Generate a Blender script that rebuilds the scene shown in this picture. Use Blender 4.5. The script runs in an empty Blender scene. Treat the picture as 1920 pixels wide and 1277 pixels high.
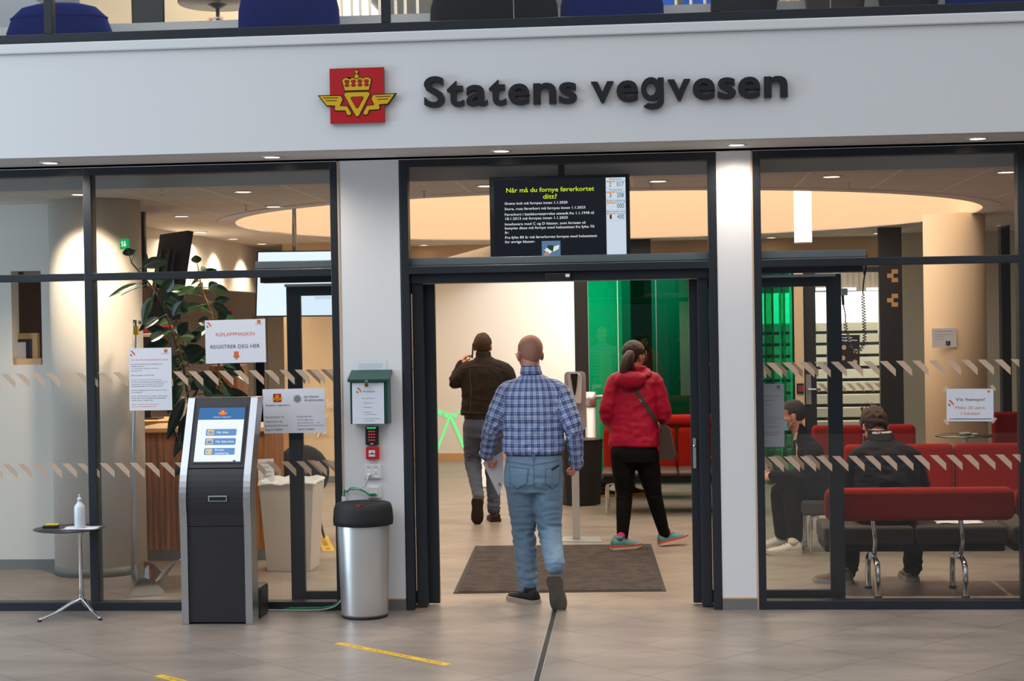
import bpy, bmesh, math, random
from mathutils import Vector, Matrix, noise
random.seed(7)
V = Vector
S = bpy.context.scene
COL = S.collection
# ------------------------------------------------------------------ camera
FPX, YAW, PITCH, ROLL = 3048.97, 0.08691, -0.01067, -0.01695
CAMP = V((0, -10.65, 1.891))
_f = V((-math.sin(YAW) * math.cos(PITCH), math.cos(YAW) * math.cos(PITCH), math.sin(PITCH)))
_r0 = V((math.cos(YAW), math.sin(YAW), 0)); _u0 = _r0.cross(_f)
_r = _r0 * math.cos(ROLL) + _u0 * math.sin(ROLL)
_u = -_r0 * math.sin(ROLL) + _u0 * math.cos(ROLL)
cd = bpy.data.cameras.new('camera'); cam = bpy.data.objects.new('camera', cd); COL.objects.link(cam)
cd.sensor_width = 36; cd.lens = FPX * 36 / 1920; cd.clip_end = 200
cam.matrix_world = Matrix(((_r.x, _u.x, -_f.x, CAMP.x), (_r.y, _u.y, -_f.y, CAMP.y), (_r.z, _u.z, -_f.z, CAMP.z), (0, 0, 0, 1)))
S.camera = cam
cd.dof.use_dof = False
# ------------------------------------------------------------------ view, world, lights
S.view_settings.view_transform = 'Standard'; S.view_settings.look = 'None'
S.view_settings.exposure = 0.0; S.view_settings.gamma = 1; S.view_settings.use_curve_mapping = False
S.cycles.use_denoising = True
S.cycles.max_bounces = 8; S.cycles.transparent_max_bounces = 16; S.cycles.diffuse_bounces = 4; S.cycles.glossy_bounces = 3
S.cycles.sample_clamp_indirect = 4.0; S.cycles.caustics_reflective = False; S.cycles.caustics_refractive = False
W = bpy.data.worlds.new('atrium_daylight'); S.world = W; W.use_nodes = True
nt = W.node_tree; nt.nodes.clear()
wo = nt.nodes.new('ShaderNodeOutputWorld'); wb = nt.nodes.new('ShaderNodeBackground')
tc = nt.nodes.new('ShaderNodeTexCoord'); sp = nt.nodes.new('ShaderNodeSeparateXYZ'); cr = nt.nodes.new('ShaderNodeValToRGB')
nt.links.new(tc.outputs['Generated'], sp.inputs[0]); nt.links.new(sp.outputs['Z'], cr.inputs[0]); nt.links.new(cr.outputs[0], wb.inputs[0]); nt.links.new(wb.outputs[0], wo.inputs[0])
cr.color_ramp.elements[0].position = 0.0; cr.color_ramp.elements[0].color = (0.07, 0.085, 0.105, 1)
cr.color_ramp.elements[1].position = 0.5; cr.color_ramp.elements[1].color = (0.90, 0.95, 1.02, 1)
e = cr.color_ramp.elements.new(0.10); e.color = (0.10, 0.115, 0.14, 1)
wb.inputs[1].default_value = 1.16

def lamp(name, kind, loc, energy, color, **k):
    d = bpy.data.lights.new(name, kind); d.energy = energy; d.color = color
    o = bpy.data.objects.new(name, d); COL.objects.link(o); o.location = loc
    for a, b in k.items():
        if a == 'aim': o.rotation_euler = (V(b) - V(loc)).to_track_quat('-Z', 'Y').to_euler()
        else: setattr(d, a, b)
    return o
WARM = (1.0, 0.80, 0.58); NEUT = (1.0, 0.92, 0.82)
# daylight falling into the atrium from its glazed end, up and behind on the left
lamp('atrium_daylight', 'AREA', (-8.5, -6.5, 7.6), 170, (0.78, 0.90, 1.0), size=4, shape='SQUARE', aim=(-3.6, 1.0, 1.0))
# the counter hall, the waiting hall and the stair hall behind
lamp('side_fill', 'AREA', (-11.5, -4.2, 1.9), 420, (0.62, 0.82, 1.0), size=3, shape='SQUARE', aim=(-4.2, 1.6, 1.2))  # added low bluish fill lamp, brightens the left wall and column
lamp('rear_hall_light', 'AREA', (-1.9, 10.4, 2.85), 30, (1.0, 0.95, 0.88), size=2.6, shape='DISK', aim=(-1.2, 9.9, 0))
lamp('stair_hall_light', 'AREA', (2.6, 14.3, 2.85), 130, (1.0, 0.98, 0.94), size=1.6, shape='DISK', aim=(2.6, 14.9, 1.8))
lamp('stair_flight_light', 'AREA', (2.4, 11.6, 2.85), 90, (1.0, 0.95, 0.86), size=1.4, shape='DISK', aim=(2.4, 12.6, 0.8))
lamp('meeting_room_light', 'AREA', (-0.3, 10.6, 2.35), 60, (1.0, 0.95, 0.88), size=1.8, shape='DISK', aim=(-0.5, 11.5, 1.2))
lamp('counter_light', 'AREA', (-4.4, 6.0, 2.8), 60, WARM, size=1.6, shape='DISK', aim=(-4.4, 6.0, 0))
lamp('upper_floor_light', 'AREA', (-1.5, 3.4, 6.3), 260, (1.0, 0.86, 0.68), size=4, shape='DISK', aim=(-1.5, 3.4, 3))

# ------------------------------------------------------------------ pixel rays onto real planes
def ray(u, v):
    return _r * (u - 960) + _u * (638.5 - v) + _f * FPX
def at(u, v, y=0.0):
    d = ray(u, v); return CAMP + d * ((y - CAMP.y) / d.y)
def fl(u, v, z=0.0):
    d = ray(u, v); return CAMP + d * ((z - CAMP.z) / d.z)
# ------------------------------------------------------------------ materials
def lin(c):
    c = c / 255.0
    return c / 12.92 if c <= 0.04045 else ((c + 0.055) / 1.055) ** 2.4
def rgb(r, g, b): return (lin(r), lin(g), lin(b), 1)
def M(name, col, rough=0.5, metal=0.0, var=0.06, vs=6.0, bump=0.0, bs=200.0, emit=0.0, spec=0.5, sheen=0.0, coat=0.0):
    m = bpy.data.materials.new(name); m.use_nodes = True; t = m.node_tree; b = t.nodes['Principled BSDF']
    c = rgb(*col)
    b.inputs['Roughness'].default_value = rough; b.inputs['Metallic'].default_value = metal
    b.inputs['Specular IOR Level'].default_value = spec
    if sheen: b.inputs['Sheen Weight'].default_value = sheen
    if coat: b.inputs['Coat Weight'].default_value = coat
    g = t.nodes.new('ShaderNodeTexCoord')
    n = t.nodes.new('ShaderNodeTexNoise'); n.inputs['Scale'].default_value = vs; n.inputs['Detail'].default_value = 4
    t.links.new(g.outputs['Object'], n.inputs['Vector'])
    mx = t.nodes.new('ShaderNodeMix'); mx.data_type = 'RGBA'
    mx.inputs[6].default_value = tuple(min(1, x * (1 - var)) for x in c[:3]) + (1,)
    mx.inputs[7].default_value = tuple(min(1, x * (1 + var)) for x in c[:3]) + (1,)
    t.links.new(n.outputs['Fac'], mx.inputs[0]); t.links.new(mx.outputs[2], b.inputs['Base Color'])
    if emit:
        t.links.new(mx.outputs[2], b.inputs['Emission Color']); b.inputs['Emission Strength'].default_value = emit
    if bump:
        n2 = t.nodes.new('ShaderNodeTexNoise'); n2.inputs['Scale'].default_value = bs; n2.inputs['Detail'].default_value = 3
        t.links.new(g.outputs['Object'], n2.inputs['Vector'])
        bp = t.nodes.new('ShaderNodeBump'); bp.inputs['Strength'].default_value = bump; bp.inputs['Distance'].default_value = 0.01
        t.links.new(n2.outputs['Fac'], bp.inputs['Height']); t.links.new(bp.outputs[0], b.inputs['Normal'])
    return m
def EM(name, col, strength):
    m = bpy.data.materials.new(name); m.use_nodes = True; t = m.node_tree; t.nodes.clear()
    o = t.nodes.new('ShaderNodeOutputMaterial'); e = t.nodes.new('ShaderNodeEmission')
    e.inputs[0].default_value = rgb(*col); e.inputs[1].default_value = strength
    t.links.new(e.outputs[0], o.inputs[0]); return m
def GLASS(name, tint=(1, 1, 1), refl=1.0, ior=1.5):
    m = bpy.data.materials.new(name); m.use_nodes = True; t = m.node_tree; t.nodes.clear()
    o = t.nodes.new('ShaderNodeOutputMaterial'); tr = t.nodes.new('ShaderNodeBsdfTransparent'); gl = t.nodes.new('ShaderNodeBsdfGlossy')
    fr = t.nodes.new('ShaderNodeFresnel'); fr.inputs[0].default_value = ior; mx = t.nodes.new('ShaderNodeMixShader')
    mu = t.nodes.new('ShaderNodeMath'); mu.operation = 'MULTIPLY'; mu.inputs[1].default_value = refl
    tr.inputs[0].default_value = tuple(tint) + (1,); gl.inputs['Roughness'].default_value = 0.0
    t.links.new(fr.outputs[0], mu.inputs[0]); t.links.new(mu.outputs[0], mx.inputs[0]); t.links.new(tr.outputs[0], mx.inputs[1]); t.links.new(gl.outputs[0], mx.inputs[2]); t.links.new(mx.outputs[0], o.inputs[0])
    return m
def nodes(m): return m.node_tree, m.node_tree.nodes['Principled BSDF']

# tiles laid diagonally: coordinates turned into the tile grid found on the floor
def floor_mat():
    m = M('floor_tile', (128, 120, 112), 0.36, var=0.0); t, b = nodes(m)
    g = t.nodes.new('ShaderNodeTexCoord'); mp = t.nodes.new('ShaderNodeMapping'); mp.vector_type = 'TEXTURE'
    t.links.new(g.outputs['Object'], mp.inputs[0])
    mp.inputs['Location'].default_value = (-0.54382, -0.73539, 0); mp.inputs['Rotation'].default_value = (0, 0, 0.04205 + math.pi / 4)
    mp.inputs['Scale'].default_value = (0.6, 0.6, 1)
    br = t.nodes.new('ShaderNodeTexBrick'); br.offset = 0.0; br.inputs['Scale'].default_value = 1; br.inputs['Brick Width'].default_value = 1; br.inputs['Row Height'].default_value = 1
    br.inputs['Mortar Size'].default_value = 0.007; br.inputs['Mortar Smooth'].default_value = 0.2; br.inputs['Bias'].default_value = 0
    br.inputs['Color1'].default_value = (0.93, 0.93, 0.93, 1); br.inputs['Color2'].default_value = (1.07, 1.07, 1.07, 1); br.inputs['Mortar'].default_value = (0.50, 0.50, 0.50, 1)
    t.links.new(mp.outputs[0], br.inputs[0])
    wv = t.nodes.new('ShaderNodeTexNoise'); wv.inputs['Scale'].default_value = 1.3; wv.inputs['Detail'].default_value = 9; wv.inputs['Roughness'].default_value = 0.62
    mp2 = t.nodes.new('ShaderNodeMapping'); mp2.inputs['Scale'].default_value = (1.0, 2.6, 1); mp2.inputs['Rotation'].default_value = (0, 0, 0.7)
    t.links.new(g.outputs['Object'], mp2.inputs[0]); t.links.new(mp2.outputs[0], wv.inputs[0])
    rp = t.nodes.new('ShaderNodeValToRGB'); rp.color_ramp.elements[0].position = 0.3; rp.color_ramp.elements[0].color = rgb(121, 112, 104); rp.color_ramp.elements[1].position = 0.7; rp.color_ramp.elements[1].color = rgb(158, 145, 134)
    t.links.new(wv.outputs['Fac'], rp.inputs[0])
    mu = t.nodes.new('ShaderNodeMix'); mu.data_type = 'RGBA'; mu.blend_type = 'MULTIPLY'; mu.inputs[0].default_value = 1
    t.links.new(rp.outputs[0], mu.inputs[6]); t.links.new(br.outputs['Color'], mu.inputs[7]); t.links.new(mu.outputs[2], b.inputs['Base Color'])
    bp = t.nodes.new('ShaderNodeBump'); bp.inputs['Strength'].default_value = 0.08; bp.inputs['Distance'].default_value = 0.004
    t.links.new(wv.outputs['Fac'], bp.inputs['Height']); t.links.new(bp.outputs[0], b.inputs['Normal'])
    return m
def ceil_mat():
    m = M('ceiling_tile', (205, 200, 192), 0.9, var=0); t, b = nodes(m)
    g = t.nodes.new('ShaderNodeTexCoord'); mp = t.nodes.new('ShaderNodeMapping'); t.links.new(g.outputs['Object'], mp.inputs[0]); mp.inputs['Location'].default_value = (0.14, 0.2, 0)
    br = t.nodes.new('ShaderNodeTexBrick'); br.offset = 0; br.inputs['Scale'].default_value = 1; br.inputs['Brick Width'].default_value = 0.62; br.inputs['Row Height'].default_value = 0.6
    br.inputs['Mortar Size'].default_value = 0.012; br.inputs['Color1'].default_value = rgb(226, 222, 214); br.inputs['Color2'].default_value = rgb(232, 228, 221); br.inputs['Mortar'].default_value = rgb(255, 250, 244)
    t.links.new(mp.outputs[0], br.inputs[0]); t.links.new(br.outputs['Color'], b.inputs['Base Color']); return m
def wood_mat(name, c1, c2, slat=0.045, axis='X'):
    m = M(name, c1, 0.5, var=0); t, b = nodes(m)
    g = t.nodes.new('ShaderNodeTexCoord'); mp = t.nodes.new('ShaderNodeMapping'); t.links.new(g.outputs['Object'], mp.inputs[0]); mp.inputs['Scale'].default_value = (1, 1, 0.06)
    n = t.nodes.new('ShaderNodeTexNoise'); n.inputs['Scale'].default_value = 42; n.inputs['Detail'].default_value = 5; t.links.new(mp.outputs[0], n.inputs[0])
    r = t.nodes.new('ShaderNodeValToRGB'); r.color_ramp.elements[0].color = rgb(*c1); r.color_ramp.elements[1].color = rgb(*c2); r.color_ramp.elements[0].position = 0.35; r.color_ramp.elements[1].position = 0.7
    t.links.new(n.outputs['Fac'], r.inputs[0]); t.links.new(r.outputs[0], b.inputs['Base Color'])
    w = t.nodes.new('ShaderNodeTexWave'); w.wave_type = 'BANDS'; w.bands_direction = axis; w.inputs['Scale'].default_value = 1 / slat / 3.14159; w.inputs['Distortion'].default_value = 0
    t.links.new(g.outputs['Object'], w.inputs[0])
    bp = t.nodes.new('ShaderNodeBump'); bp.inputs['Strength'].default_value = 0.8; bp.inputs['Distance'].default_value = 0.008; t.links.new(w.outputs['Fac'], bp.inputs['Height']); t.links.new(bp.outputs[0], b.inputs['Normal'])
    return m
def steel_mat(name, col, rough):
    m = M(name, col, rough, 1.0, var=0.03)
    t, b = nodes(m); g = t.nodes.new('ShaderNodeTexCoord'); mp = t.nodes.new('ShaderNodeMapping'); mp.inputs['Scale'].default_value = (1, 1, 90)
    n = t.nodes.new('ShaderNodeTexNoise'); n.inputs['Scale'].default_value = 8; t.links.new(g.outputs['Object'], mp.inputs[0]); t.links.new(mp.outputs[0], n.inputs[0])
    bp = t.nodes.new('ShaderNodeBump'); bp.inputs['Strength'].default_value = 0.03; bp.inputs['Distance'].default_value = 0.002; t.links.new(n.outputs['Fac'], bp.inputs['Height']); t.links.new(bp.outputs[0], b.inputs['Normal'])
    return m
def mat_mat():
    m = M('mat_pile', (70, 58, 54), 0.95, var=0); t, b = nodes(m)
    g = t.nodes.new('ShaderNodeTexCoord')
    n = t.nodes.new('ShaderNodeTexNoise'); n.inputs['Scale'].default_value = 7; n.inputs['Detail'].default_value = 8; n.inputs['Roughness'].default_value = .7; t.links.new(g.outputs['Object'], n.inputs[0])
    r = t.nodes.new('ShaderNodeValToRGB'); r.color_ramp.elements[0].position = .42; r.color_ramp.elements[0].color = rgb(26, 22, 24); r.color_ramp.elements[1].position = .57; r.color_ramp.elements[1].color = rgb(66, 56, 53); t.links.new(n.outputs['Fac'], r.inputs[0])
    w = t.nodes.new('ShaderNodeTexWave'); w.bands_direction = 'X'; w.inputs['Scale'].default_value = 26; w.inputs['Distortion'].default_value = 1.5; w.inputs['Detail Scale'].default_value = 8; t.links.new(g.outputs['Object'], w.inputs[0])
    n3 = t.nodes.new('ShaderNodeTexNoise'); n3.inputs['Scale'].default_value = 160; t.links.new(g.outputs['Object'], n3.inputs[0])
    ml = t.nodes.new('ShaderNodeMath'); ml.operation = 'MULTIPLY'; t.links.new(w.outputs['Fac'], ml.inputs[0]); t.links.new(n3.outputs['Fac'], ml.inputs[1])
    mu = t.nodes.new('ShaderNodeMix'); mu.data_type = 'RGBA'; mu.blend_type = 'MIX'; t.links.new(ml.outputs[0], mu.inputs[0]); t.links.new(r.outputs[0], mu.inputs[6]); mu.inputs[7].default_value = rgb(72, 61, 58)
    t.links.new(mu.outputs[2], b.inputs['Base Color'])
    bp = t.nodes.new('ShaderNodeBump'); bp.inputs['Strength'].default_value = 0.7; bp.inputs['Distance'].default_value = 0.006; t.links.new(ml.outputs[0], bp.inputs['Height']); t.links.new(bp.outputs[0], b.inputs['Normal'])
    return m
def frost_mat(name, col, op):
    m = bpy.data.materials.new(name); m.use_nodes = True; t = m.node_tree; t.nodes.clear()
    o = t.nodes.new('ShaderNodeOutputMaterial'); tr = t.nodes.new('ShaderNodeBsdfTransparent'); di = t.nodes.new('ShaderNodeBsdfDiffuse'); tl = t.nodes.new('ShaderNodeBsdfTranslucent')
    m1 = t.nodes.new('ShaderNodeMixShader'); m2 = t.nodes.new('ShaderNodeMixShader')
    di.inputs[0].default_value = rgb(*col); tl.inputs[0].default_value = rgb(*col); m1.inputs[0].default_value = 0.5; m2.inputs[0].default_value = op
    t.links.new(di.outputs[0], m1.inputs[1]); t.links.new(tl.outputs[0], m1.inputs[2]); t.links.new(tr.outputs[0], m2.inputs[1]); t.links.new(m1.outputs[0], m2.inputs[2]); t.links.new(m2.outputs[0], o.inputs[0]); return m

D = {}
D['wall'] = M('painted_wall', (226, 226, 226), 0.75, var=0.015, vs=2, bump=0.03, bs=300)
D['warmwall'] = M('cream_wall', (236, 231, 222), 0.8, var=0.015, vs=2)
D['peach'] = M('peach_plaster', (226, 198, 164), 0.8, var=0.03, vs=3, bump=0.1, bs=60)
D['plaster'] = M('column_plaster', (222, 214, 204), 0.8, var=0.03, vs=3, bump=0.12, bs=80)
D['soffit'] = M('soffit_paint', (236, 234, 232), 0.7, var=0.02)
D['grey'] = M('grey_board', (232, 230, 226), 0.8, var=0.03)
D['base'] = M('grey_stone_skirting', (112, 112, 110), 0.6, var=0.12, vs=30)
D['frame'] = M('anthracite_aluminium', (30, 36, 43), 0.38, 0.0, var=0.04, spec=0.5)
D['black'] = M('black_lacquer', (22, 22, 24), 0.4, var=0.05)
D['matt'] = M('matt_black', (26, 26, 27), 0.7, var=0.08)
D['char'] = M('charcoal_casing', (48, 47, 50), 0.42, 0.3, var=0.06, vs=120, bump=0.04, bs=600)
D['alu'] = steel_mat('brushed_aluminium', (196, 198, 202), 0.32)
D['alu2'] = M('anodised_aluminium', (176, 182, 184), 0.35, 0.6, var=0.04)
D['chrome'] = M('polished_chrome', (215, 216, 218), 0.12, 1.0, var=0.02)
D['steel'] = steel_mat('brushed_steel', (214, 213, 212), 0.36); D['steel'].node_tree.nodes['Principled BSDF'].inputs['Metallic'].default_value = .82
D['floor'] = floor_mat(); D['ceil'] = ceil_mat()
D['glass'] = GLASS('clear_glass', (0.95, 0.965, 0.965), 0.75)
D['green'] = GLASS('green_glass', (0.004, 0.60, 0.38), 1.6)
D['greend'] = GLASS('dark_green_glass', (0.01, 0.30, 0.15), 1.5)
D['white'] = M('white_plastic', (228, 228, 228), 0.4, var=0.02)
D['paper'] = M('white_paper', (222, 224, 232), 0.75, var=0.03, vs=8)
D['ink'] = M('black_ink', (32, 34, 42), 0.7, var=0.02)
D['greyink'] = M('grey_ink', (96, 98, 106), 0.7, var=0.02)
D['orange'] = M('orange_ink', (214, 106, 52), 0.7, var=0.02)
D['greenink'] = M('green_ink', (60, 130, 80), 0.7, var=0.02)
D['red'] = M('sign_red', (190, 16, 24), 0.3, var=0.02, coat=0.3)
D['yellow'] = M('sign_yellow', (226, 176, 12), 0.35, var=0.02)
D['tape'] = M('yellow_tape', (236, 190, 20), 0.45, var=0.05, vs=20)
D['wood'] = wood_mat('oak_slats', (120, 74, 38), (172, 112, 62), 0.05)
D['oak'] = M('pale_oak', (206, 160, 108), 0.5, var=0.1, vs=12)
D['redfab'] = M('red_wool', (150, 26, 14), 0.95, var=0.22, vs=160, bump=0.3, bs=400, spec=.2)
D['seatfab'] = M('dark_grey_wool', (62, 56, 54), 0.95, var=0.25, vs=200, bump=0.3, bs=500)
D['leather'] = M('brown_black_leather', (70, 54, 46), 0.5, var=0.1, vs=10, bump=0.05, bs=90)
D['bluefab'] = M('blue_wool', (8, 34, 122), 0.95, var=0.15, vs=150, bump=0.2, bs=400, spec=.2)
D['blackfab'] = M('black_wool', (16, 15, 16), 0.95, var=0.2, vs=150, bump=0.2, bs=400)
D['pile'] = mat_mat(); D['rubber'] = M('black_rubber', (28, 27, 27), 0.7, var=0.1)
D['frost'] = frost_mat('frosted_film', (232, 212, 192), 0.84)
D['frost2'] = frost_mat('thin_frosted_film', (214, 208, 200), 0.4)
D['lampglow'] = EM('lamp_disc', (255, 232, 205), 9)
D['skin'] = M('skin', (188, 122, 96), 0.5, var=0.1, vs=25, bump=0.04, bs=150)
D['box_green'] = M('green_enamel', (18, 66, 56), 0.35, var=0.04)
D['brass'] = M('brass', (170, 120, 50), 0.3, 1.0, var=0.03)
D['tan'] = M('tan_board', (196, 172, 148), 0.7, var=0.03)
D['cable_green'] = M('green_cable', (30, 150, 90), 0.45, var=0.03)
D['cable_white'] = M('white_cable', (220, 222, 226), 0.45, var=0.03)
D['leaf'] = M('rubber_plant_leaf', (36, 62, 32), 0.25, var=0.3, vs=9, coat=0.2)
D['leafback'] = M('leaf_midrib', (92, 110, 58), 0.45, var=0.1)
D['bark'] = M('plant_stem', (98, 68, 46), 0.7, var=0.2, vs=30)

# ------------------------------------------------------------------ mesh builder
class MB:
    def __init__(s): s.v = []; s.f = []; s.m = []; s.mats = []; s.sm = []
    def mi(s, m):
        m = D[m] if isinstance(m, str) else m
        if m not in s.mats: s.mats.append(m)
        return s.mats.index(m)
    def add(s, vs, fs, m, smooth=False):
        k = len(s.v); s.v += [tuple(p) for p in vs]; i = s.mi(m)
        for f in fs: s.f.append(tuple(k + a for a in f)); s.m.append(i); s.sm.append(smooth)
        return s
    def box(s, x0, x1, y0, y1, z0, z1, m):
        vs = [(x, y, z) for x in (x0, x1) for y in (y0, y1) for z in (z0, z1)]
        return s.add(vs, [(0, 1, 3, 2), (4, 6, 7, 5), (0, 4, 5, 1), (2, 3, 7, 6), (0, 2, 6, 4), (1, 5, 7, 3)], m)
    def quad(s, a, b, c, d, m): return s.add([a, b, c, d], [(0, 1, 2, 3)], m)
    def ob(s, c, sx, sy, sz, m, rot=None, r3=None):
        c = V(c); R = r3 if r3 is not None else (Matrix.Rotation(rot, 3, 'Z') if rot else Matrix.Identity(3))
        vs = [c + R @ V((x * sx / 2, y * sy / 2, z * sz / 2)) for x in (-1, 1) for y in (-1, 1) for z in (-1, 1)]
        return s.add(vs, [(0, 1, 3, 2), (4, 6, 7, 5), (0, 4, 5, 1), (2, 3, 7, 6), (0, 2, 6, 4), (1, 5, 7, 3)], m)
    def lathe(s, c, prof, m, n=32, ax=None, sx=1, sy=1, smooth=True, cap=True):
        c = V(c); Q = V((0, 0, 1)).rotation_difference(V(ax).normalized()).to_matrix() if ax is not None else Matrix.Identity(3)
        vs = []; fs = []
        for r, z in prof:
            for i in range(n):
                a = 2 * math.pi * i / n; vs.append(c + Q @ V((r * math.cos(a) * sx, r * math.sin(a) * sy, z)))
        for j in range(len(prof) - 1):
            for i in range(n): fs.append((j * n + i, j * n + (i + 1) % n, (j + 1) * n + (i + 1) % n, (j + 1) * n + i))
        if cap and prof[0][0] > 1e-6: fs.append(tuple(range(n - 1, -1, -1)))
        if cap and prof[-1][0] > 1e-6: fs.append(tuple((len(prof) - 1) * n + i for i in range(n)))
        return s.add(vs, fs, m, smooth)
    def cyl(s, a, b, r, m, n=20, r2=None):
        a = V(a); b = V(b); return s.lathe(a, [(r, 0), (r if r2 is None else r2, (b - a).length)], m, n, ax=b - a)
    def tube(s, pts, r, m, n=8, closed=False):
        pts = [V(p) for p in pts]; vs = []; fs = []; N = len(pts); nx = None
        for i, p in enumerate(pts):
            d = (pts[min(i + 1, N - 1)] - pts[max(i - 1, 0)]).normalized()
            if nx is None: nx = d.orthogonal().normalized()
            nx = (nx - d * nx.dot(d)).normalized(); ny = d.cross(nx); rr = r[i] if isinstance(r, (list, tuple)) else r
            for k in range(n):
                a = 2 * math.pi * k / n; vs.append(p + nx * math.cos(a) * rr + ny * math.sin(a) * rr)
        for i in range(N - 1):
            for k in range(n): fs.append((i * n + k, i * n + (k + 1) % n, (i + 1) * n + (k + 1) % n, (i + 1) * n + k))
        fs += [tuple(range(n - 1, -1, -1)), tuple((N - 1) * n + k for k in range(n))]
        return s.add(vs, fs, m, True)
    def prism(s, poly, o, xd, yd, d, m, side=None, smooth=False):
        # poly in 2D mapped to o + x*xd + y*yd, extruded by vector d
        o = V(o); xd = V(xd); yd = V(yd); d = V(d); n = len(poly)
        vs = [o + xd * p[0] + yd * p[1] for p in poly]; vs += [p + d for p in vs]
        s.add(vs, [tuple(range(n)), tuple(range(2 * n - 1, n - 1, -1))], m)
        s.add(vs, [(i, (i + 1) % n, n + (i + 1) % n, n + i) for i in range(n)], side or m, smooth); return s
    def ell(s, c, rx, ry, rz, m, R=None, nu=20, nv=12, fn=None):
        c = V(c); vs = []; fs = []
        for j in range(nv + 1):
            t = math.pi * j / nv
            for i in range(nu):
                a = 2 * math.pi * i / nu; d = V((math.sin(t) * math.cos(a), math.sin(t) * math.sin(a), math.cos(t)))
                k = fn(d) if fn else 1; p = V((d.x * rx, d.y * ry, d.z * rz)) * k
                vs.append(c + (R @ p if R is not None else p))
        for j in range(nv):
            for i in range(nu): fs.append((j * nu + i, (j + 1) * nu + i, (j + 1) * nu + (i + 1) % nu, j * nu + (i + 1) % nu))
        return s.add(vs, fs, m, True)
    def text(s, txt, o, xd, yd, h, m, bold=0.0, align='LEFT', depth=0.0, fit=None, shear=0.0, lift=0.0004):
        V2, F2, w = text_mesh(txt, bold, align, depth / h if depth else 0.0, shear)
        o = V(o); xd = V(xd).normalized(); yd = V(yd).normalized(); nn = xd.cross(yd)
        kx = h
        if fit and w > 0: kx = fit / w
        s.add([o + xd * (x * kx) + yd * (y * h) + nn * (z * h + lift) for x, y, z in V2], F2, m); return s
    def build(s, name, parent=None, bevel=0, seg=2, weld=False, loc=None, auto=False):
        me = bpy.data.meshes.new(name); off = V(loc) if loc is not None else None
        vs = [tuple(V(p) - off) for p in s.v] if off is not None else s.v
        me.from_pydata(vs, [], s.f); 
        for m in s.mats: me.materials.append(m)
        me.polygons.foreach_set('material_index', s.m); me.polygons.foreach_set('use_smooth', s.sm); me.update()
        o = bpy.data.objects.new(name, me); COL.objects.link(o)
        if off is not None: o.location = off
        if parent is not None:
            o.parent = parent; o.matrix_parent_inverse = parent_world(parent).inverted()
        if weld:
            bm = bmesh.new(); bm.from_mesh(me); bmesh.ops.remove_doubles(bm, verts=bm.verts, dist=1e-5); bm.to_mesh(me); bm.free()
        if bevel:
            b = o.modifiers.new('b', 'BEVEL'); b.width = bevel; b.segments = seg; b.limit_method = 'ANGLE'; b.angle_limit = 0.7
        return o
def parent_world(p):
    return p.matrix_basis.copy() if p.parent is None else parent_world(p.parent) @ p.matrix_parent_inverse @ p.matrix_basis
_tc = {}
def text_mesh(txt, bold, align, depth, shear):
    key = (txt, bold, align, depth, shear)
    if key in _tc: return _tc[key]
    c = bpy.data.curves.new('t', 'FONT'); c.body = txt
    c.size = 1; c.align_x = align; c.offset = bold; c.extrude = depth / 2; c.resolution_u = 2 if len(txt) > 14 else 4; c.shear = shear
    o = bpy.data.objects.new('t', c); COL.objects.link(o)
    dg = bpy.context.evaluated_depsgraph_get(); ev = o.evaluated_get(dg); me = ev.to_mesh()
    vs = [(p.co.x, p.co.y, p.co.z + depth / 2) for p in me.vertices]; fs = [tuple(f.vertices) for f in me.polygons]
    w = (max(v[0] for v in vs) - min(v[0] for v in vs)) if vs else 0
    ev.to_mesh_clear(); bpy.data.objects.remove(o); bpy.data.curves.remove(c)
    _tc[key] = (vs, fs, w); return _tc[key]
def tag(o, label=None, cat=None, group=None, kind=None):
    if label: o['label'] = label
    if cat: o['category'] = cat
    if group: o['group'] = group
    if kind: o['kind'] = kind
    return o
def emp(name, loc=(0, 0, 0), label=None, cat=None, group=None, kind=None, rz=0):
    o = bpy.data.objects.new(name, None); COL.objects.link(o); o.location = loc; o.rotation_euler = (0, 0, rz); o.empty_display_size = 0.1
    return tag(o, label, cat, group, kind)
def copy_tree(o, parent=None):
    c = o.copy(); COL.objects.link(c)
    if parent is not None: c.parent = parent
    for ch in list(o.children): copy_tree(ch, c)
    return c
def offset_poly(P, d):
    n = len(P); A = sum(P[i][0] * P[(i + 1) % n][1] - P[(i + 1) % n][0] * P[i][1] for i in range(n)); sg = 1 if A > 0 else -1; out = []
    for i in range(n):
        a, b, c = V(P[i - 1]).to_2d(), V(P[i]).to_2d(), V(P[(i + 1) % n]).to_2d()
        e1 = (b - a).normalized(); e2 = (c - b).normalized(); n1 = V((e1.y, -e1.x)) * sg; n2 = V((e2.y, -e2.x)) * sg
        k = max(0.35, 1 + n1.dot(n2)); out.append(tuple(b + (n1 + n2) * (d / k)))
    return out
def circ(cx, cy, r, n=16): return [(cx + r * math.cos(2 * math.pi * i / n), cy + r * math.sin(2 * math.pi * i / n)) for i in range(n)]
def rrect(w, h, r, n=4, cx=0, cy=0):
    out = []
    for qx, qy, a0 in ((1, 1, 0), (-1, 1, 90), (-1, -1, 180), (1, -1, 270)):
        for i in range(n + 1):
            a = math.radians(a0 + 90 * i / n); out.append((cx + qx * (w / 2 - r) + r * math.cos(a), cy + qy * (h / 2 - r) + r * math.sin(a)))
    return out
X_, Z_ = V((1, 0, 0)), V((0, 0, 1))
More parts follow.
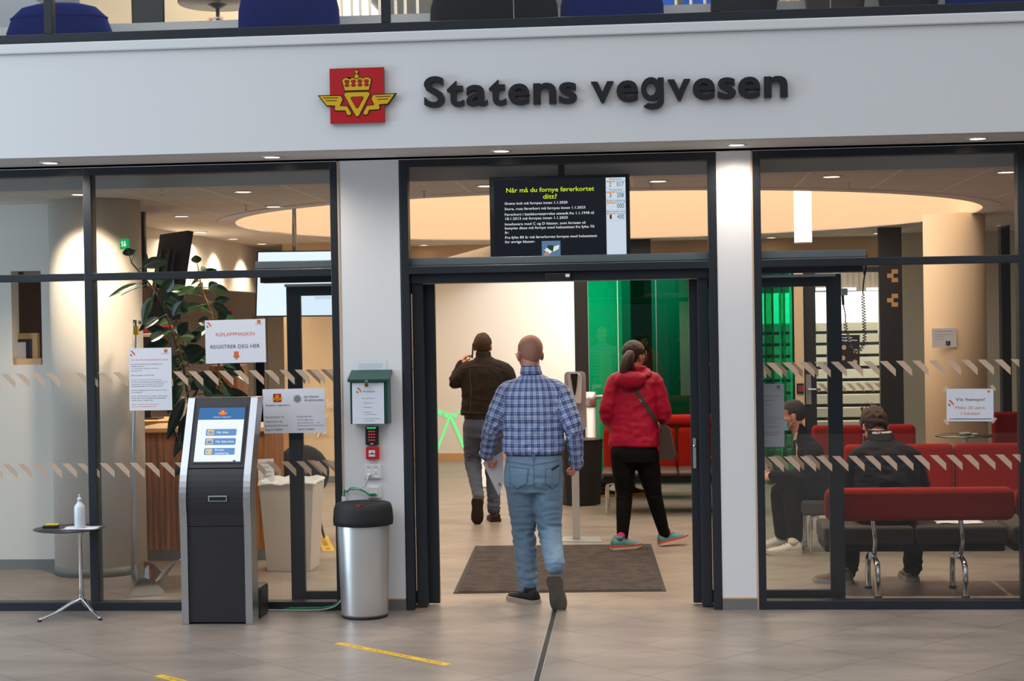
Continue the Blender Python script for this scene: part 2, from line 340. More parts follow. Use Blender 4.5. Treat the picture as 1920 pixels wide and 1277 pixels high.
def curve_pts(P, n=10):
    out = []
    P = [V(p) for p in P]; P = [P[0]] + P + [P[-1]]
    for i in range(1, len(P) - 2):
        for k in range(n):
            t = k / n; out.append(0.5 * ((2 * P[i]) + (-P[i - 1] + P[i + 1]) * t + (2 * P[i - 1] - 5 * P[i] + 4 * P[i + 1] - P[i + 2]) * t * t + (-P[i - 1] + 3 * P[i] - 3 * P[i + 1] + P[i + 2]) * t ** 3))
    return out + [P[-2]]
# ================================================================== THE SETTING
def struct(name, mb, bevel=0, **k): return tag(mb.build(name, bevel=bevel, **k), kind='structure')
XL, XR = -8.5, 7.5
struct('floor', MB().box(XL, XR, -16, 16.5, -0.1, 0, 'floor'))
# fascia with its ledge, soffit
fb = MB().box(XL, XR, -0.55, -0.40, 3.0, 3.66, 'wall')
struct('wall_fascia', fb)
struct('trim_1', MB().box(XL, XR, -0.575, -0.36, 3.662, 3.725, D['wall']), bevel=0.008)
struct('wall_soffit', MB().box(XL, XR, -0.40, 0.0, 3.0, 3.08, 'soffit').box(XL, XR, 0.0, 0.3, 2.985, 3.3, 'soffit'))
struct('wall_upper', MB().box(XL, XR, -0.4, 0.3, 3.3, 3.70, 'wall'))
# piers between the glazed bays
XA, XB, XC, XD, XE, XF, XG = -2.075, -1.656, 0.4165, 0.655, 2.332, -3.808, -3.752
for i, (a, b) in enumerate(((XA + 0.012, XB - 0.006), (XC + 0.004, XD - 0.012))):
    struct('wall_' + ('left_pier', 'right_pier')[i], MB().box(a, b, 0.005, 0.26, 0, 3.0, 'wall'))
    struct('baseboard_' + ('left_pier', 'right_pier')[i], MB().box(a, b, -0.006, 0.005, 0.0, 0.072, 'base').box(a, b, -0.004, 0.004, 0.072, 0.08, 'oak'))
    for k, x in enumerate(((a, -1), (b, 1))):
        pass
struct('trim_2', MB().box(XA, XA + 0.012, 0.0, 0.02, 0.0, 2.99, 'tan').box(XD - 0.012, XD, 0.0, 0.02, 0.0, 2.99, 'tan').box(XL, XR, 0.0, 0.02, 2.982, 3.0, 'grey'))

def film(mb, x0, x1, zt, y=0.012, m='frost'):
    sx = 0.1035; x = x0 - sx + 0.02; n = 0
    while x < x1 and n < 100:
        P = [(x, 0), (x + 0.05, 0), (x + 0.103, -0.054), (x + 0.103, -0.101)]
        # clip to the pane
        Q = []
        for i in range(4):
            a, b = P[i], P[(i + 1) % 4]
            ins = lambda p: x0 <= p[0] <= x1
            if ins(a): Q.append(a)
            for L in (x0, x1):
                if (a[0] - L) * (b[0] - L) < 0:
                    k = (L - a[0]) / (b[0] - a[0]); Q.append((L, a[1] + k * (b[1] - a[1])))
        if len(Q) >= 3:
            cx = sum(q[0] for q in Q) / len(Q); cz = sum(q[1] for q in Q) / len(Q)
            Q.sort(key=lambda q: math.atan2(q[1] - cz, q[0] - cx))
            mb.prism(Q, (0, y, zt), X_, Z_, (0, 0.0006, 0), m)
        x += sx; n += 1
def pane(mb, x0, x1, z0, z1, y=0.02, m='glass'): return mb.box(x0, x1, y, y + 0.008, z0, z1, m)
FD = 0.10
ZT, Z2, Z1, ZB = 2.981, 2.2745, 2.2254, 0.058
def window(n, x0, x1, posts, glass_x):
    e = emp('window_%d' % n, (x0, 0, 0), kind='structure')
    fr = MB().box(x0, x1, 0, FD, 0, ZB, 'frame').box(x0, x1, 0, FD, Z1, Z2, 'frame').box(x0, x1, 0, FD, ZT - 0.05, ZT, 'frame')
    for a, b in posts: fr.box(a, b, -0.001, FD + 0.001, 0, ZT, 'frame')
    fr.build('window_frame', e, bevel=0.003)
    pane(MB(), glass_x[0], glass_x[1], ZB, Z1).build('pane', e)
    pane(MB(), glass_x[0], glass_x[1], Z2, ZT - 0.05).build('pane', e)
    f = MB(); film(f, glass_x[0], glass_x[1], 0.995); film(f, glass_x[0], glass_x[1], 1.606)
    tag(f.build('safety_film', e), 'band of frosted slanted bars stuck on the pane')
    return e
window(1, -6.6, XF, [], (-6.6, XF))
window(2, XF, XA, [(XF, XG), (XA - 0.05, XA)], (XG, XA - 0.05))
window(3, XD, XE, [(XD, XD + 0.05)], (XD + 0.05, XE))
window(4, XE, 4.4, [(XE, XE + 0.056)], (XE + 0.056, 4.4))
# doorway bay: outer frame, transom light, header, telescopic leaves
d = emp('door_1', (XB, 0, 0), kind='structure')
MB().box(XB, XB + 0.052, 0, FD, 0, ZT, 'frame').box(XC - 0.052, XC, 0, FD, 0, ZT, 'frame').box(XB, XC, 0.001, FD - 0.001, Z1, Z2, 'frame').box(XB, XC, 0.001, FD - 0.001, ZT - 0.05, ZT, 'frame').build('door_frame', d, bevel=0.003)
pane(MB(), XB + 0.05, XC - 0.05, Z2, ZT - 0.05).build('pane', d)
MB().box(XB + 0.056, XB + 0.128, 0.085, 0.16, 0.01, Z1, 'frame').box(XC - 0.126, XC - 0.056, 0.085, 0.16, 0.01, Z1, 'frame').box(XB + 0.052, XC - 0.052, 0.055, 0.17, 2.165, Z1, 'frame').build('door_jamb', d, bevel=0.003)
OX0, OX1 = -1.463, 0.236
def leaf(x0, x1, nm, y=0.2):
    l = MB()
    for a, b in ((x0, x0 + 0.095), (x1 - 0.095, x1)): l.box(a, b, y, y + 0.045, 0.012, 2.18, 'frame')
    l.box(x0 + 0.095, x1 - 0.095, y + 0.001, y + 0.044, 2.10, 2.18, 'frame').box(x0 + 0.095, x1 - 0.095, y + 0.001, y + 0.044, 0.012, 0.095, 'frame')
    o = l.build('door_leaf', d, bevel=0.003)
    pane(MB(), x0 + 0.09, x1 - 0.09, 0.09, 2.11, y + 0.02).build('pane', o)
    f = MB(); film(f, x0 + 0.1, x1 - 0.1, 0.985, y + 0.012); film(f, x0 + 0.1, x1 - 0.1, 1.60, y + 0.012); f.build('safety_film', o)
    return o
l1 = leaf(at(541, 800, .2).x, OX0, 'l'); l2 = leaf(OX1, at(1581, 800, .2).x, 'r')
hx = at(1302, 850, .19); MB().box(OX1 + 0.012, OX1 + 0.032, 0.188, 0.2, hx.z - 0.10, hx.z + 0.10, 'alu2').cyl((OX1 + 0.022, 0.178, hx.z + 0.05), (OX1 + 0.022, 0.19, hx.z + 0.05), 0.009, 'chrome').build('lock_plate', l2)
ox0, ox1 = at(484, 505, .2).x, at(1621, 480, .2).x
op = MB().box(ox0, ox1, 0.12, 0.2, 2.285, 2.335, 'alu2').box(ox0, ox1, 0.12, 0.16, 2.262, 2.283, 'alu2').build('door_operator', d, bevel=0.004)
tag(op, 'aluminium track beam')
MB().box(ox0 + .03, ox1 - .02, 0.125, 0.26, 2.19, 2.262, 'black').box(ox0 + .2, ox1 - .2, 0.10, 0.125, 2.16, 2.178, 'alu2').build('track_cover', d, bevel=0.003)
s0 = at(1023, 521, .05); s1 = at(1071, 520, .05)
sb = MB().box(s0.x, s1.x, 0.005, 0.055, 2.168, 2.215, 'black').build('sensor', d, bevel=0.004)
MB().box(s1.x - 0.035, s1.x - 0.008, 0.003, 0.005, 2.188, 2.207, 'paper').build('sensor_label', sb)
MB().cyl((s1.x - 0.02, 0.004, 2.18), (s1.x - 0.02, 0.006, 2.18), 0.003, 'red', 8).build('sensor_light', sb)
# floor groove running into the hall
g0, g1 = fl(1043, 1135), fl(1000, 1300); gd = (g1 - g0).normalized(); gn = V((-gd.y, gd.x, 0))
g = MB(); q = g0 - gd * 0.3; w = g1 + gd * 4
for off, wd, m, h in ((0, 0.026, 'rubber', 0.0015), (-0.018, 0.006, 'alu2', 0.0025), (0.018, 0.006, 'alu2', 0.0025)):
    a = q + gn * (off - wd / 2); b = q + gn * (off + wd / 2); c = w + gn * (off + wd / 2); e_ = w + gn * (off - wd / 2)
    g.add([p + V((0, 0, h)) for p in (a, b, c, e_)] + [p for p in (a, b, c, e_)], [(0, 1, 2, 3), (0, 4, 5, 1), (1, 5, 6, 2), (2, 6, 7, 3), (3, 7, 4, 0)], m)
struct('trim_3', g)
# ------------------------------------------------------------------ hall shell
CC = (-0.47, 5.47); CR = 3.6
def ceiling_with_hole():
    bm = bmesh.new(); n = 96; x0, x1, y0, y1 = XL, XR, 0.36, 16
    mb = MB(); vs = []; fs = []
    def edge(a):
        dx, dy = math.cos(a), math.sin(a); t = 1e9
        if dx > 1e-9: t = min(t, (x1 - CC[0]) / dx)
        if dx < -1e-9: t = min(t, (x0 - CC[0]) / dx)
        if dy > 1e-9: t = min(t, (y1 - CC[1]) / dy)
        if dy < -1e-9: t = min(t, (y0 - CC[1]) / dy)
        return (CC[0] + dx * t, CC[1] + dy * t)
    ang = sorted([2 * math.pi * i / n for i in range(n)] + [math.atan2(y - CC[1], x - CC[0]) % (2 * math.pi) for x in (x0, x1) for y in (y0, y1)])
    R = CR + 0.16
    for a in ang:
        vs.append((CC[0] + R * math.cos(a), CC[1] + R * math.sin(a), 2.9)); vs.append(edge(a) + (2.9,))
    m = len(ang)
    for i in range(m): j = (i + 1) % m; fs.append((2 * i, 2 * i + 1, 2 * j + 1, 2 * j))
    mb.add(vs, fs, 'ceil'); k = len(vs)
    bm.free()
    return mb
struct('ceiling', ceiling_with_hole())
rg = MB(); rg.lathe((CC[0], CC[1], 0), [(CR, 2.9), (CR, 2.892), (CR + 0.17, 2.892), (CR + 0.17, 2.9), (CR, 2.9)], 'soffit', 96, smooth=False, cap=False)
struct('trim_4', rg)
D['cove'] = M('cove_wall', (244, 212, 178), 0.9, var=0.01)
cv = MB(); n = 96; vs = [(CC[0] + CR * math.cos(2 * math.pi * i / n), CC[1] + CR * math.sin(2 * math.pi * i / n), z) for z in (2.89, 3.85) for i in range(n)]
cv.add(vs, [(i, (i + 1) % n, n + (i + 1) % n, n + i) for i in range(n)], 'cove', True)
struct('wall_cove', cv)
D['luminous'] = EM('luminous_ceiling', (255, 238, 218), 2.7)
struct('ceiling_luminous', MB().add(vs[n:], [tuple(range(n))], 'luminous'))
struct('trim_5', MB().box(XL, XR, 0.31, 0.36, 2.865, 2.99, 'grey'))
# upper storey floor slab sits over everything
struct('floor_upper', MB().box(XL, XR, 0.3, 14.5, 3.9, 4.0, 'grey').box(XL, XR, -0.36, 0.34, 3.70, 3.74, 'grey'))
# left near wall with its niche, column
ny = 1.9
n0 = at(22, 600, ny); n1 = at(78, 600, ny); nz0 = at(50, 684, ny).z; nz1 = at(50, 508, ny).z
struct('wall_left_front', MB().box(XL, n0.x, ny, ny + .15, 0, 2.9, 'plaster').box(n1.x, -4.4, ny, ny + .15, 0, 2.9, 'plaster').box(n0.x, n1.x, ny, ny + .15, 0, nz0, 'plaster').box(n0.x, n1.x, ny, ny + .15, nz1, 2.9, 'plaster'))
struct('baseboard_left_front', MB().box(XL, -4.6, ny - .012, ny, 0, 0.075, 'base'))
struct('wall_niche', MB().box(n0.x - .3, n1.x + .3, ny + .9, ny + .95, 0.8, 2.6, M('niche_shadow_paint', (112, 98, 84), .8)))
cc = (-4.34, 1.75); cm = MB().lathe((cc[0], cc[1], 0), [(0.352, 0.07), (0.352, 2.9)], 'plaster', 64)
struct('wall_column', cm); struct('baseboard_column', MB().lathe((cc[0], cc[1], 0), [(0.357, 0), (0.357, 0.07)], 'base', 64))
# left hall wall bulkhead and office behind the counter
struct('wall_left_bulkhead', MB().box(-5.1, -4.95, 2.2, 10.9, 2.33, 2.9, 'warmwall'))
struct('wall_left', MB().box(-6.6, -6.5, 2.1, 14, 0, 2.9, M('office_wall', (196, 178, 158), .8)))
struct('wall_far_left', MB().box(-6.5, -3.72, 11.2, 11.3, 0, 2.9, 'warmwall'))
# curved peach wall by the passage
pm = MB(); pts = [(-4.5, 8.9), (-4.3, 8.75), (-4.05, 8.7), (-3.75, 8.75), (-3.45, 8.95), (-3.25, 9.3), (-3.2, 9.8), (-3.2, 11.8)]
pm.add([(x, y, z) for z in (0.0, 2.9) for x, y in pts], [(i, i + 1, 8 + i + 1, 8 + i) for i in range(7)], 'peach', True)
struct('wall_curved', pm)
bmx = MB(); bmx.add([(x + (0), y - .012, z) for z in (0.0, 0.08) for x, y in pts[:6]], [(i, i + 1, 6 + i + 1, 6 + i) for i in range(5)], 'base', True); struct('baseboard_curved', bmx)
# back wall
struct('wall_back', MB().box(-3.3, -1.02, 11.75, 11.85, 0, 2.9, 'warmwall'))
struct('baseboard_back', MB().box(-3.3, -1.02, 11.735, 11.75, 0, 0.1, 'oak'))
struct('wall_back_bulkhead', MB().box(-4.5, XR, 10.0, 10.12, 2.46, 2.9, 'peach'))
# green marking in lit strips on the back wall
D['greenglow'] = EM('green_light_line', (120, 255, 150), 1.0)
gl = MB(); 
def bar2(mb, p, q, w, y, m):
    a = at(*p, y); b = at(*q, y); dd = (b - a).normalized(); nn = V((-dd.z, 0, dd.x)) * w / 2
    mb.prism([(0, 0)] * 0 or [(p_.x, p_.z) for p_ in (a - nn, b - nn, b + nn, a + nn)], (0, y, 0), X_, Z_, (0, -0.004, 0), m)
for p, q, w in (((843, 782), (818, 848), .028), ((845, 781), (870, 840), .035), ((818, 768), (845, 778), .015), ((845, 780), (866, 772), .01)): bar2(gl, p, q, w, 11.745, 'greenglow')
for u_, v_ in ((825, 774), (837, 779), (853, 779), (866, 771)):
    c = at(u_, v_, 11.74); gl.prism(circ(c.x, c.z, .032), (0, 11.745, 0), X_, Z_, (0, -.004, 0), 'greenglow')
tag(gl.build('green_line_drawing'), 'green line drawing with dots low on the cream back wall', 'wall graphic')
# dark post, green glass screens
gy = 8.0
p0, p1 = at(1079, 700, gy), at(1104, 700, gy)
struct('wall_post', MB().box(p0.x, p1.x, gy - .05, gy + .05, 0, 2.9, 'char'))
gx = [p1.x, at(1160, 700, gy).x, at(1232, 700, gy).x, 1.6]
for i in range(3):
    struct('window_%d' % (5 + i), MB().box(gx[i] + .004, gx[i + 1] - .004, gy, gy + .014, 0.02, 2.6, 'green'))
D['lightroom'] = M('meeting_room_wall', (214, 214, 200), .8)
D['darkroom'] = M('meeting_room_panel', (60, 64, 66), .6)
struct('wall_meeting_room', MB().box(p1.x - .2, -0.42, 11.9, 12.0, 0, 2.9, 'lightroom').box(-0.42, 1.2, 11.3, 11.4, 0, 2.9, 'darkroom').box(-0.28, -0.02, 9.5, 9.6, 0, 2.9, 'char'))
# ================================================================== THINGS ON THE FRONT
# --- emblem, drawn in units of the red square's side
LW = [(1085, 637), (1455, 628), (1330, 788), (1190, 794), (1180, 819), (1195, 859), (1175, 879), (1005, 885), (985, 949), (960, 966), (920, 963), (910, 933), (975, 819), (1105, 807), (1055, 696)]
LW = [((x - 803) / 945.0, (632 - y) / 945.0) for x, y in LW]
def emblem(mb, c, size, xd=X_, yd=Z_, nrm=V((0, -1, 0)), full=True, dep=0.004, back=True, outline=True):
    c = V(c); n = V(nrm)
    def pr(P, lift, d, m, side=None): mb.prism([(p[0] * size, p[1] * size) for p in P], c + n * lift, xd, yd, n * d, m, side)
    B = 'ink' if not full else 'black'
    sq = [(-.5, -.5), (.5, -.5), (.5, .5), (-.5, .5)]
    wr = LW; wl = [(-x, y) for x, y in LW][::-1]
    tri = [(-.225 + .01, .045), (-.20, .055), (.20, .055), (.215, .045), (.235, .02), (.01 + .02, -.365), (0, -.385), (-.03, -.365), (-.235, .02)]
    tin = [(-.095, -.035), (.105, -.035), (.11, -.05), (.01, -.22), (-.01, -.22), (-.105, -.05)]
    if back:
        pr(sq, 0, dep * 2, 'red', 'black')
        if full: 
            for P in (offset_poly(wr, .018), offset_poly(wl, .018)): pr(P, 0, dep * 2.15, 'black')
    z = dep * 2.15 if full else dep * 2
    t = dep * 0.25
    if outline:
        for P in (offset_poly(wr, .014), offset_poly(wl, .014), offset_poly(tri, .014)): pr(P, z, t, B)
    for P in (wr, wl, tri): pr(P, z + t, t * 2 if not full else t, 'yellow')
    if outline: pr(offset_poly(tin, .012), z + 2 * t, t * .5, B)
    pr(tin, z + 2.5 * t if outline else z + 3 * t, t * .5, 'red')
    if full:
        for sx in (1, -1):
            for yy, x0, x1 in ((-.035, .345, .62), (-.085, .375, .575)):
                pr([(sx * x0, yy - .006), (sx * x1, yy - .002), (sx * x1, yy + .01), (sx * x0, yy + .006)][::sx], z + 2 * t, t * .5, B)
    # crown
    base = [(-.22, .095), (.22, .095), (.265, .28)]
    arcs = []
    for k, cx in enumerate((.185, .0625, -.0625, -.185)):
        arcs += [(cx + .075 * math.cos(a) * (1 if k not in (0, 3) else 1), .268 + .052 * math.sin(a)) for a in [math.pi * i / 6 for i in range(1, 6)]]
    crown = base + arcs + [(-.265, .28)]
    if outline: pr(offset_poly(crown, .013), z, t, B)
    pr(crown, z + t, t, 'yellow')
    for cx in (.18, .06, -.06, -.18):
        h = [(cx - .03, .175), (cx - .015, .168), (cx + .015, .168), (cx + .03, .175), (cx + .036, .19), (cx + .014, .205), (cx + .014, .225), (cx + .036, .25), (cx + .03, .275), (cx - .03, .275), (cx - .036, .25), (cx - .014, .225), (cx - .014, .205), (cx - .036, .19)]
        if outline: pr(offset_poly(h, .008), z + 2 * t, t * .4, B)
        pr(h, z + 2.4 * t, t * .4, 'red')
    orb = circ(0, .345, .036); cr_ = [(-.009, .375), (.009, .375), (.009, .415), (.034, .415), (.034, .435), (.009, .435), (.009, .462), (-.009, .462), (-.009, .435), (-.034, .435), (-.034, .415), (-.009, .415)]
    for P in (orb, cr_):
        if outline: pr(offset_poly(P, .011), z, t, B)
        pr(P, z + t, t, 'yellow')
FY = -0.55
def fp(u, v, y=FY): return at(u, v, y)
ec = at(669.5, 179, FY - .03); es = (at(719, 179, FY - .03) - at(617, 180, FY - .03)).x
e = MB(); e.box(ec.x - es / 2 + .02, ec.x + es / 2 - .02, FY - .012, FY, ec.z - es / 2 + .02, ec.z + es / 2 - .02, 'black')
emblem(e, (ec.x, FY - .012, ec.z), es, dep=0.009)
tag(e.build('wall_emblem'), 'red square emblem with yellow crown and winged triangle on the white fascia', 'emblem')
# --- raised letters, each one a thing
word = [('S', 795, 834), ('t', 838, 870), ('a', 874, 914), ('t', 917, 949), ('e', 953, 993), ('n', 1000, 1043), ('s', 1048, 1082), ('v', 1108, 1151), ('e', 1156, 1197), ('g', 1202, 1245), ('v', 1252, 1295), ('e', 1299, 1341), ('s', 1346, 1380), ('e', 1384, 1426), ('n', 1433, 1477)]
seen = {}
zb0 = at(820, 200.5, FY - .03).z
ORD = ['first', 'second', 'third', 'fourth']
tot = {}
for ch, a, b in word: tot[ch] = tot.get(ch, 0) + 1
for i, (ch, a, b) in enumerate(word):
    xa = at(a, 180, FY - .03).x; xb = at(b, 180, FY - .03).x
    vs, fs, w = text_mesh(ch, 0.022, 'LEFT', 0.0, 0.0)
    mnx = min(v[0] for v in vs); kx = (xb - xa) / w; ky = 0.262
    mb = MB(); V2, F2, _ = text_mesh(ch, 0.022, 'LEFT', 0.16, 0.0)
    mb.add([(xa + (x - mnx) * kx, FY - z * .24, zb0 + y * ky + .004) for x, y, z in V2], F2, 'black')
    if ch == 'g':
        mb = MB(); w_g = xb - xa; zg = zb0 + .004; xh = .137; cxg = xa + w_g * .44; rx_, rz_ = w_g * .44, xh / 2 + .004
        def band(pts_o, pts_i):
            n_ = len(pts_o)
            for k_ in range(n_ - 1): mb.prism([pts_o[k_], pts_o[k_ + 1], pts_i[k_ + 1], pts_i[k_]], (0, FY, zg), X_, Z_, (0, -.038, 0), 'black')
        A_ = [2 * math.pi * k_ / 28 for k_ in range(29)]
        band([(cxg + rx_ * math.cos(t), xh / 2 + rz_ * math.sin(t)) for t in A_], [(cxg + rx_ * .46 * math.cos(t), xh / 2 + rz_ * .56 * math.sin(t)) for t in A_])
        sx0_, sx1_ = xb - w_g * .27, xb
        mb.prism([(sx0_, -.005), (sx1_, -.005), (sx1_, xh), (sx0_, xh)], (0, FY, zg), X_, Z_, (0, -.0384, 0), 'black')
        A_ = [-math.pi * .80 * k_ / 14 for k_ in range(15)]; cx2 = xa + w_g * .50
        band([(cx2 + (sx1_ - cx2) * math.cos(t), -.005 + .052 * math.sin(t)) for t in A_], [(cx2 + (sx0_ - cx2) * math.cos(t), -.005 + .018 * math.sin(t)) for t in A_])
    o = mb.build('sign_letter')
    seen[ch] = seen.get(ch, 0) + 1; wd = 'first' if i < 7 else 'second'
    nb = ('between %s and %s' % (word[i - 1][0], word[i + 1][0])) if i not in (0, 6, 7, 14) else {0: 'at the very start beside the emblem', 6: 'ending the first word', 7: 'starting the second word', 14: 'at the very end'}[i]
    tag(o, 'raised black letter %s %s of the %s word' % (ch, nb, wd), 'letter', 'raised black letters on the fascia')
# --- soffit downlights
sx = [-3.943, -2.455, -0.957, 0.543, 2.043]
for k, x in enumerate(sx):
    o = emp('downlight', (x, -0.23, 3.0), ['recessed downlight in the soffit above the column with the small table below', 'recessed downlight in the soffit above the narrow black frame of the plant window', 'recessed downlight in the soffit above the doorway television', 'recessed downlight in the soffit right above the bare white pier', 'recessed downlight in the soffit above the waiting room window'][k], 'light', 'downlights in the soffit')
    MB().lathe((x, -0.23, 0), [(.05, 2.9995), (.05, 2.994), (.066, 2.994), (.066, 3.0), (.05, 3.0)], 'white', 24, cap=False).build('rim', o)
    MB().lathe((x, -0.23, 0), [(0.0, 2.9975), (.05, 2.9975)], 'lampglow', 24).build('lamp_disc', o)
    lamp('downlight_lamp', 'SPOT', (x, -0.235, 2.985), (60, 40, 36, 32, 36)[k], (1, .86, .76), spot_size=2.7, spot_blend=.9, shadow_soft_size=.05, aim=(x, -.1, 0))
# --- television above the doorway
ty = 0.15
a_, b_ = at(917, 330, ty), at(1181, 489, ty); c_ = at(919, 490, ty)
tx0, tx1 = a_.x, at(1181, 400, ty).x; tz0 = at(1050, 491, ty).z; tz1 = at(1050, 329, ty).z
tv = emp('television', ((tx0 + tx1) / 2, ty, tz0), 'black television with yellow heading and queue numbers above the open doorway', 'television')
MB().box(tx0, tx1, ty, ty + .07, tz0, tz1, 'matt').build('casing', tv, bevel=.006)
D['scr'] = EM('screen_dark', (24, 27, 34), 1.0); D['scrw'] = EM('screen_white', (216, 226, 240), 1.0); D['scrt'] = EM('screen_text', (235, 238, 242), 1.0); D['scry'] = EM('screen_yellow', (212, 236, 40), 1.0); D['scrb'] = EM('screen_blue', (96, 128, 158), 1.0); D['scrd'] = EM('screen_ink', (34, 38, 44), 1.0); D['scro'] = EM('screen_orange', (232, 160, 40), 1.0); D['scrl'] = EM('screen_pale_blue', (160, 196, 230), 1.0); D['scrg'] = EM('screen_green', (28, 70, 54), 1.0); D['scrp'] = EM('screen_skin', (190, 140, 120), 1.0)
sc_ = MB(); W_ = tx1 - tx0; H_ = tz1 - tz0
def TX(u): return tx0 + W_ * (u - 562) / 853.0
def TZ(v): return tz1 - H_ * (v - 155) / 510.0
yy = ty - .001
sc_.box(TX(590), TX(1392), yy, ty + .01, TZ(632), TZ(175), 'scr')
yy = ty - .002
sc_.box(TX(1272), TX(1391), yy, ty, TZ(630), TZ(175), 'scrw')
def st(t, u, v, h, m, fit=None, al='LEFT', bold=0.02): sc_.text(t, (TX(u), yy - .001, TZ(v)), X_, Z_, h * H_ / 510 * 1.5, m, bold, al, fit=W_ * fit / 853 if fit else None)
st('Når må du fornye førerkortet', 932, 249, 25, 'scry', 536, 'CENTER', .012)
st('ditt?', 932, 290, 25, 'scry', 84, 'CENTER', .012)
for t, v, w in (('Grønn bok må fornyes innen 1.1.2020', 321, 384), ('Store, rosa førerkort må fornyes innen 1.1.2023', 353, 492), ('Førerkort i bankkortstørrelse utstedt fra 1.1.1998 til', 386, 542), ('18.1.2013 må fornyes innen 1.1.2033', 411, 380), ('Innehavere med C og D klasser, som fortsatt vil', 443, 490), ('benytte disse må fornye med helseattest fra fylte 70', 467, 544), ('år.', 492, 26), ('Fra fylte 80 år må førerkortet fornyes med helseattest', 522, 560), ('for øvrige klasser.', 548, 184)):
    st(t, 653, v, 14, 'scrt', w, 'LEFT', .01)
for k, (hd, n1_, n2_) in enumerate((('Førerkort', '2', '017'), ('Teoriprøve', '3', '208'), ('Bestått oppkjøring', '', '000'), ('Ikke bestilt time', '1', '400'))):
    v = 178 + 63.5 * k
    st(hd, 1331, v + 11, 11, 'scrd', min(112, 8.0 * len(hd)), 'CENTER', .0)
    sc_.box(TX(1273), TX(1328), yy - .0005, yy, TZ(v + 23), TZ(v + 16), 'scro').box(TX(1330), TX(1390), yy - .0005, yy, TZ(v + 23), TZ(v + 16), 'scrl')
    if n1_: st(n1_, 1299, v + 50, 24, 'scrd', 12, 'CENTER', .0)
    st(n2_, 1359, v + 50, 24, 'scrd', 42, 'CENTER', .0)
    sc_.box(TX(1273), TX(1390), yy - .0004, yy, TZ(v + 60), TZ(v + 58.5), 'scrl')
sc_.box(TX(877), TX(991), yy - .0006, yy, TZ(628), TZ(540), 'scrb')
sc_.prism([(TX(912), TZ(566)), (TX(948), TZ(566)), (TX(948), TZ(606)), (TX(912), TZ(606))][::-1], (0, yy - .0006, 0), X_, Z_, (0, -.0004, 0), 'scrg')
sc_.prism([(TX(893), TZ(594)), (TX(908), TZ(580)), (TX(940), TZ(602)), (TX(925), TZ(618))][::-1], (0, yy - .001, 0), X_, Z_, (0, -.0004, 0), 'scrt')
sc_.prism([(TX(944), TZ(606)), (TX(950), TZ(574)), (TX(984), TZ(564)), (TX(980), TZ(588))][::-1], (0, yy - .001, 0), X_, Z_, (0, -.0004, 0), 'scrt')
sc_.prism([(TX(888), TZ(628)), (TX(893), TZ(612)), (TX(912), TZ(604)), (TX(925), TZ(612)), (TX(915), TZ(628))][::-1], (0, yy - .0014, 0), X_, Z_, (0, -.0004, 0), 'scrp')
sc_.build('screen', tv)
MB().text('SONY', (TX(988), ty - .0006, TZ(653)), X_, Z_, .012, 'greyink', .02, 'CENTER').build('bezel_lettering', tv); MB().box(TX(717), TX(721), ty - .001, ty, TZ(660), TZ(656), 'scry').build('power_light', tv)
bx = at(1053, 320, .25).x
MB().box(bx - .02, bx + .02, .215, .245, tz1 - .2, 2.99, 'black').build('ceiling_bracket', tv)
lx0 = (TX(640), TX(1330))
MB().box(lx0[0], lx0[1], ty + .01, ty + .06, tz0 - .012, tz0 + .002, 'matt').build('lower_lip', tv, bevel=.004)

# --- printed sheets -------------------------------------------------------
def sheet(name, quad, y, lines, label, cat='notice', draws=None, paper='paper', mt='w'):
    """quad: TL, TR, BR, BL pixel corners of the paper as it hangs in plane y"""
    P = [at(u, v, y) for u, v in quad]
    o = P[3]; xd = (P[2] - P[3]); yd = (P[0] - P[3]); w = xd.length; h = yd.length; xu = xd.normalized(); yu = yd.normalized()
    mb = MB(); n = xu.cross(yu)
    mb.prism([(0, 0), (w, 0), (w, h), (0, h)], o, xu, yu, -n * .0006, paper)
    for t, x, yv, hh, m, fit, al in lines:
        mb.text(t, o + xu * (x * w) + yu * (yv * h), xu, yu, hh * h * 1.35, m, 0.0, al, fit=(fit * w if fit else None), lift=.0006)
    if draws: draws(mb, o, xu, yu, w, h, n)
    return tag(mb.build(name), label, cat)
def para(x, y0, rows, h, dy):
    return [(t, x, y0 - i * dy, h, m, fit, 'LEFT') for i, (t, fit, m) in enumerate(rows)]
def corner_logo(mb, o, xu, yu, w, h, n, cx=.9, cy=.93, s=.05, mark=(.04, .96), ms=.11):
    c = o + xu * cx * w + yu * cy * h + n * .0006
    emblem(mb, c, s * w, xu, yu, n, full=False, dep=.0003, outline=False)
    x, y = mark; k = ms * w; q = lambda a, b: (x * w + a * k, y * h - b * k)
    mb.prism([q(0, 0), q(.45, 0), q(1, .62), q(1, 1.1)][::-1], o + n * .0006, xu, yu, n * .0003, 'orange')
    mb.prism([q(0, .6), q(.5, 1.1), q(0, 1.1)][::-1], o + n * .0006, xu, yu, n * .0003, 'greyink')
GY = 0.009
hd = 'orange'
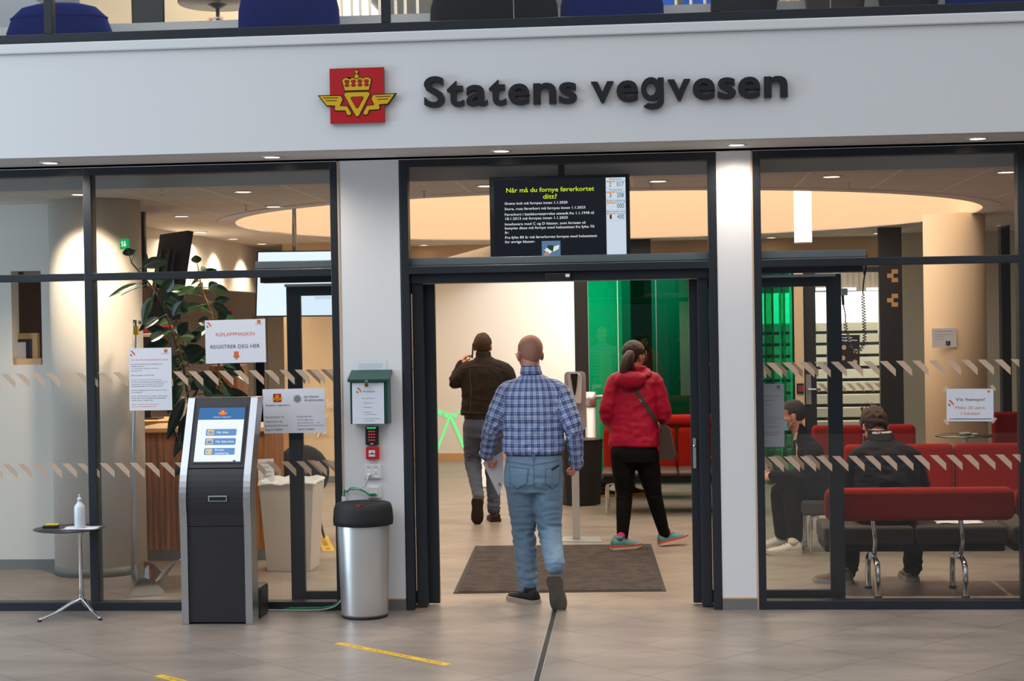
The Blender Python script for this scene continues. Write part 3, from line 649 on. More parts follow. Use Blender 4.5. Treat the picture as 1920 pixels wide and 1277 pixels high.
info = [('Har du ikke forhåndsbestilt time?', .05, .80, .026, hd, .87, 'LEFT'), ('Statens vegvesen', .85, .90, .012, 'ink', .19, 'CENTER')] + para(.05, .735, [('Du kan bestille time på vegvesen.no/', .74, 'ink'), ('trafikkstasjoner', .31, 'ink'), ('- for fornyelse, innbytte av førerkort', .66, 'greyink'), ('og teoriprøve', .25, 'greyink')], .018, .035) + para(.05, .555, [('Eller på telefon: 22 07 30 00', .53, 'ink')], .018, .035) + para(.05, .485, [('Drop-in på førerkorthenvendelser', .72, hd), ('Du kan trekke kølapp og vil bli betjent hvis det', .84, 'greyink'), ('er kapasitet - det må regnes med ventetid.', .76, 'greyink'), ('Forhåndsbestilte timer vil bli prioritert.', .74, 'ink')], .018, .035) + para(.05, .318, [('Ved stor pågang kan det være risiko for ikke å', .84, 'greyink'), ('bli ekspedert.', .25, 'greyink')], .018, .035) + para(.05, .225, [('Helse- og synsattest kan legges i grønn post-', .85, 'greenink'), ('kasse. Den tømmes daglig og melding blir', .8, 'ink'), ('sendt ut etter registrering.', .5, 'ink')], .018, .035) + para(.05, .092, [('HUSK - du kan ordne mye selv på', .63, hd), ('vegvesen.no/digitaletjenester', .57, hd)], .018, .035)
sheet('notice_sheet', ((241, 653), (322, 652), (323, 769), (243, 770)), GY, info, 'white sheet of small print taped left of the kiosk over the chrome rack', draws=lambda *a: corner_logo(*a, cx=.87, cy=.95, s=.07))
def arrow(mb, o, xu, yu, w, h, n):
    corner_logo(mb, o, xu, yu, w, h, n, cx=.895, cy=.94, s=.05, mark=(.03, .955), ms=.075)
    P = [(-.038, .0), (.038, 0), (.038, -.1), (.062, -.1), (0, -.19), (-.062, -.1), (-.038, -.1)]
    mb.prism([((.51 + x) * w, (.265 + y) * h) for x, y in P][::-1], o + n * .0006, xu, yu, n * .0003, 'orange')
sheet('notice_sheet', ((384, 601), (498, 598), (499, 679), (386, 682)), GY, [('KØLAPPMASKIN', .5, .625, .088, 'orange', .64, 'CENTER'), ('REGISTRER DEG HER', .49, .34, .09, 'ink', .82, 'CENTER'), ('Statens vegvesen', .895, .875, .02, 'ink', .13, 'CENTER')], 'white sign with an orange heading and down arrow above the kiosk', 'sign', draws=arrow)
def rail(mb, o, xu, yu, w, h, n):
    emblem(mb, o + xu * .235 * w + yu * .80 * h + n * .0006, .13 * w, xu, yu, n, full=False, dep=.0003, outline=False)
    c = o + xu * .56 * w + yu * .77 * h + n * .0006
    for a in range(0, 360, 45):
        d = xu * math.cos(math.radians(a + 22)) + yu * math.sin(math.radians(a + 22)); s_ = n.cross(d); k = .07 * w
        for p, q in ((0, 1), ):
            mb.add([c + d * k * .15 - s_ * .002 * 1, c + d * k - s_ * .001, c + d * k + s_ * .001, c + d * k * .15 + s_ * .002], [(0, 1, 2, 3)], 'ink')
        for off in (.35, .6):
            for sg in (1, -1):
                t_ = (d + s_ * sg).normalized(); b0 = c + d * k * off
                mb.add([b0 - d * .0015, b0 + t_ * k * .4 - d * .0012, b0 + t_ * k * .4 + d * .0012, b0 + d * .0015], [(0, 1, 2, 3)], 'ink')
sheet('notice_sheet', ((492, 730), (609, 728), (611, 811), (495, 813)), GY, [('Statens vegvesen', .235, .615, .05, 'ink', .39, 'CENTER'), ('Jernbane-', .67, .79, .062, 'ink', .25, 'LEFT'), ('direktoratet', .67, .71, .062, 'ink', .31, 'LEFT'), ('Henvendelser til:', .02, .35, .045, 'greyink', .31, 'LEFT'), ('Vegkontoret og', .02, .25, .045, 'greyink', .28, 'LEFT'), ('Jernbanedirektoratet', .02, .16, .045, 'greyink', .38, 'LEFT'), ('Ring 91195834', .02, .06, .048, 'ink', .28, 'LEFT'), ('Enquiries for:', .54, .35, .045, 'greyink', .25, 'LEFT'), ('The Norwegian Public', .54, .28, .03, 'ink', .27, 'LEFT'), ('Roads Administration      and', .54, .215, .03, 'ink', .36, 'LEFT'), ('The Norwegian Railway Directorate', .54, .155, .03, 'ink', .43, 'LEFT'), ('Call 91195834', .54, .06, .048, 'ink', .27, 'LEFT')], 'white sheet with two agency logos and phone numbers right of the kiosk', draws=rail)
def bar(mb, o, xu, yu, w, h, n):
    corner_logo(mb, o, xu, yu, w, h, n, cx=.9, cy=.92, s=.045, mark=(.04, .65), ms=.11)
    mb.prism([(.05 * w, .06 * h), (.16 * w, .06 * h), (.16 * w, .085 * h), (.05 * w, .085 * h)], o + n * .0006, xu, yu, n * .0003, 'orange')
    mb.prism([(.16 * w, .06 * h), (.96 * w, .06 * h), (.96 * w, .085 * h), (.16 * w, .085 * h)], o + n * .0006, xu, yu, n * .0003, 'greyink')
    for sx_, sy_, a in ((-.02, 1.0, .9), (1.0, 1.02, -.9), (-.01, -.02, -.9), (1.01, .03, .9)):
        p = o + xu * sx_ * w + yu * sy_ * h; d = xu * math.cos(a) + yu * math.sin(a); s_ = n.cross(d)
        mb.add([p - d * .02 - s_ * .009, p + d * .02 - s_ * .009, p + d * .02 + s_ * .009, p - d * .02 + s_ * .009], [(0, 1, 2, 3)], 'frost')
sheet('notice_sheet', ((1774.5, 729), (1862, 728), (1863, 790), (1775, 790)), GY, [('Vis hensyn!', .51, .625, .105, 'ink', .62, 'CENTER'), ('Maks 20 pers.', .51, .38, .09, 'orange', .65, 'CENTER'), ('I lokalet!', .51, .2, .09, 'orange', .4, 'CENTER')], 'white sheet taped at its corners asking for twenty people at most', draws=bar)
sheet('notice_sheet', ((1388, 721), (1470, 719), (1471, 838), (1389, 839)), 0.175, info, 'white sheet of small print half hidden by the right window frame', draws=lambda *a: corner_logo(*a, cx=.87, cy=.95, s=.07))
# lettering on the curved wall behind the left window
for t, u, v in (('k', 612, 765), ('går', 596, 790), ('lys', 600, 813)):
    p = at(u - (12 if t != 'k' else 0), v, 8.66); tag(MB().text(t, p, X_, Z_, .16, 'white', .02).build('wall_word'), 'pale word ' + t + ' on the curved peach wall behind the left window', 'lettering', 'pale words on the curved wall')

# --- red-ribbed floor tapes
def tape(p0, p1, w, label, txt=True, z=0.001):
    d = (p1 - p0); L = d.length; d.normalize(); s_ = Z_.cross(d)
    mb = MB(); a = p0; mb.prism([(0, -w / 2), (L, -w / 2), (L, w / 2), (0, w / 2)], a, d, s_, (0, 0, z), 'tape')
    if txt:
        h = w * .62
        for t, f0, fw in (('1 METER', .06, .18), ('HOLD AVSTAND', .30, .38), ('1 METER', .76, .18)):
            mb.text(t, a + d * (f0 * L) - s_ * w * .26 + V((0, 0, z)), d, s_, h, 'ink', 0.0, 'LEFT', fit=fw * L)
    return tag(mb.build('floor_tape'), label, 'tape')
tape(fl(633, 1206), fl(840, 1246.5), .052, 'yellow floor strip with black lettering between bin and metal groove')
t0 = fl(296, 1266.5); td = (fl(840, 1246.5) - fl(633, 1206)).normalized(); tape(t0, t0 + td * .98, .052, 'yellow floor strip cut off by the lower edge below the kiosk')
t0 = fl(604, 1005); t1 = fl(617, 1033); tape(t0, t1, .1, 'yellow floor strip seen inside through the left window', True)

# --- ticket kiosk
kx0, kx1 = -3.033, -2.572
kp = [(-.485, 0), (-.487, .62), (-.500, .74), (-.497, .84), (-.470, .95), (-.40, 1.10), (-.325, 1.26), (-.245, 1.43)]   # front profile (y, z)
kz = at(430, 745, -.245).z
kp = [(y, z * kz / 1.43) for y, z in kp]
kp = [(p.x, p.y) for p in curve_pts([(y, z, 0) for y, z in kp], 3)]; KNEE = min(range(len(kp)), key=lambda i: abs(kp[i][1] - .95 * kz / 1.43))
ko = emp('ticket_kiosk', ((kx0 + kx1) / 2, -.3, 0), 'charcoal ticket kiosk with lit touch screen and silver side rails', 'kiosk')
def strip(x0, x1, prof, back, m, nm, parent, rng=None, out=0.0, bev=.004):
    P = [(y - out, z) for y, z in prof]; B = [(y + back, z) for y, z in prof][::-1]; mb = MB()
    mb.prism(P + B, (x0, 0, 0), (0, 1, 0), Z_, (x1 - x0, 0, 0), m); return mb.build(nm, parent, bevel=bev)
def kseg(z0, z1):
    f = lambda z: next(y0 + (y1 - y0) * (z - a) / (b - a) for (y0, a), (y1, b) in zip(kp, kp[1:]) if a <= z <= b + 1e-9)
    return [(f(z0), z0)] + [(y, z) for y, z in kp if z0 < z < z1] + [(f(z1), z1)]
rw = .045
strip(kx0 + rw, kx1 - rw, kseg(.012, .62 * kz / 1.43), .2, 'char', 'lower_door', ko)
strip(kx0 + rw, kx1 - rw, kseg(.622 * kz / 1.43, .985 * kz / 1.43), .2, 'char', 'printer_cover', ko)
strip(kx0 + rw, kx1 - rw, kseg(.988 * kz / 1.43, kz), .09, 'char', 'screen_housing', ko)
for x0 in (kx0, kx1 - rw): strip(x0, x0 + rw, kp, .14, 'alu', 'side_rail', ko, out=.012)
MB().box(kx0 + .02, kx1 + .002, -.30, -.06, 0, .205, 'char').build('foot_box', ko, bevel=.02)
MB().prism([(-.34, 0), (-.2, 0), (-.2, .9), (-.12, kz * .98), (-.17, kz * .98), (-.34, .9)], (kx0 + .05, 0, 0), (0, 1, 0), Z_, (kx1 - kx0 - .1, 0, 0), 'matt').build('back_shell', ko)
f0, f1 = kp[-1], kp[-3]
up = V((0, f0[0] - f1[0], f0[1] - f1[1])).normalized(); xn = X_.cross(up)  # outward normal
so = V((0, kp[KNEE][0], kp[KNEE][1])); 
def KS(t): # distance along face up from the knee
    return so + up * t
mid = (kx0 + kx1) / 2
up = (V((0, kp[-1][0], kp[-1][1])) - V((0, kp[KNEE][0], kp[KNEE][1]))).normalized(); xn = X_.cross(up)
sw, sh = .305, .375; tb = .085
D['kbl'] = EM('kiosk_blue', (70, 118, 172), 1.0); D['kwh'] = EM('kiosk_white', (238, 246, 255), 1.05); D['kbt'] = EM('kiosk_button', (108, 152, 204), 1.0); D['kye'] = EM('kiosk_yellow', (240, 206, 140), 1.0); D['kre'] = EM('kiosk_red', (222, 60, 60), 1.0)
o_ = V((mid - sw / 2, 0, 0)) + so + up * tb + xn * .004
fm = MB(); t_ = .012
for (a, b, c, d_) in ((-t_, -t_, sw + t_, 0), (-t_, sh, sw + t_, sh + t_), (-t_, 0, 0, sh), (sw, 0, sw + t_, sh)):
    fm.prism([(a, b), (c, b), (c, d_), (a, d_)], o_ - xn * .004, X_, up, xn * .006, 'black')
fm.build('screen_frame', ko)
ks = MB(); ks.prism([(0, 0), (sw, 0), (sw, sh), (0, sh)], o_ - xn * .004, X_, up, xn * .002, 'kwh')
oo = o_ - xn * .002
def kq(x0, y0, x1, y1, m, l=.0003, r=0):
    cx, cy = (x0 + x1) / 2 * sw, (y0 + y1) / 2 * sh
    P = rrect((x1 - x0) * sw, (y1 - y0) * sh, r, cx=cx, cy=cy) if r else [(x0 * sw, y0 * sh), (x1 * sw, y0 * sh), (x1 * sw, y1 * sh), (x0 * sw, y1 * sh)]
    ks.prism(P, oo, X_, up, xn * l, m)
def kt(t, x, y, h, m, al='LEFT', fit=None): ks.text(t, oo + X_ * x * sw + up * y * sh, X_, up, h * sh * 1.35, m, .008, al, fit=fit * sw if fit else None, lift=.0008)
kq(0, .775, 1, 1, 'kbl')
emblem(ks, oo + X_ * .52 * sw + up * .905 * sh + xn * .0003, .14 * sw, X_, up, xn, full=False, dep=.0003, outline=False)
kt('Statens vegvesen', .52, .815, .02, 'kwh', 'CENTER', .38)
for j, (y, ts) in enumerate(((.54, ('Har time',)), (.37, ('Har ikke time',)), (.19, ('Bestått', 'oppkjøring')))):
    kq(.2, y - .062, .86, y + .062, 'kbt', .0003, .008); kq(.23, y - .048, .37, y + .048, 'kye', .0005, .005)
    if j < 2: kq(.25, y - .035, .35, y + .018, 'kbt', .0007)
    if j == 0: kt('31', .3, y - .03, .035, 'kye', 'CENTER', .09)
    if j == 1: kt('x', .3, y - .025, .035, 'kre', 'CENTER', .05)
    if j == 2: kq(.25, y - .012, .28, y + .012, 'kbt', .0007); kq(.31, y - .012, .35, y - .004, 'kbt', .0007)
    if len(ts) == 1: kt(ts[0], .43, y - .018, .042, 'kwh', 'LEFT', .25 if j == 0 else .38)
    else: kt(ts[0], .43, y + .012, .036, 'kwh', 'LEFT', .2); kt(ts[1], .43, y - .048, .036, 'kwh', 'LEFT', .3)
kq(.84, .0, .9, .03, 'kbl')
ks.build('screen', ko)
sl = MB(); zc = .80 * kz / 1.43; yc = kseg(zc, zc + .01)[0][0]
sl.box(mid - .06 + .02, mid + .06 + .02, yc - .010, yc + .004, zc - .018, zc + .018, 'alu2').box(mid - .035, mid + .075, yc - .0105, yc - .004, zc - .013, zc + .012, 'black').box(mid - .02, mid + .06, yc - .013, yc - .010, zc - .006, zc - .002, 'matt')
sl.build('ticket_slot', ko, bevel=.002)

# --- pedal bin: steel body, black sensor lid
bc = fl(681, 1159); bc = V((bc.x, -.212, 0)); bo = emp('waste_bin', bc, 'tall brushed steel bin with a black domed lid in front of the pier', 'bin')
bz = at(681, 985, bc.y - .17).z
MB().lathe((bc.x, bc.y, 0), [(.146, .0), (.150, .008), (.150, .016)], 'rubber', 48).build('base_ring', bo)
MB().lathe((bc.x, bc.y, 0), [(.149, .016), (.152, .03), (.172, bz), (.170, bz + .01)], 'steel', 64).build('body', bo)
h1 = at(681, 942, bc.y).z
MB().lathe((bc.x, bc.y, 0), [(.180, bz - .015), (.193, bz - .012), (.196, bz + .02), (.190, h1 - .04), (.180, h1 - .008), (.165, h1), (.14, h1 - .004), (.07, h1 - .016), (0, h1 - .02)], 'matt', 64).build('lid', bo)
MB().ob((bc.x + .0, bc.y - .165, h1 - .004), .05, .03, .012, 'black').ob((bc.x + .0, bc.y - .178, h1 - .006), .03, .006, .008, 'red').build('sensor', bo, bevel=.002)

# --- mailbox on the pier and what hangs below it
my = -.125; m0 = at(656, 712, my); m1 = at(727, 795, my); mz0 = at(690, 795, my).z; mz1 = at(690, 713, my).z
mo = emp('letter_box', ((m0.x + m1.x) / 2, -.06, mz0), 'dark green letter box with a sloping lid on the white pier', 'letter box')
MB().prism([(my, mz0), (.004, mz0), (.004, mz1 + .045), (my, mz1)], (m0.x, 0, 0), (0, 1, 0), Z_, (at(727, 750, my).x - m0.x, 0, 0), 'box_green').build('body', mo, bevel=.004)
MB().prism([(my - .022, mz1 - .012), (my - .022, mz1 + .008), (.003, mz1 + .065), (.003, mz1 + .045), (my, mz1 + .0)], (m0.x - .012, 0, 0), (0, 1, 0), Z_, (at(727, 750, my).x - m0.x + .024, 0, 0), 'box_green').build('lid', mo, bevel=.003)
pl = MB(); px_ = (m0.x + at(727, 750, my).x) / 2 - .01; pz = mz1 - .03
pl.box(px_ - .011, px_ + .011, my - .034, my - .02, pz - .012, pz + .012, 'brass').tube([(px_ - .007, my - .027, pz + .01), (px_ - .007, my - .027, pz + .024), (px_, my - .027, pz + .031), (px_ + .007, my - .027, pz + .024), (px_ + .007, my - .027, pz + .01)], .0022, 'chrome')
pl.build('padlock', mo)
bl = [('Postkasse', .34, .77, .042, 'ink', .37, 'LEFT'), ('For innlevering av', .3, .61, .026, 'greyink', .4, 'LEFT'), ('- synsattest', .33, .5, .026, 'greyink', .32, 'LEFT'), ('- helseattest', .33, .39, .026, 'greyink', .29, 'LEFT'), ('- søknad om', .33, .275, .026, 'greyink', .28, 'LEFT'), ('  utsatt levering', .36, .22, .026, 'greyink', .35, 'LEFT'), ('- annen dokumentasjon', .33, .115, .026, 'greyink', .54, 'LEFT'), ('  i førerkortsak', .36, .06, .026, 'greyink', .31, 'LEFT')]
def mk(mb, o, xu, yu, w, h, n):
    x, y, k = .14 * w, .885 * h, .15 * w; q = lambda a, b: (x + a * k, y - b * k)
    mb.prism([q(0, 0), q(.45, 0), q(1, .62), q(1, 1.1)][::-1], o + n * .0006, xu, yu, n * .0003, 'orange'); mb.prism([q(0, .6), q(.5, 1.1), q(0, 1.1)][::-1], o + n * .0006, xu, yu, n * .0003, 'greyink')
sheet('notice_sheet', ((660, 718), (719.5, 718), (720.5, 794.5), (661, 795)), my - .003, bl, 'curling white list taped to the front of the green letter box', draws=mk)
sheet('notice_sheet', ((665.5, 675), (724, 675), (725, 697), (666, 697)), .003, [('Det kan ta opptil seks uker før helseattest er', .12, .62, .06, 'greyink', .78, 'LEFT'), ('behandlet. Se mer på våre nettsider om du', .12, .47, .06, 'greyink', .75, 'LEFT'), ('har spørsmål. Husk å signere skjemaet', .12, .32, .06, 'greyink', .76, 'LEFT'), ('før levering i kassen.', .12, .17, .06, 'greyink', .6, 'LEFT')], 'small white slip of text standing above the green letter box')
c0, c1 = at(685, 801, -.02), at(709.5, 834, -.02)
kpd = emp('keypad', ((c0.x + c1.x) / 2, 0, c1.z), 'black keypad with glowing red keys under the green letter box', 'keypad')
MB().box(c0.x, c1.x, -.028, .006, c1.z, c0.z, 'black').build('casing', kpd, bevel=.003)
D['gled'] = EM('green_led', (20, 230, 90), 2.0); D['rled'] = EM('red_led', (255, 60, 70), 1.2)
MB().box(c0.x + .012, c1.x - .014, -.0285, -.027, c0.z - .008, c0.z - .003, 'gled').build('status_light', kpd)
km = MB()
for i in range(3):
    for j in range(4): km.box(c0.x + .022 + i * .0165, c0.x + .030 + i * .0165, -.0290, -.0275, c0.z - .032 - j * .019, c0.z - .025 - j * .019, 'rled')
km.build('keys', kpd); MB().box(c0.x + .035, c0.x + .052, -.0290, -.0275, c1.z + .004, c1.z + .011, 'paper').build('maker_plate', kpd)
c0, c1 = at(686, 838, -.03), at(710.5, 861, -.03)
fa = emp('fire_alarm', ((c0.x + c1.x) / 2, 0, c1.z), 'square red fire alarm call point below the keypad', 'fire alarm')
MB().box(c0.x, c1.x, -.035, .006, c1.z, c0.z, M('alarm_red', (206, 24, 34), .35)).build('casing', fa, bevel=.004)
w_ = c1.x - c0.x; MB().box(c0.x + w_ * .22, c1.x - w_ * .28, -.0365, -.034, c1.z + .018, c0.z - .022, 'white').prism(circ((c0.x + c1.x) / 2, (c0.z + c1.z) / 2 - .003, .007, 12), (0, -.0365, 0), X_, Z_, (0, -.0006, 0), 'ink').prism([((c0.x + c1.x) / 2 - .022, c1.z + .035), ((c0.x + c1.x) / 2 - .010, c1.z + .029), ((c0.x + c1.x) / 2 - .010, c1.z + .041)], (0, -.0365, 0), X_, Z_, (0, -.0006, 0), 'ink').prism([((c0.x + c1.x) / 2 + .022, c1.z + .035), ((c0.x + c1.x) / 2 + .010, c1.z + .041), ((c0.x + c1.x) / 2 + .010, c1.z + .029)], (0, -.0365, 0), X_, Z_, (0, -.0006, 0), 'ink').build('glass_plate', fa)
c0, c1 = at(683.5, 871, -.02), at(714, 897, -.02)
so2 = emp('power_outlet', ((c0.x + c1.x) / 2, 0, c1.z), 'white four-way power outlet with one white plug in it', 'outlet')
MB().box(c0.x, c1.x, -.024, .006, c1.z, c0.z, 'white').build('plate', so2, bevel=.003)
sm = MB()
for i in (.28, .72):
    for j in (.27, .73):
        x = c0.x + (c1.x - c0.x) * i; z = c1.z + (c0.z - c1.z) * j
        sm.lathe((x, -.0242, z), [(.0, .0), (.016, .0), (.018, .0015), (.0195, .0015), (.0195, 0)], 'white', 20, ax=(0, -1, 0), cap=False)
        for dx in (-.006, .006): sm.prism(circ(x + dx, z, .0022, 8), (0, -.0262, 0), X_, Z_, (0, -.0004, 0), 'ink')
sm.build('sockets', so2)
qx = c0.x + (c1.x - c0.x) * .28; qz = c1.z + (c0.z - c1.z) * .27
c2, c3 = at(688, 910, -.02), at(713, 934, -.02)
do = emp('data_outlet', ((c2.x + c3.x) / 2, 0, c3.z), 'white network socket with two green cables in it above the bin', 'outlet')
MB().box(c2.x, c3.x, -.02, .006, c3.z, c2.z, 'white').build('plate', do, bevel=.004)
MB().box(c2.x + .018, c3.x - .018, -.035, -.018, c3.z + .02, c2.z - .012, 'white').box(c2.x + .022, c3.x - .022, -.037, -.034, c3.z + .02, c3.z + .034, 'cable_green').build('socket_block', do, bevel=.002)
wc = MB(); wc.cyl((qx, -.024, qz), (qx, -.055, qz), .015, 'white', 16, .010)
wc.tube(curve_pts([(qx, -.05, qz), (qx - .005, -.08, qz - .03), at(685, 910, -.06), at(668, 918, -.04), at(655, 920, -.02), at(645, 930, -.012), at(643, 940, -.012), at(643, 1100, -.012), at(636, 1130, -.02), at(615, 1141, -.03), at(580, 1144, -.04), fl(500, 1143.5, .006)]), .0035, 'cable_white', 8)
tag(wc.build('power_cable'), 'white power cable from the wall plug down behind the bin to the kiosk', 'cable')
for k in range(2):
    gc = MB(); dx = k * .006
    gc.tube(curve_pts([(c2.x + .03 + k * .018, -.037, c3.z + .026), at(692, 928, -.05) + V((0, 0, dx)), at(680, 921 - k * 2, -.05), at(660, 917 - k * 3, -.035), at(650, 922, -.02) + V((dx, 0, 0)), at(644, 936, -.014) + V((dx, 0, 0)), at(643, 1100, -.014) + V((dx, 0, 0)), at(633, 1131 - k * 2, -.02), at(612, 1139 - k, -.03), at(575, 1141 - 2 * k, -.035), fl(502, 1141 - k, .008)]), .0032, 'cable_green', 8)
    tag(gc.build('network_cable'), ['lower', 'upper'][k] + ' of the two green network cables looping from the socket to the kiosk', 'cable', 'green network cables')
# small upright trunking beside the pier that the cables enter
tag(MB().box(at(641, 945, -.01).x, at(649, 945, -.01).x, -.018, .004, .3, at(645, 931, -.01).z, 'white').build('cable_trunking', bevel=.002), 'slim white cable trunking down the left edge of the pier', 'trunking')

# --- side table with bottle, napkin and tape dispenser
tcz = at(140, 989, -.12).z; tb_ = fl(157, 1152); tcx = at(135, 990, -.12).x; tcy = -.17
to = emp('side_table', (tb_.x, tcy, 0), 'round dark bistro table on a chrome tripod beside the left window', 'table')
MB().lathe((tcx, tcy, 0), [(0, tcz - .006), (.215, tcz - .006), (.232, tcz - .001), (.232, tcz + .003), (0, tcz + .004)], 'char', 64).build('table_top', to)
tx_ = tb_.x
MB().lathe((tx_, tcy, 0), [(.019, .10), (.013, .2), (.012, tcz - .05), (.03, tcz - .02), (.045, tcz - .007)], 'chrome', 20).build('stem', to)
for p in (fl(74, 1166), fl(188, 1163), V((tx_ - .03, tcy + .2, 0))):
    MB().tube(curve_pts([(tx_, tcy, .115), (tx_ + (p.x - tx_) * .25, tcy + (p.y - tcy) * .25, .09), (tx_ + (p.x - tx_) * .6, tcy + (p.y - tcy) * .6, .045), (p.x, p.y, .012)], 6), [.014] * 6 + [.012] * 6 + [.009] * 7, 'chrome', 10).cyl((p.x, p.y, 0), (p.x, p.y, .008), .014, 'rubber', 12).build('leg', to)
bp_ = at(150, 985, -.19); z0 = tcz + .005
bt = emp('spray_bottle', (bp_.x, -.19, z0), 'translucent white sanitizer bottle standing on the side table', 'bottle')
D['milky'] = M('milky_plastic', (214, 220, 226), .3, var=.02)
MB().lathe((bp_.x, -.19, z0), [(0, 0), (.034, 0), (.036, .008), (.036, .135), (.031, .15), (.016, .168), (.013, .175), (.013, .185)], 'milky', 28).build('bottle_body', bt)
MB().lathe((bp_.x, -.19, z0), [(.015, .182), (.015, .198), (.006, .203), (.005, .215), (.008, .216), (.008, .222), (0, .223)], 'milky', 20).build('pump_cap', bt)
npk = MB(); nc = at(153, 989, -.18); nv = []; 
for j in range(7):
    for i in range(11):
        nv.append((nc.x - .115 + .023 * i + .01 * math.sin(j), -.26 + .028 * j, tcz + .0048 + .004 * abs(noise.noise(V((i * .5, j * .6, 1))))))
npk.add(nv, [(j * 11 + i, j * 11 + i + 1, (j + 1) * 11 + i + 1, (j + 1) * 11 + i) for j in range(6) for i in range(10)], 'paper', True)
no = npk.build('paper_napkin'); no.modifiers.new('s', 'SOLIDIFY').thickness = .001; tag(no, 'crumpled white paper napkin under the sanitizer bottle', 'napkin')
tc_ = at(95, 986, -.17)
sg = emp('stapler', (tc_.x, -.17, z0), 'small black and yellow tool lying on the left of the side table', 'tool')
MB().ob((tc_.x, -.17, z0 + .008), .105, .04, .016, 'matt', rot=.15).build('base', sg, bevel=.006); MB().ob((tc_.x + .012, -.17, z0 + .021), .085, .034, .012, 'tape', rot=.15).build('handle', sg, bevel=.005)
# ================================================================== INSIDE THE HALL
D['hdisc'] = EM('hall_lamp_disc', (255, 226, 190), 8)
dls = [((-4.212, 1.074), 'over the left front wall by the black frame', 1), ((-3.011, 1.188), 'in front of the round light well, left end', 1), ((-3.145, 2.722), 'just at the left rim of the round light well', 0), ((-4.192, 3.602), 'above the hanging monitor', 1), ((-4.705, 6.03), 'second along the counter wall', 1), ((-4.723, 7.42), 'third along the counter wall', 1), ((-4.688, 8.638), 'last along the counter wall', 1), ((0.05, 1.14), 'above the right side of the television', 1), ((-1.204, 1.192), 'close by the left edge of the television', 1), ((-2.878, 10.027 - .25), 'far back over the cream wall', 0), ((1.282, 1.119), 'above the hanging cylinder lamp', 1), ((1.475, 9.75), 'far back beside the cylinder lamp', 0), ((2.706, 9.229), 'far back behind the light well, right', 0), ((3.925, 8.048), 'far back over the peach column', 1), ((2.496, 1.093), 'in the top right corner of the waiting room window', 1), ((-4.755, 4.179), 'first along the counter wall', 1)]
for (x, y), w_, on in dls:
    o = emp('ceiling_downlight', (x, y, 2.9), 'round hall ceiling downlight ' + w_, 'light', 'downlights in the hall ceiling')
    MB().lathe((x, y, 0), [(.062, 2.8995), (.062, 2.893), (.078, 2.893), (.078, 2.9), (.062, 2.9)], 'white', 20, cap=False).build('rim', o)
    MB().lathe((x, y, 0), [(0.0, 2.8975), (.062, 2.8975)], 'hdisc', 20).build('lamp_disc', o)
    if on: lamp('hall_downlight_lamp', 'SPOT', (x, y, 2.885), (130 if x < -4.1 else 120) if y < 2 else 95, (1, .80, .58), spot_size=2.1, spot_blend=.6, shadow_soft_size=.05, aim=(x, y, 0))
# hanging cylinder lamp
cy = 3.9; c = at(1506, 457, cy); cx = c.x; r_ = .077
o = emp('pendant_lamp', (cx, cy, c.z), 'glowing white cylinder lamp hanging in the round light well', 'pendant lamp')
D['pend'] = EM('pendant_glow', (255, 244, 226), 2.6)
MB().lathe((cx, cy, 0), [(r_ * .9, c.z + .01), (r_, c.z + .012), (r_, c.z + .62), (0, c.z + .63)], 'pend', 32).build('shade', o)
MB().lathe((cx, cy, 0), [(0, c.z + .004), (r_ * .96, c.z + .004), (r_ * 1.01, c.z + .012)], 'white', 32).build('lower_diffuser', o)
MB().cyl((cx, cy, c.z + .62), (cx, cy, 3.85), .006, 'white', 8).build('rod', o)
# sprinklers
for u, v, w_ in ((303, 363, 'left, before the monitor pole'), (795, 366, 'left of the television'), (1221, 352, 'right of the television'), (1591, 350, 'right of the cylinder lamp'), (461, 392, 'at the left rim of the light well')):
    p = fl(u, v - 8, 2.9); mb = MB().cyl((p.x, p.y, 2.9), (p.x, p.y, 2.855), .006, 'chrome', 8); mb.lathe((p.x, p.y, 0), [(.0, 2.895), (.022, 2.896), (.022, 2.9)], 'white', 12).lathe((p.x, p.y, 0), [(0, 2.85), (.014, 2.852), (.014, 2.855)], 'chrome', 10)
    tag(mb.build('sprinkler_head'), 'small sprinkler head in the hall ceiling ' + w_, 'sprinkler', 'sprinklers in the hall ceiling')
def slab(u0, v0, u1, v1, y, dy, m, name, label=None, cat=None, bevel=0, parent=None, kind=None):
    a, b = at(u0, v0, y), at(u1, v1, y)
    o = MB().box(a.x, b.x, y, y + dy, b.z, a.z, m).build(name, parent, bevel=bevel)
    return tag(o, label, cat, kind=kind)
# ---- left: niche, exit sign reflection, monitor, banner stand, counter
ny2 = ny + .02
o = emp('display_frame', at(48, 680, ny2), 'beige framed notice standing in the niche of the left wall', 'frame')
slab(24, 625, 71, 677, ny2 + .1, .05, 'oak', 'outer_frame', parent=o, bevel=.004); slab(27, 636, 60, 674, ny2 + .096, .004, 'char', 'screen', parent=o); slab(24.5, 642, 49, 674, ny2 + .092, .002, 'paper', 'printed_page', parent=o)
slab(23, 673, 77, 684, ny2, .35, 'oak', 'niche_shelf', 'pale oak shelf board at the bottom of the wall niche', 'shelf')
D['reflg'] = EM('sign_reflection_green', (10, 178, 96), 1.0); D['reflw'] = EM('sign_reflection_white', (235, 255, 240), 1.0)  # reflection in the front glass, put in as glowing colour at the column
ex = emp('sign_reflection', at(232, 457, 1.36), 'glass reflection of a green exit sign, built as a glowing panel on the column', 'sign reflection')
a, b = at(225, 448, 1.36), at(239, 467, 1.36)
MB().box(a.x, b.x, 1.36, 1.40, b.z, a.z, 'reflg').build('reflection_panel', ex)
mx_ = (a.x + b.x) / 2; mz = (a.z + b.z) / 2
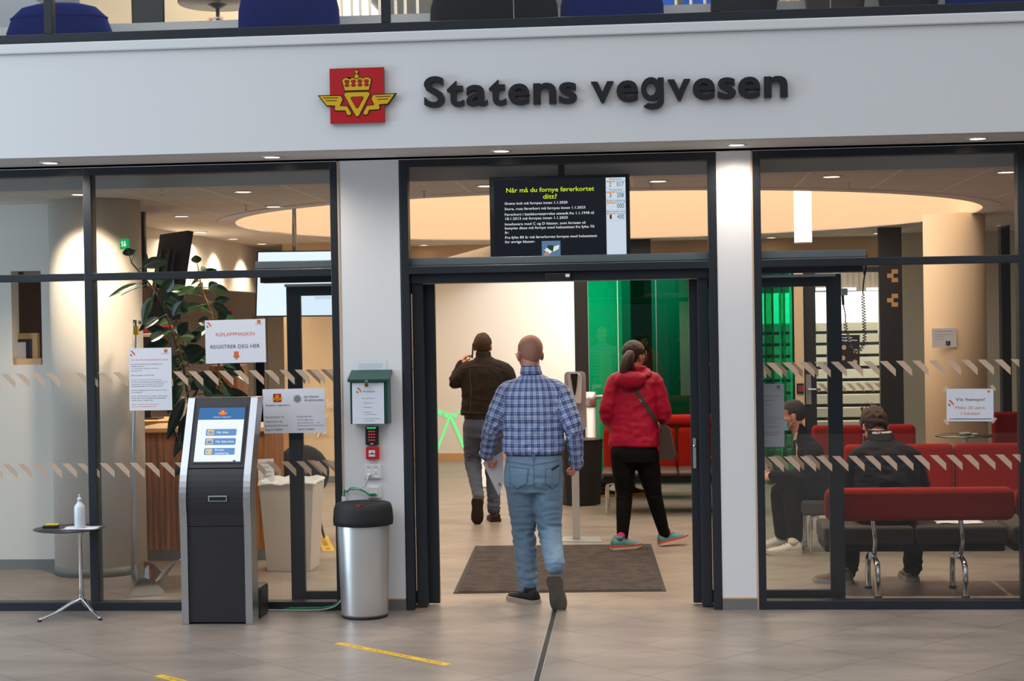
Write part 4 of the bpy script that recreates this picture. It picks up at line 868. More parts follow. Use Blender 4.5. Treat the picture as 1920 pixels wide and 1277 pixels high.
MB().prism([(mx_ + .013, mz + .022), (mx_ + .013, mz - .002), (mx_ + .022, mz - .002), (mx_ + .008, mz - .024), (mx_ - .006, mz - .002), (mx_ + .003, mz - .002), (mx_ + .003, mz + .022)], (0, 1.3595, 0), X_, Z_, (0, -.0006, 0), 'reflw').build('arrow', ex)
MB().prism([(mx_ - .02, mz - .02), (mx_ - .012, mz - .005), (mx_ - .02, mz + .008), (mx_ - .012, mz + .024), (mx_ - .006, mz + .02), (mx_ - .008, mz), (mx_ - .005, mz - .02)], (0, 1.3595, 0), X_, Z_, (0, -.0006, 0), 'reflw').build('running_figure', ex)
MB().box(mx_ - .01, mx_ + .01, 1.40, 1.43, mz - .01, mz + .01, 'white').build('bracket', ex)  # added mount that holds the reflection panel to the column
# monitor hung on a pole
ym = 2.5; TL, TR, BR = at(300, 440, ym + .75), at(353, 432, ym), at(323, 602, ym)
xu = (TR - TL); wv = xu.length; xu.normalize(); yu = (TR - BR); hv = yu.length; yu = (yu - xu * yu.dot(xu)).normalized(); nn = xu.cross(yu).normalized()
mo_ = emp('hanging_monitor', TR, 'large black monitor seen from behind, tilted on a ceiling pole beside the plant', 'monitor')
ob_ = TR - yu * hv - xu * wv
MB().prism([(0, 0), (wv, 0), (wv, hv), (0, hv)], ob_, xu, yu, nn * -.045, 'matt').build('casing', mo_, bevel=.008)
MB().prism([(wv * .2, hv * .3), (wv * .8, hv * .3), (wv * .8, hv * .75), (wv * .2, hv * .75)], ob_, xu, yu, nn * .03, 'char').build('rear_cover', mo_, bevel=.008)
br = MB()
for fx in (.35, .65): br.prism([(wv * fx - .02, hv * .2), (wv * fx + .02, hv * .2), (wv * fx + .02, hv * .8), (wv * fx - .02, hv * .8)], ob_ + nn * .03, xu, yu, nn * .02, 'black')
mc = ob_ + xu * wv * .5 + yu * hv * .5 + nn * .05; pp = at(268, 500, ym + .5)
br.tube([mc, V((pp.x, pp.y, mc.z))], .03, 'black', 8); br.build('wall_bracket', mo_)
MB().box(pp.x - .028, pp.x + .028, pp.y - .028, pp.y + .028, mc.z - .09, 2.9, 'black').build('ceiling_pole', mo_, bevel=.004)
MB().text('EiT', ob_ + xu * .08 + yu * .05 + nn * .004, xu, yu, .05, 'greyink', .01).build('rear_marking', mo_)
# roll-up banner stand seen end-on
bp0 = fl(276, 1118); ax = V((bp0.x, bp0.y + 10.65, 0)).normalized(); sd = V((ax.y, -ax.x, 0))
bo2 = emp('banner_stand', bp0, 'chrome roll-up banner stand seen edge-on beside the round column', 'banner stand')
prof = [(-.125, 0), (.115, 0), (.118, .03), (.06, .10), (-.02, .135), (-.06, .12), (-.10, .05)]
MB().prism(prof, bp0, sd, Z_, ax * .85, 'chrome', smooth=False).build('cassette', bo2, bevel=.006)
tpz = at(250, 600, bp0.y + .5).z
pA = bp0 + ax * .42 - sd * .10
MB().tube([pA + V((0, 0, .1)), V((at(253, 602, pA.y).x, pA.y, tpz))], .014, 'alu', 10).build('support_pole', bo2)
c1 = bp0 + sd * .03 + V((0, 0, .13)); tp = V((at(262, 604, c1.y).x, c1.y, at(262, 604, c1.y).z))
MB().add([c1, c1 + ax * .85, tp + ax * .85, tp], [(0, 1, 2, 3)], 'paper').add([c1 + sd * .003, c1 + ax * .85 + sd * .003, tp + ax * .85 + sd * .003, tp + sd * .003], [(0, 1, 2, 3)], 'matt').build('banner', bo2)
MB().tube([tp - ax * .01, tp + ax * .86], .014, 'alu2', 10).build('top_rail', bo2)
MB().ob((tp.x - .02, tp.y - .02, tp.z - .06), .03, .03, .06, 'tape').build('yellow_clip', bo2)
lf = MB(); q0 = at(287, 1096, .75); q1 = at(310, 1066, .85); q2 = at(345, 1046, .95); cpts = curve_pts([q0, q1, q2], 6); lv = []
for p in cpts: lv += [p, p + V((.02, .25, .02))]
lf.add(lv, [(2 * i, 2 * i + 2, 2 * i + 3, 2 * i + 1) for i in range(len(cpts) - 1)], 'paper', True)
lo = lf.build('curled_leaflet'); lo.modifiers.new('s', 'SOLIDIFY').thickness = .001; tag(lo, 'long white leaflet curling off the chrome banner base', 'leaflet')
# counter
co = emp('service_counter', (-3.7, 2.6, 0), 'oak-slatted service counter with pale top behind the plant', 'counter')
MB().box(-4.0 - .22, -3.15, 2.28, 2.95, .09, 1.05, 'wood').build('front_panel', co); MB().box(-4.2, -3.17, 2.34, 2.9, 0, .09, 'alu2').build('plinth', co); MB().box(-4.24, -3.13, 2.25, 2.98, 1.05, 1.085, 'oak').build('worktop', co, bevel=.003)
a, b = at(392, 686, 3.0), at(449, 900, 3.0)
tag(MB().box(a.x, b.x, 3.0, 3.35, 0, a.z, 'wood').build('slatted_screen', bevel=.003), 'tall oak-slatted screen behind the plant under the orange-headed sign', 'screen')
q = at(352, 798, 2.6)
s2_ = emp('pump_bottle', (q.x, 2.6, 1.085), 'white pump bottle on the service counter behind the kiosk top', 'bottle')
hb = at(352, 745, 2.6).z - 1.085
MB().lathe((q.x, 2.6, 1.085), [(0, 0), (.045, 0), (.047, .01), (.047, hb * .55), (.02, hb * .72), (.015, hb * .8)], 'white', 20).build('bottle_body', s2_)
MB().lathe((q.x, 2.6, 1.085), [(.014, hb * .78), (.014, hb * .9), (.005, hb * .92), (.005, hb)], 'white', 12).ob((q.x - .015, 2.6, 1.085 + hb), .06, .014, .012, 'white').build('pump', s2_)
q = at(333, 797, 2.5); tag(MB().box(q.x - .04, q.x + .05, 2.45, 2.55, 1.085, 1.14, 'oak').box(q.x - .03, q.x + .04, 2.448, 2.45, 1.095, 1.13, 'matt').build('wooden_tray', bevel=.003), 'little wooden holder on the counter beside the pump bottle', 'holder')
slab(254, 611, 322, 622, 4.6, .05, M('red_shelf_edge', (176, 20, 30), .4), 'red_shelf', 'red shelf edge in the office behind the plant leaves', 'shelf', bevel=.004)
a_, b_ = at(254, 611, 4.6), at(322, 622, 4.6); o = MB().box(a_.x, a_.x + .03, 4.61, 4.64, 0, b_.z, 'matt').box(b_.x - .03, b_.x, 4.61, 4.64, 0, b_.z, 'matt').build('shelf_posts', bpy.data.objects['red_shelf'])
o = emp('computer_monitor', at(280, 655, 4.2), 'grey computer monitor in the office behind the banner stand', 'monitor')
slab(250, 626, 302, 660, 4.2, .04, 'tan', 'casing', parent=o, bevel=.004); slab(256, 632, 298, 656, 4.195, .006, 'char', 'screen', parent=o)
a = at(276, 660, 4.22); MB().box(a.x - .03, a.x + .03, 4.2, 4.24, 1.05, a.z + .02, 'char').box(a.x - .12, a.x + .12, 4.12, 4.32, 1.05, 1.065, 'char').build('stand', o)
tag(MB().box(-5.4, -4.3, 3.9, 4.6, 0, 1.05, 'oak').build('office_desk', bevel=.004), 'pale office desk carrying the grey monitor behind the round column', 'desk')
# plant
pb = V((at(412, 1000, 1.25).x, 1.25, 0)); po = emp('rubber_plant', pb, 'tall rubber plant with large dark glossy leaves behind the kiosk', 'plant')
MB().lathe(pb, [(.12, 0), (.15, .02), (.19, .34), (.2, .36), (.18, .36), (.17, .31), (0, .31)], 'white', 32).build('pot', po)
MB().lathe(pb, [(0, .312), (.165, .312)], M('potting_soil', (48, 34, 26), .95), 24).build('soil', po)
stems = [[pb + V((0, 0, .3)), at(368, 860, 1.22), at(352, 740, 1.2), at(342, 680, 1.15), at(322, 620, 1.1), at(306, 575, 1.05), at(282, 535, 1.0), at(246, 492, 1.0)],
         [pb + V((.03, 0, .3)), at(384, 860, 1.3), at(408, 745, 1.35), at(410, 680, 1.4), at(400, 600, 1.4), at(380, 545, 1.42), at(372, 505, 1.45)],
         [pb + V((-.03, .03, .3)), at(350, 800, 1.3), at(372, 720, 1.35), at(348, 650, 1.4), at(335, 600, 1.4)], [pb + V((0, -.03, .3)), at(350, 860, 1.15), at(322, 790, 1.1), at(345, 760, 1.05)]]
sm_ = MB()
for s_ in stems: 
    C_ = curve_pts(s_, 8); sm_.tube(C_, [.013 - .008 * i / len(C_) for i in range(len(C_))], 'bark', 7)
sm_.build('stems', po)
lm = MB()
def leaf_(base, d, L, w, roll):
    d = V(d).normalized(); s0 = d.cross(V((0, -1, .3))).normalized(); s0 = (Matrix.Rotation(roll, 3, d) @ s0); n0 = s0.cross(d).normalized(); base = V(base)
    st_ = base + d * .05; vs = []; N = 9
    for i in range(N + 1):
        t = i / N; hw = w * (math.sin(math.pi * min(1, t * 1.0)) ** .75) * (1 - .25 * t) if 0 < t < 1 else .0015
        dr = -0.16 * L * t * t; cpt = st_ + d * (L * t) + V((0, 0, dr)); fold = hw * .28
        vs += [cpt - s0 * hw + n0 * fold, cpt - s0 * hw * .5 + n0 * fold * .45, cpt, cpt + s0 * hw * .5 + n0 * fold * .45, cpt + s0 * hw + n0 * fold]
    k = []
    for i in range(N):
        for j in range(4): k.append((i * 5 + j, i * 5 + j + 1, (i + 1) * 5 + j + 1, (i + 1) * 5 + j))
    lm.add(vs, k, 'leaf', True); lm.tube([base, st_, st_ + d * L * .5 + V((0, 0, -.04 * L - .001)) , st_ + d * L * .93 + V((0, 0, -.14 * L))], [.004, .003, .0022, .001], 'leafback', 5)
def pl2(u0, v0, u1, v1, y, w=.045, roll=0, dy=-.05):
    a, b = at(u0, v0, y), at(u1, v1, y + dy); L = (b - a).length; leaf_(a, b - a + V((0, 0, .12 * L)), max(.06, L - .05), w, roll)
for L_ in ((246, 492, 238, 462, .98, .05, .2), (246, 492, 258, 468, 1.0, .045, -.6), (272, 528, 206, 556, 1.0, .028, .3), (282, 532, 226, 555, 1.02, .024, .9), (270, 520, 276, 470, 1.05, .026, 0), (290, 545, 270, 600, 1.0, .05, .3), (300, 560, 328, 520, 1.0, .05, .2), (310, 580, 300, 535, 1.0, .04, .5), (312, 590, 262, 620, .95, .04, .2), (318, 605, 345, 560, 1.0, .045, -.3), (322, 620, 278, 642, .9, .045, .3), (330, 640, 355, 600, 1.05, .05, 0), (335, 655, 300, 690, .95, .05, .1), (342, 680, 305, 740, .95, .055, .2), (345, 690, 390, 650, 1.1, .05, .3), (350, 710, 318, 770, 1.0, .055, .4), (352, 735, 318, 815, 1.0, .05, 0), (350, 740, 395, 700, 1.2, .05, .3), (372, 505, 366, 476, 1.45, .045, .1), (376, 520, 408, 505, 1.4, .035, .5), (378, 535, 332, 555, 1.4, .036, .1), (384, 550, 410, 530, 1.45, .045, 0), (392, 570, 432, 560, 1.4, .035, .4), (398, 590, 375, 575, 1.38, .04, .2), (400, 600, 428, 590, 1.4, .035, .6), (402, 612, 370, 600, 1.4, .05, .2), (405, 640, 380, 680, 1.35, .05, .2), (408, 660, 440, 690, 1.35, .05, .3), (410, 690, 452, 705, 1.3, .03, .4), (410, 710, 440, 760, 1.3, .05, .1), (412, 725, 460, 745, 1.3, .025, .6), (405, 745, 385, 700, 1.3, .05, .3), (348, 650, 380, 620, 1.4, .05, .2), (350, 660, 385, 655, 1.4, .05, .5), (356, 690, 335, 640, 1.35, .05, .3), (368, 720, 410, 700, 1.35, .055, .2), (370, 740, 420, 740, 1.3, .05, .1), (372, 760, 400, 800, 1.25, .06, .3), (365, 780, 330, 850, 1.2, .055, .2), (350, 790, 322, 780, 1.15, .04, .3), (345, 760, 318, 800, 1.05, .04, .2), (352, 750, 400, 770, 1.1, .045, .5), (335, 600, 300, 610, 1.4, .05, .4), (335, 610, 355, 640, 1.4, .05, .1), (340, 700, 300, 665, 1.1, .045, .2), (355, 700, 395, 735, 1.1, .05, .2), (360, 760, 340, 830, 1.1, .055, .1), (384, 860, 420, 850, 1.3, .05, .2), (368, 850, 330, 890, 1.2, .05, .1), (318, 610, 300, 560, 1.1, .05, .4), (328, 560, 350, 585, 1.2, .05, .1)):
    pl2(*L_[:5], L_[5], L_[6])
rl = random.Random(4)
for s_ in stems[:3]:
    C_ = curve_pts(s_, 8)
    for i in range(14, len(C_) - 3):
        if rl.random() < .62:
            a_ = rl.uniform(0, 6.28); el_ = rl.uniform(-.5, .45); d_ = V((math.cos(a_), math.sin(a_) * .6, el_)); leaf_(C_[i], d_, rl.uniform(.15, .22), rl.uniform(.038, .055), rl.uniform(-.5, .8))
tag(lm.build('foliage', po), 'glossy oval leaves with pale midribs')
# big white information screen
sy = 4.4; a, b = at(482, 471, sy), at(476, 582, sy)
so_ = emp('information_screen', ((a.x + .6), sy, b.z), 'large screen showing plain white hung from the ceiling behind the door operator', 'screen')
MB().prism([(0, 0), (1.16, -.01), (1.17, -.63 - .0), (-.03, -.62)], (a.x, sy, a.z), X_, Z_, (0, .05, 0), 'black').build('casing', so_, bevel=.004)
sm_ = MB().prism([(.012, -.012), (1.15, -.02), (1.157, -.618), (-.016, -.608)], (a.x, sy - .001, a.z), X_, Z_, (0, -.001, 0), EM('info_white', (226, 240, 255), 1.25))
sm_.text('samme tid i 2021', (at(590, 561, sy).x, sy - .003, at(590, 561, sy).z), X_, Z_, .055, 'scrl', .0); sm_.build('screen', so_)
q = at(551, 470, sy).x; MB().cyl((q, sy + .03, a.z - .02), (q, sy + .03, 3.85), .022, 'chrome', 16).build('ceiling_pole', so_)
# tapered white bin, card, partition, chair
tz = at(535, 903, 1.75).z; b0, b1 = fl(496, 1073), fl(572, 1074)
wbx = (b0.x + b1.x) / 2 + .02; wby = b0.y + .2
to2 = emp('tapered_bin', (wbx, wby, 0), 'tall pale tapered square bin with a white liner behind the left glass', 'bin')
def frus(cx, cy, z0, z1, h0, h1, m, mb):
    vs = [(cx + sx_ * h, cy + sy_ * h, z) for z, h in ((z0, h0), (z1, h1)) for sx_, sy_ in ((-1, -1), (1, -1), (1, 1), (-1, 1))]
    return mb.add(vs, [(0, 3, 2, 1), (0, 1, 5, 4), (1, 2, 6, 5), (2, 3, 7, 6), (3, 0, 4, 7)], m)
frus(wbx, wby, 0, tz, .17, .215, 'plaster', MB()).build('body', to2, bevel=.004)
lin_ = MB(); N = 40; vs = []
for k in range(N):
    a_ = 2 * math.pi * k / N; rr = .215 / max(abs(math.cos(a_)), abs(math.sin(a_))); 
    for r2, z2 in ((rr * .93, tz - .05), (rr * .99, tz + .012 + .008 * math.sin(k * 2.3)), (rr * 1.03, tz - .015 + .008 * math.sin(k * 1.7))): vs.append((wbx + r2 * math.cos(a_), wby + r2 * math.sin(a_), z2))
lin_.add(vs, [(3 * k + j, 3 * ((k + 1) % N) + j, 3 * ((k + 1) % N) + j + 1, 3 * k + j + 1) for k in range(N) for j in range(2)], 'milky', True); lin_.add([vs[3 * k] for k in range(N)], [tuple(range(N))], 'milky'); lin_.build('liner', to2)
sheet('handwritten_card', ((483, 861), (514, 858), (515, 904), (485, 905)), wby + .1, [('Ta bare det', .12, .8, .07, 'red', .7, 'LEFT'), ('du trenger', .12, .62, .07, 'greyink', .6, 'LEFT'), ('munnbind', .3, .42, .07, 'ink', .5, 'LEFT'), ('og sprit', .3, .24, .07, 'ink', .5, 'LEFT')], 'handwritten card propped on the pale tapered bin', 'card')
a, b = at(488, 800, 5.2), at(546, 860, 5.2); tag(MB().box(a.x, b.x, 5.2, 5.6, 0, a.z, 'oak').box(a.x - .01, b.x + .01, 5.19, 5.61, a.z, a.z + .02, 'peach').build('low_partition', bevel=.004), 'low cream partition behind the handwritten card', 'partition')
a = at(535, 900, 3.6); ch = emp('office_chair', (a.x + .12, 3.7, 0), 'black round-backed chair behind the tapered bin', 'chair')
czt = at(548, 838, 3.6).z; MB().ell((a.x + .12, 3.75, czt - .24), .25, .05, .25, 'matt').build('backrest', ch); MB().ell((a.x + .12, 3.5, .46), .25, .24, .05, 'blackfab').build('seat', ch)
for sx_ in (-.2, .2):
    for sy_ in (-.18, .2): MB().tube([(a.x + .12 + sx_ * .6, 3.5 + sy_ * .6, .45), (a.x + .12 + sx_, 3.5 + sy_, 0.0)], .011, 'brass' if sx_ < 0 else 'black', 8).build('leg', ch)
MB().tube([(a.x + .12, 3.6, .45), (a.x + .12, 3.76, .6), (a.x + .12, 3.76, .7)], .02, 'black').build('back_support', ch)
# far wall door, closer, red hose sign
fw = 11.2
o = emp('door_2', (-5.2, fw, 0), kind='structure')
slab(478, 600, 500, 915, fw, .05, 'char', 'door_leaf', parent=o); a, b = at(474, 594, fw), at(504, 915, fw)
MB().box(a.x, at(477, 600, fw).x, fw - .02, fw + .05, 0, a.z, 'alu2').box(at(501, 600, fw).x, b.x, fw - .02, fw + .05, 0, a.z, 'alu2').box(a.x, b.x, fw - .02, fw + .05, a.z - .04, a.z, 'alu2').build('door_frame', o)
slab(483, 590, 497, 598, fw - .08, .06, 'chrome', 'door_closer', parent=o, bevel=.004)
rs = slab(408, 584, 434, 606, fw - .02, .02, 'red', 'hose_sign', 'red fire hose sign far back above the orange-headed sheet', 'sign'); 
a = at(425, 591, fw - .022); mb = MB(); mb.lathe((a.x, fw - .0215, a.z), [(.022, 0), (.03, 0), (.03, .001), (.022, .001), (.022, 0)], 'white', 16, ax=(0, -1, 0), cap=False); mb.box(a.x - .08, a.x - .02, fw - .0225, fw - .02, a.z - .006, a.z + .006, 'white'); mb.build('white_symbol', rs)
# ---- middle: mat, dispenser, black bin, steel posts, sofa
m_ = [fl(850, 1113), fl(1249, 1109), fl(1221, 1022.5), fl(891, 1022)]
ma = m_[0]; d1 = (m_[1] - m_[0]).normalized(); wd = (m_[1] - m_[0]).length; d2 = V((-d1.y, d1.x, 0)); ld = 2.4
mo3 = emp('entrance_mat', ma, 'large brown-black ribbed entrance mat just inside the doorway', 'mat')
MB().prism([(.03, .03), (wd - .03, .03), (wd - .03, ld - .03), (.03, ld - .03)], ma, d1, d2, (0, 0, .009), 'pile').build('pile', mo3)
fr_ = MB()
for P in ([(0, 0), (wd, 0), (wd, .03), (0, .03)], [(0, ld - .03), (wd, ld - .03), (wd, ld), (0, ld)], [(0, .03), (.03, .03), (.03, ld - .03), (0, ld - .03)], [(wd - .03, .03), (wd, .03), (wd, ld - .03), (wd - .03, ld - .03)]): fr_.prism(P, ma, d1, d2, (0, 0, .005), 'rubber')
fr_.build('rubber_edge', mo3)
dp = fl(1079, 1012); dy_ = dp.y
do_ = emp('sanitizer_dispenser', dp, 'white hand sanitizer dispenser on a grey floor stand inside the doorway', 'dispenser')
MB().prism([(-.24, -.12), (.24, -.2), (.2, .16), (-.2, .2)], dp, X_, V((0, 1, 0)), (0, 0, .006), 'alu2').build('base_plate', do_)
a, b = at(1072, 900, dy_), at(1086, 900, dy_); z1_ = at(1079, 790, dy_).z
MB().box(a.x, b.x, dy_ - .01, dy_ + .015, .006, z1_, M('grey_powder_coat', (180, 180, 182), .5)).build('pole', do_, bevel=.004)
a, b = at(1058, 697, dy_), at(1100, 806, dy_); cxx = (a.x + b.x) / 2
MB().prism(rrect(b.x - a.x, a.z - b.z, .035, cx=cxx, cy=(a.z + b.z) / 2), (0, dy_, 0), X_, Z_, (0, -.012, 0), M('grey_shield', (176, 174, 178), .3)).build('back_shield', do_)
zt_ = a.z; MB().prism([(cxx - .06, zt_ - .02), (cxx + .06, zt_ - .02), (cxx + .052, zt_ - .27), (cxx - .03, zt_ - .27), (cxx - .045, zt_ - .2)][::-1], (0, dy_ - .012, 0), X_, Z_, (0, -.1, 0), 'white').build('housing', do_, bevel=.02, seg=3)
MB().prism([(cxx - .035, zt_ - .015), (cxx + .03, zt_ - .015), (cxx + .018, zt_ - .13), (cxx + .003, zt_ - .2), (cxx - .005, zt_ - .2), (cxx - .018, zt_ - .13)][::-1], (0, dy_ - .112, 0), X_, Z_, (0, -.006, 0), 'black').build('sensor_window', do_, bevel=.003)
bb = fl(1088, 950); zt_ = at(1090, 826, bb.y).z; bx0 = emp('black_bin', (bb.x, bb.y + .2, 0), 'black tapered waste bin standing behind the dispenser stand', 'bin')
MB().lathe((bb.x, bb.y + .22, 0), [(.2, 0), (.235, zt_)], 'matt', 8, smooth=False).build('body', bx0); MB().lathe((bb.x, bb.y + .22, 0), [(.24, zt_ - .012), (.24, zt_), (.1, zt_ + .004)], 'black', 8, smooth=False).build('rim', bx0)
for (u, v, w_) in ((1108, 912, 'behind the dispenser beside the green glass'), (906, 914, "between the phoning man's legs")):
    p = fl(u, v) if u < 1000 else V((at(1108, 800, 7.0).x, 7.0, 0)); hz = at(u, 735, p.y).z; r2 = .06
    o = emp('steel_bollard', p, 'round brushed steel gate post ' + w_, 'post', 'steel gate posts')
    MB().lathe(p, [(r2 * 1.05, 0), (r2 * 1.05, .02), (r2, .02), (r2, hz * .86)], 'steel', 28).build('post', o); MB().lathe(p, [(r2 * 1.06, hz * .86), (r2 * 1.06, hz), (0, hz + .004)], 'steel', 28).build('cap', o)
    if u > 1000: MB().cyl((p.x, p.y, hz - .05), (p.x + .5, p.y, hz - .05), .018, 'steel', 14).build('arm', o)
def sofa(name, label, x0, x1, yb, yf, zs, zb, ztop, n, seatm='leather', bolster=0.0, legs=True, legz=.30, group=None, face=1):
    """face=1: front (yf) towards the street; yb = y of the back"""
    o = emp(name, ((x0 + x1) / 2, (yb + yf) / 2, 0), label, 'sofa', group); w = (x1 - x0) / n; s_ = 1 if yb > yf else -1
    for i in range(n):
        a, b = x0 + i * w + .004, x0 + (i + 1) * w - .004
        MB().box(a, b, min(yf, yb - s_ * .1), max(yf, yb - s_ * .1), zb + .06, zs, seatm).build('seat_cushion', o, bevel=.03, seg=3)
        MB().box(a, b, min(yb - s_ * .12, yb), max(yb - s_ * .12, yb), zs - .05, ztop - bolster, 'redfab').build('back_cushion', o, bevel=.045, seg=4)
    if bolster: MB().box(x0 + .01, x1 - .01, min(yb - s_ * .13, yb + s_ * .02), max(yb - s_ * .13, yb + s_ * .02), ztop - bolster + .005, ztop, 'redfab').build('bolster', o, bevel=.05, seg=4)
    MB().box(x0 + .02, x1 - .02, min(yf, yb) + .02, max(yf, yb) - .02, zb, zb + .065, 'blackfab').build('seat_base', o, bevel=.01)
    for x in ([x0 + .05, x1 - .05] if legs else []):
        for y in (yf + s_ * .05, yb - s_ * .08):
            sg = 1 if x < (x0 + x1) / 2 else -1
            MB().tube(curve_pts([(x, y, 0), (x, y, zb - .06), (x + sg * .02, y, zb - .015), (x + sg * .08, y, zb)], 5), .013, 'chrome', 10).build('leg', o)
    return o
sx0 = at(1127, 880, 5.25).x
sofa('red_sofa', 'red sofa with brown leather seat facing the doorway before the green glass', sx0, sx0 + 1.5, 5.95, 5.2, at(1200, 885, 5.2).z, at(1200, 906, 5.2).z, at(1270, 778, 5.85).z, 2, 'leather', .12)
# ---- waiting room, right
X1 = at(1546, 940, .42).x
# near sofa, seen from behind
zt_, zbm = at(1700, 915, .40).z, at(1700, 977, .40).z; zs_ = at(1700, 986, .66).z; zb_ = at(1700, 1035, .62).z
for k, (xa, xb, lb) in enumerate(((X1, at(1903, 940, .4).x, 'near red-backed bench seen from behind through the right window'), (at(1908, 940, .4).x, at(1908, 940, .4).x + 1.2, 'red-backed bench cut off at the right edge beside the longer one'))):
    o = emp('waiting_bench', ((xa + xb) / 2, .75, 0), lb, 'bench', 'red-backed benches along the glass')
    MB().box(xa, xb, .36, .50, zbm, zt_, 'redfab').build('bolster', o, bevel=.055, seg=4)
    for i in range(2):
        w_ = (xb - xa) / 2; MB().box(xa + .01 + i * w_, xa + (i + 1) * w_ - .004, .60, 1.14, zb_ + .05, zs_, 'seatfab').build('seat_cushion', o, bevel=.025, seg=3)
    MB().box(xa + .02, xb - .02, .63, 1.12, zb_, zb_ + .055, 'blackfab').build('seat_base', o, bevel=.01)
    for px0 in ((1645, 1810) if k == 0 else ()):
        fx = at(px0 + 3, 1125, .4).x
        MB().tube(curve_pts([(fx - .03, .43, zbm + .01), (fx - .01, .47, zb_ + .1), (fx + .0, .60, zb_ - .02)], 6), .016, 'chrome', 12).ob((fx - .015, .62, zb_ - .02), .05, .06, .05, 'chrome').build('back_strut', o)
        MB().tube(curve_pts([(fx, .44, 0), (fx, .44, .17), (fx, .50, .235), (fx - .01, .62, zb_ - .03), (fx - .01, .80, .235), (fx - .01, .86, .17), (fx - .01, .86, 0.0)], 7), .019, 'chrome', 12).lathe((fx, .44, 0), [(.026, 0), (.026, .012), (.018, .012)], 'rubber', 16).lathe((fx - .01, .86, 0), [(.026, 0), (.026, .012), (.018, .012)], 'rubber', 16).build('leg', o)
# facing sofa, far sofa, side bench
ya = 3.2
a = at(1580, 840, ya).x; b = at(1785, 840, ya).x
sofa('red_sofa', 'long dark red sofa facing the near bench, below the glass-topped table', a, b + (b - a) * 1.0, ya, ya - .62, .45, .3, at(1750, 831, ya).z, 2, 'redfab', 0, group='red sofas in the waiting room')
ya = 3.42; a, m2, b = at(1522, 797, ya).x, at(1601, 797, ya).x, at(1719, 797, ya).x
sofa('red_sofa', "taller red sofa behind the bowed man's head, two rounded backs", a, b, ya, ya + .72, .45, .3, at(1650, 797, ya).z, 2, 'redfab', 0, group='red sofas in the waiting room')
a = at(1500, 950, 2.62).x
o = emp('side_bench', (a + .45, 2.7, 0), 'dark bench with chrome legs under the masked seated man', 'bench')
MB().box(a, a + .42, 2.45, 3.0, .315, .43, 'seatfab').build('seat_cushion', o, bevel=.025, seg=3)
for x, y in ((a + .07, 2.5), (a + .07, 2.93), (a + .03, 2.75), (a + .35, 2.5), (a + .35, 2.93)): MB().tube(curve_pts([(x, y, 0), (x, y, .25), (x + .02, y, .30), (x + .07, y, .316)], 5), .013, 'chrome', 10).build('leg', o)
# glass table
gy2 = 4.75; a, b = at(1752, 820, gy2).x, at(1867, 820, gy2).x; gz = at(1810, 817, gy2).z; gx_ = (a + b) / 2; r3 = (b - a) / 2
o = emp('glass_table', (gx_, gy2, 0), 'round glass-topped table on a steel stem before the peach column', 'table')
D['tglass'] = GLASS('table_glass', (.62, .72, .66), 2.0)
MB().lathe((gx_, gy2, 0), [(0, gz - .006), (r3, gz - .006), (r3 + .002, gz), (r3, gz + .006), (0, gz + .006)], 'tglass', 48).build('table_top', o)
MB().lathe((gx_, gy2, 0), [(.24, 0), (.24, .01), (.03, .02), (.03, gz - .02), (.08, gz - .012), (.08, gz - .007)], 'steel', 28).build('stem', o)
tag(MB().lathe((gx_ - .0, gy2 - .02, 0), [(.045, gz + .007), (.06, gz + .03), (.05, gz + .032), (.04, gz + .014), (0, gz + .012)], 'alu2', 20).lathe((gx_ + .08, gy2, 0), [(.04, gz + .007), (.045, gz + .02), (0, gz + .022)], 'white', 16).build('small_dish'), 'small metal dish on the round glass table', 'dish')
a = at(1856, 772, 6.5); sofa('red_sofa', 'red sofa far back at the right behind the glass table', a.x, a.x + 1.4, 6.5, 5.8, .45, .3, a.z, 2, 'redfab', 0, group='red sofas in the waiting room')
# column, walls, posts
cc2 = at(1791, 600, 5.9); rr = (at(1850, 600, 5.6).x - at(1732, 600, 5.6).x) / 2
struct('wall_column_right', MB().lathe((cc2.x, 5.9, 0), [(rr, 0), (rr, 2.9)], 'peach', 48))
sheet('notice_sheet', ((1747, 616), (1793, 615), (1794, 651), (1748, 652)), 5.9 - rr - .012, [('Ta deg av dine søppel!', .15, .82, .06, 'ink', .7, 'LEFT'), ('Vennligst kast brukte munnbind', .12, .66, .045, 'greyink', .76, 'LEFT'), ('i søppelbøttene', .12, .56, .045, 'greyink', .4, 'LEFT'), ('Takk for hjelpen!', .12, .42, .045, 'greyink', .4, 'LEFT')], 'small printed sheet with a cube picture taped to the peach column', draws=lambda mb, o, xu, yu, w, h, n: (mb.prism([(.54 * w, .12 * h), (.66 * w, .06 * h), (.68 * w, .32 * h), (.56 * w, .36 * h)], o + n * .0006, xu, yu, n * .0003, 'greyink'), mb.prism([(.66 * w, .06 * h), (.74 * w, .12 * h), (.74 * w, .34 * h), (.68 * w, .32 * h)], o + n * .0006, xu, yu, n * .0003, 'ink')))
struct('wall_right_back', MB().box(at(1694, 700, 9.4).x, XR, 9.4, 9.5, 0, 2.9, 'lightroom'))
struct('wall_right', MB().box(XR, XR + .1, .1, 16, 0, 2.9, 'warmwall'))
a, b = at(1880, 700, 8.0), at(1897, 700, 8.0); struct('wall_black_post', MB().box(a.x, b.x, 8.0, 8.15, 0, 2.9, 'matt'))
a, b = at(1651, 700, 8.0), at(1694, 700, 8.0); o = MB().box(a.x, b.x, 8.0, 8.1, 0, 2.9, 'char').build('wall_dark_panel'); tag(o, kind='structure')
pm_ = MB()
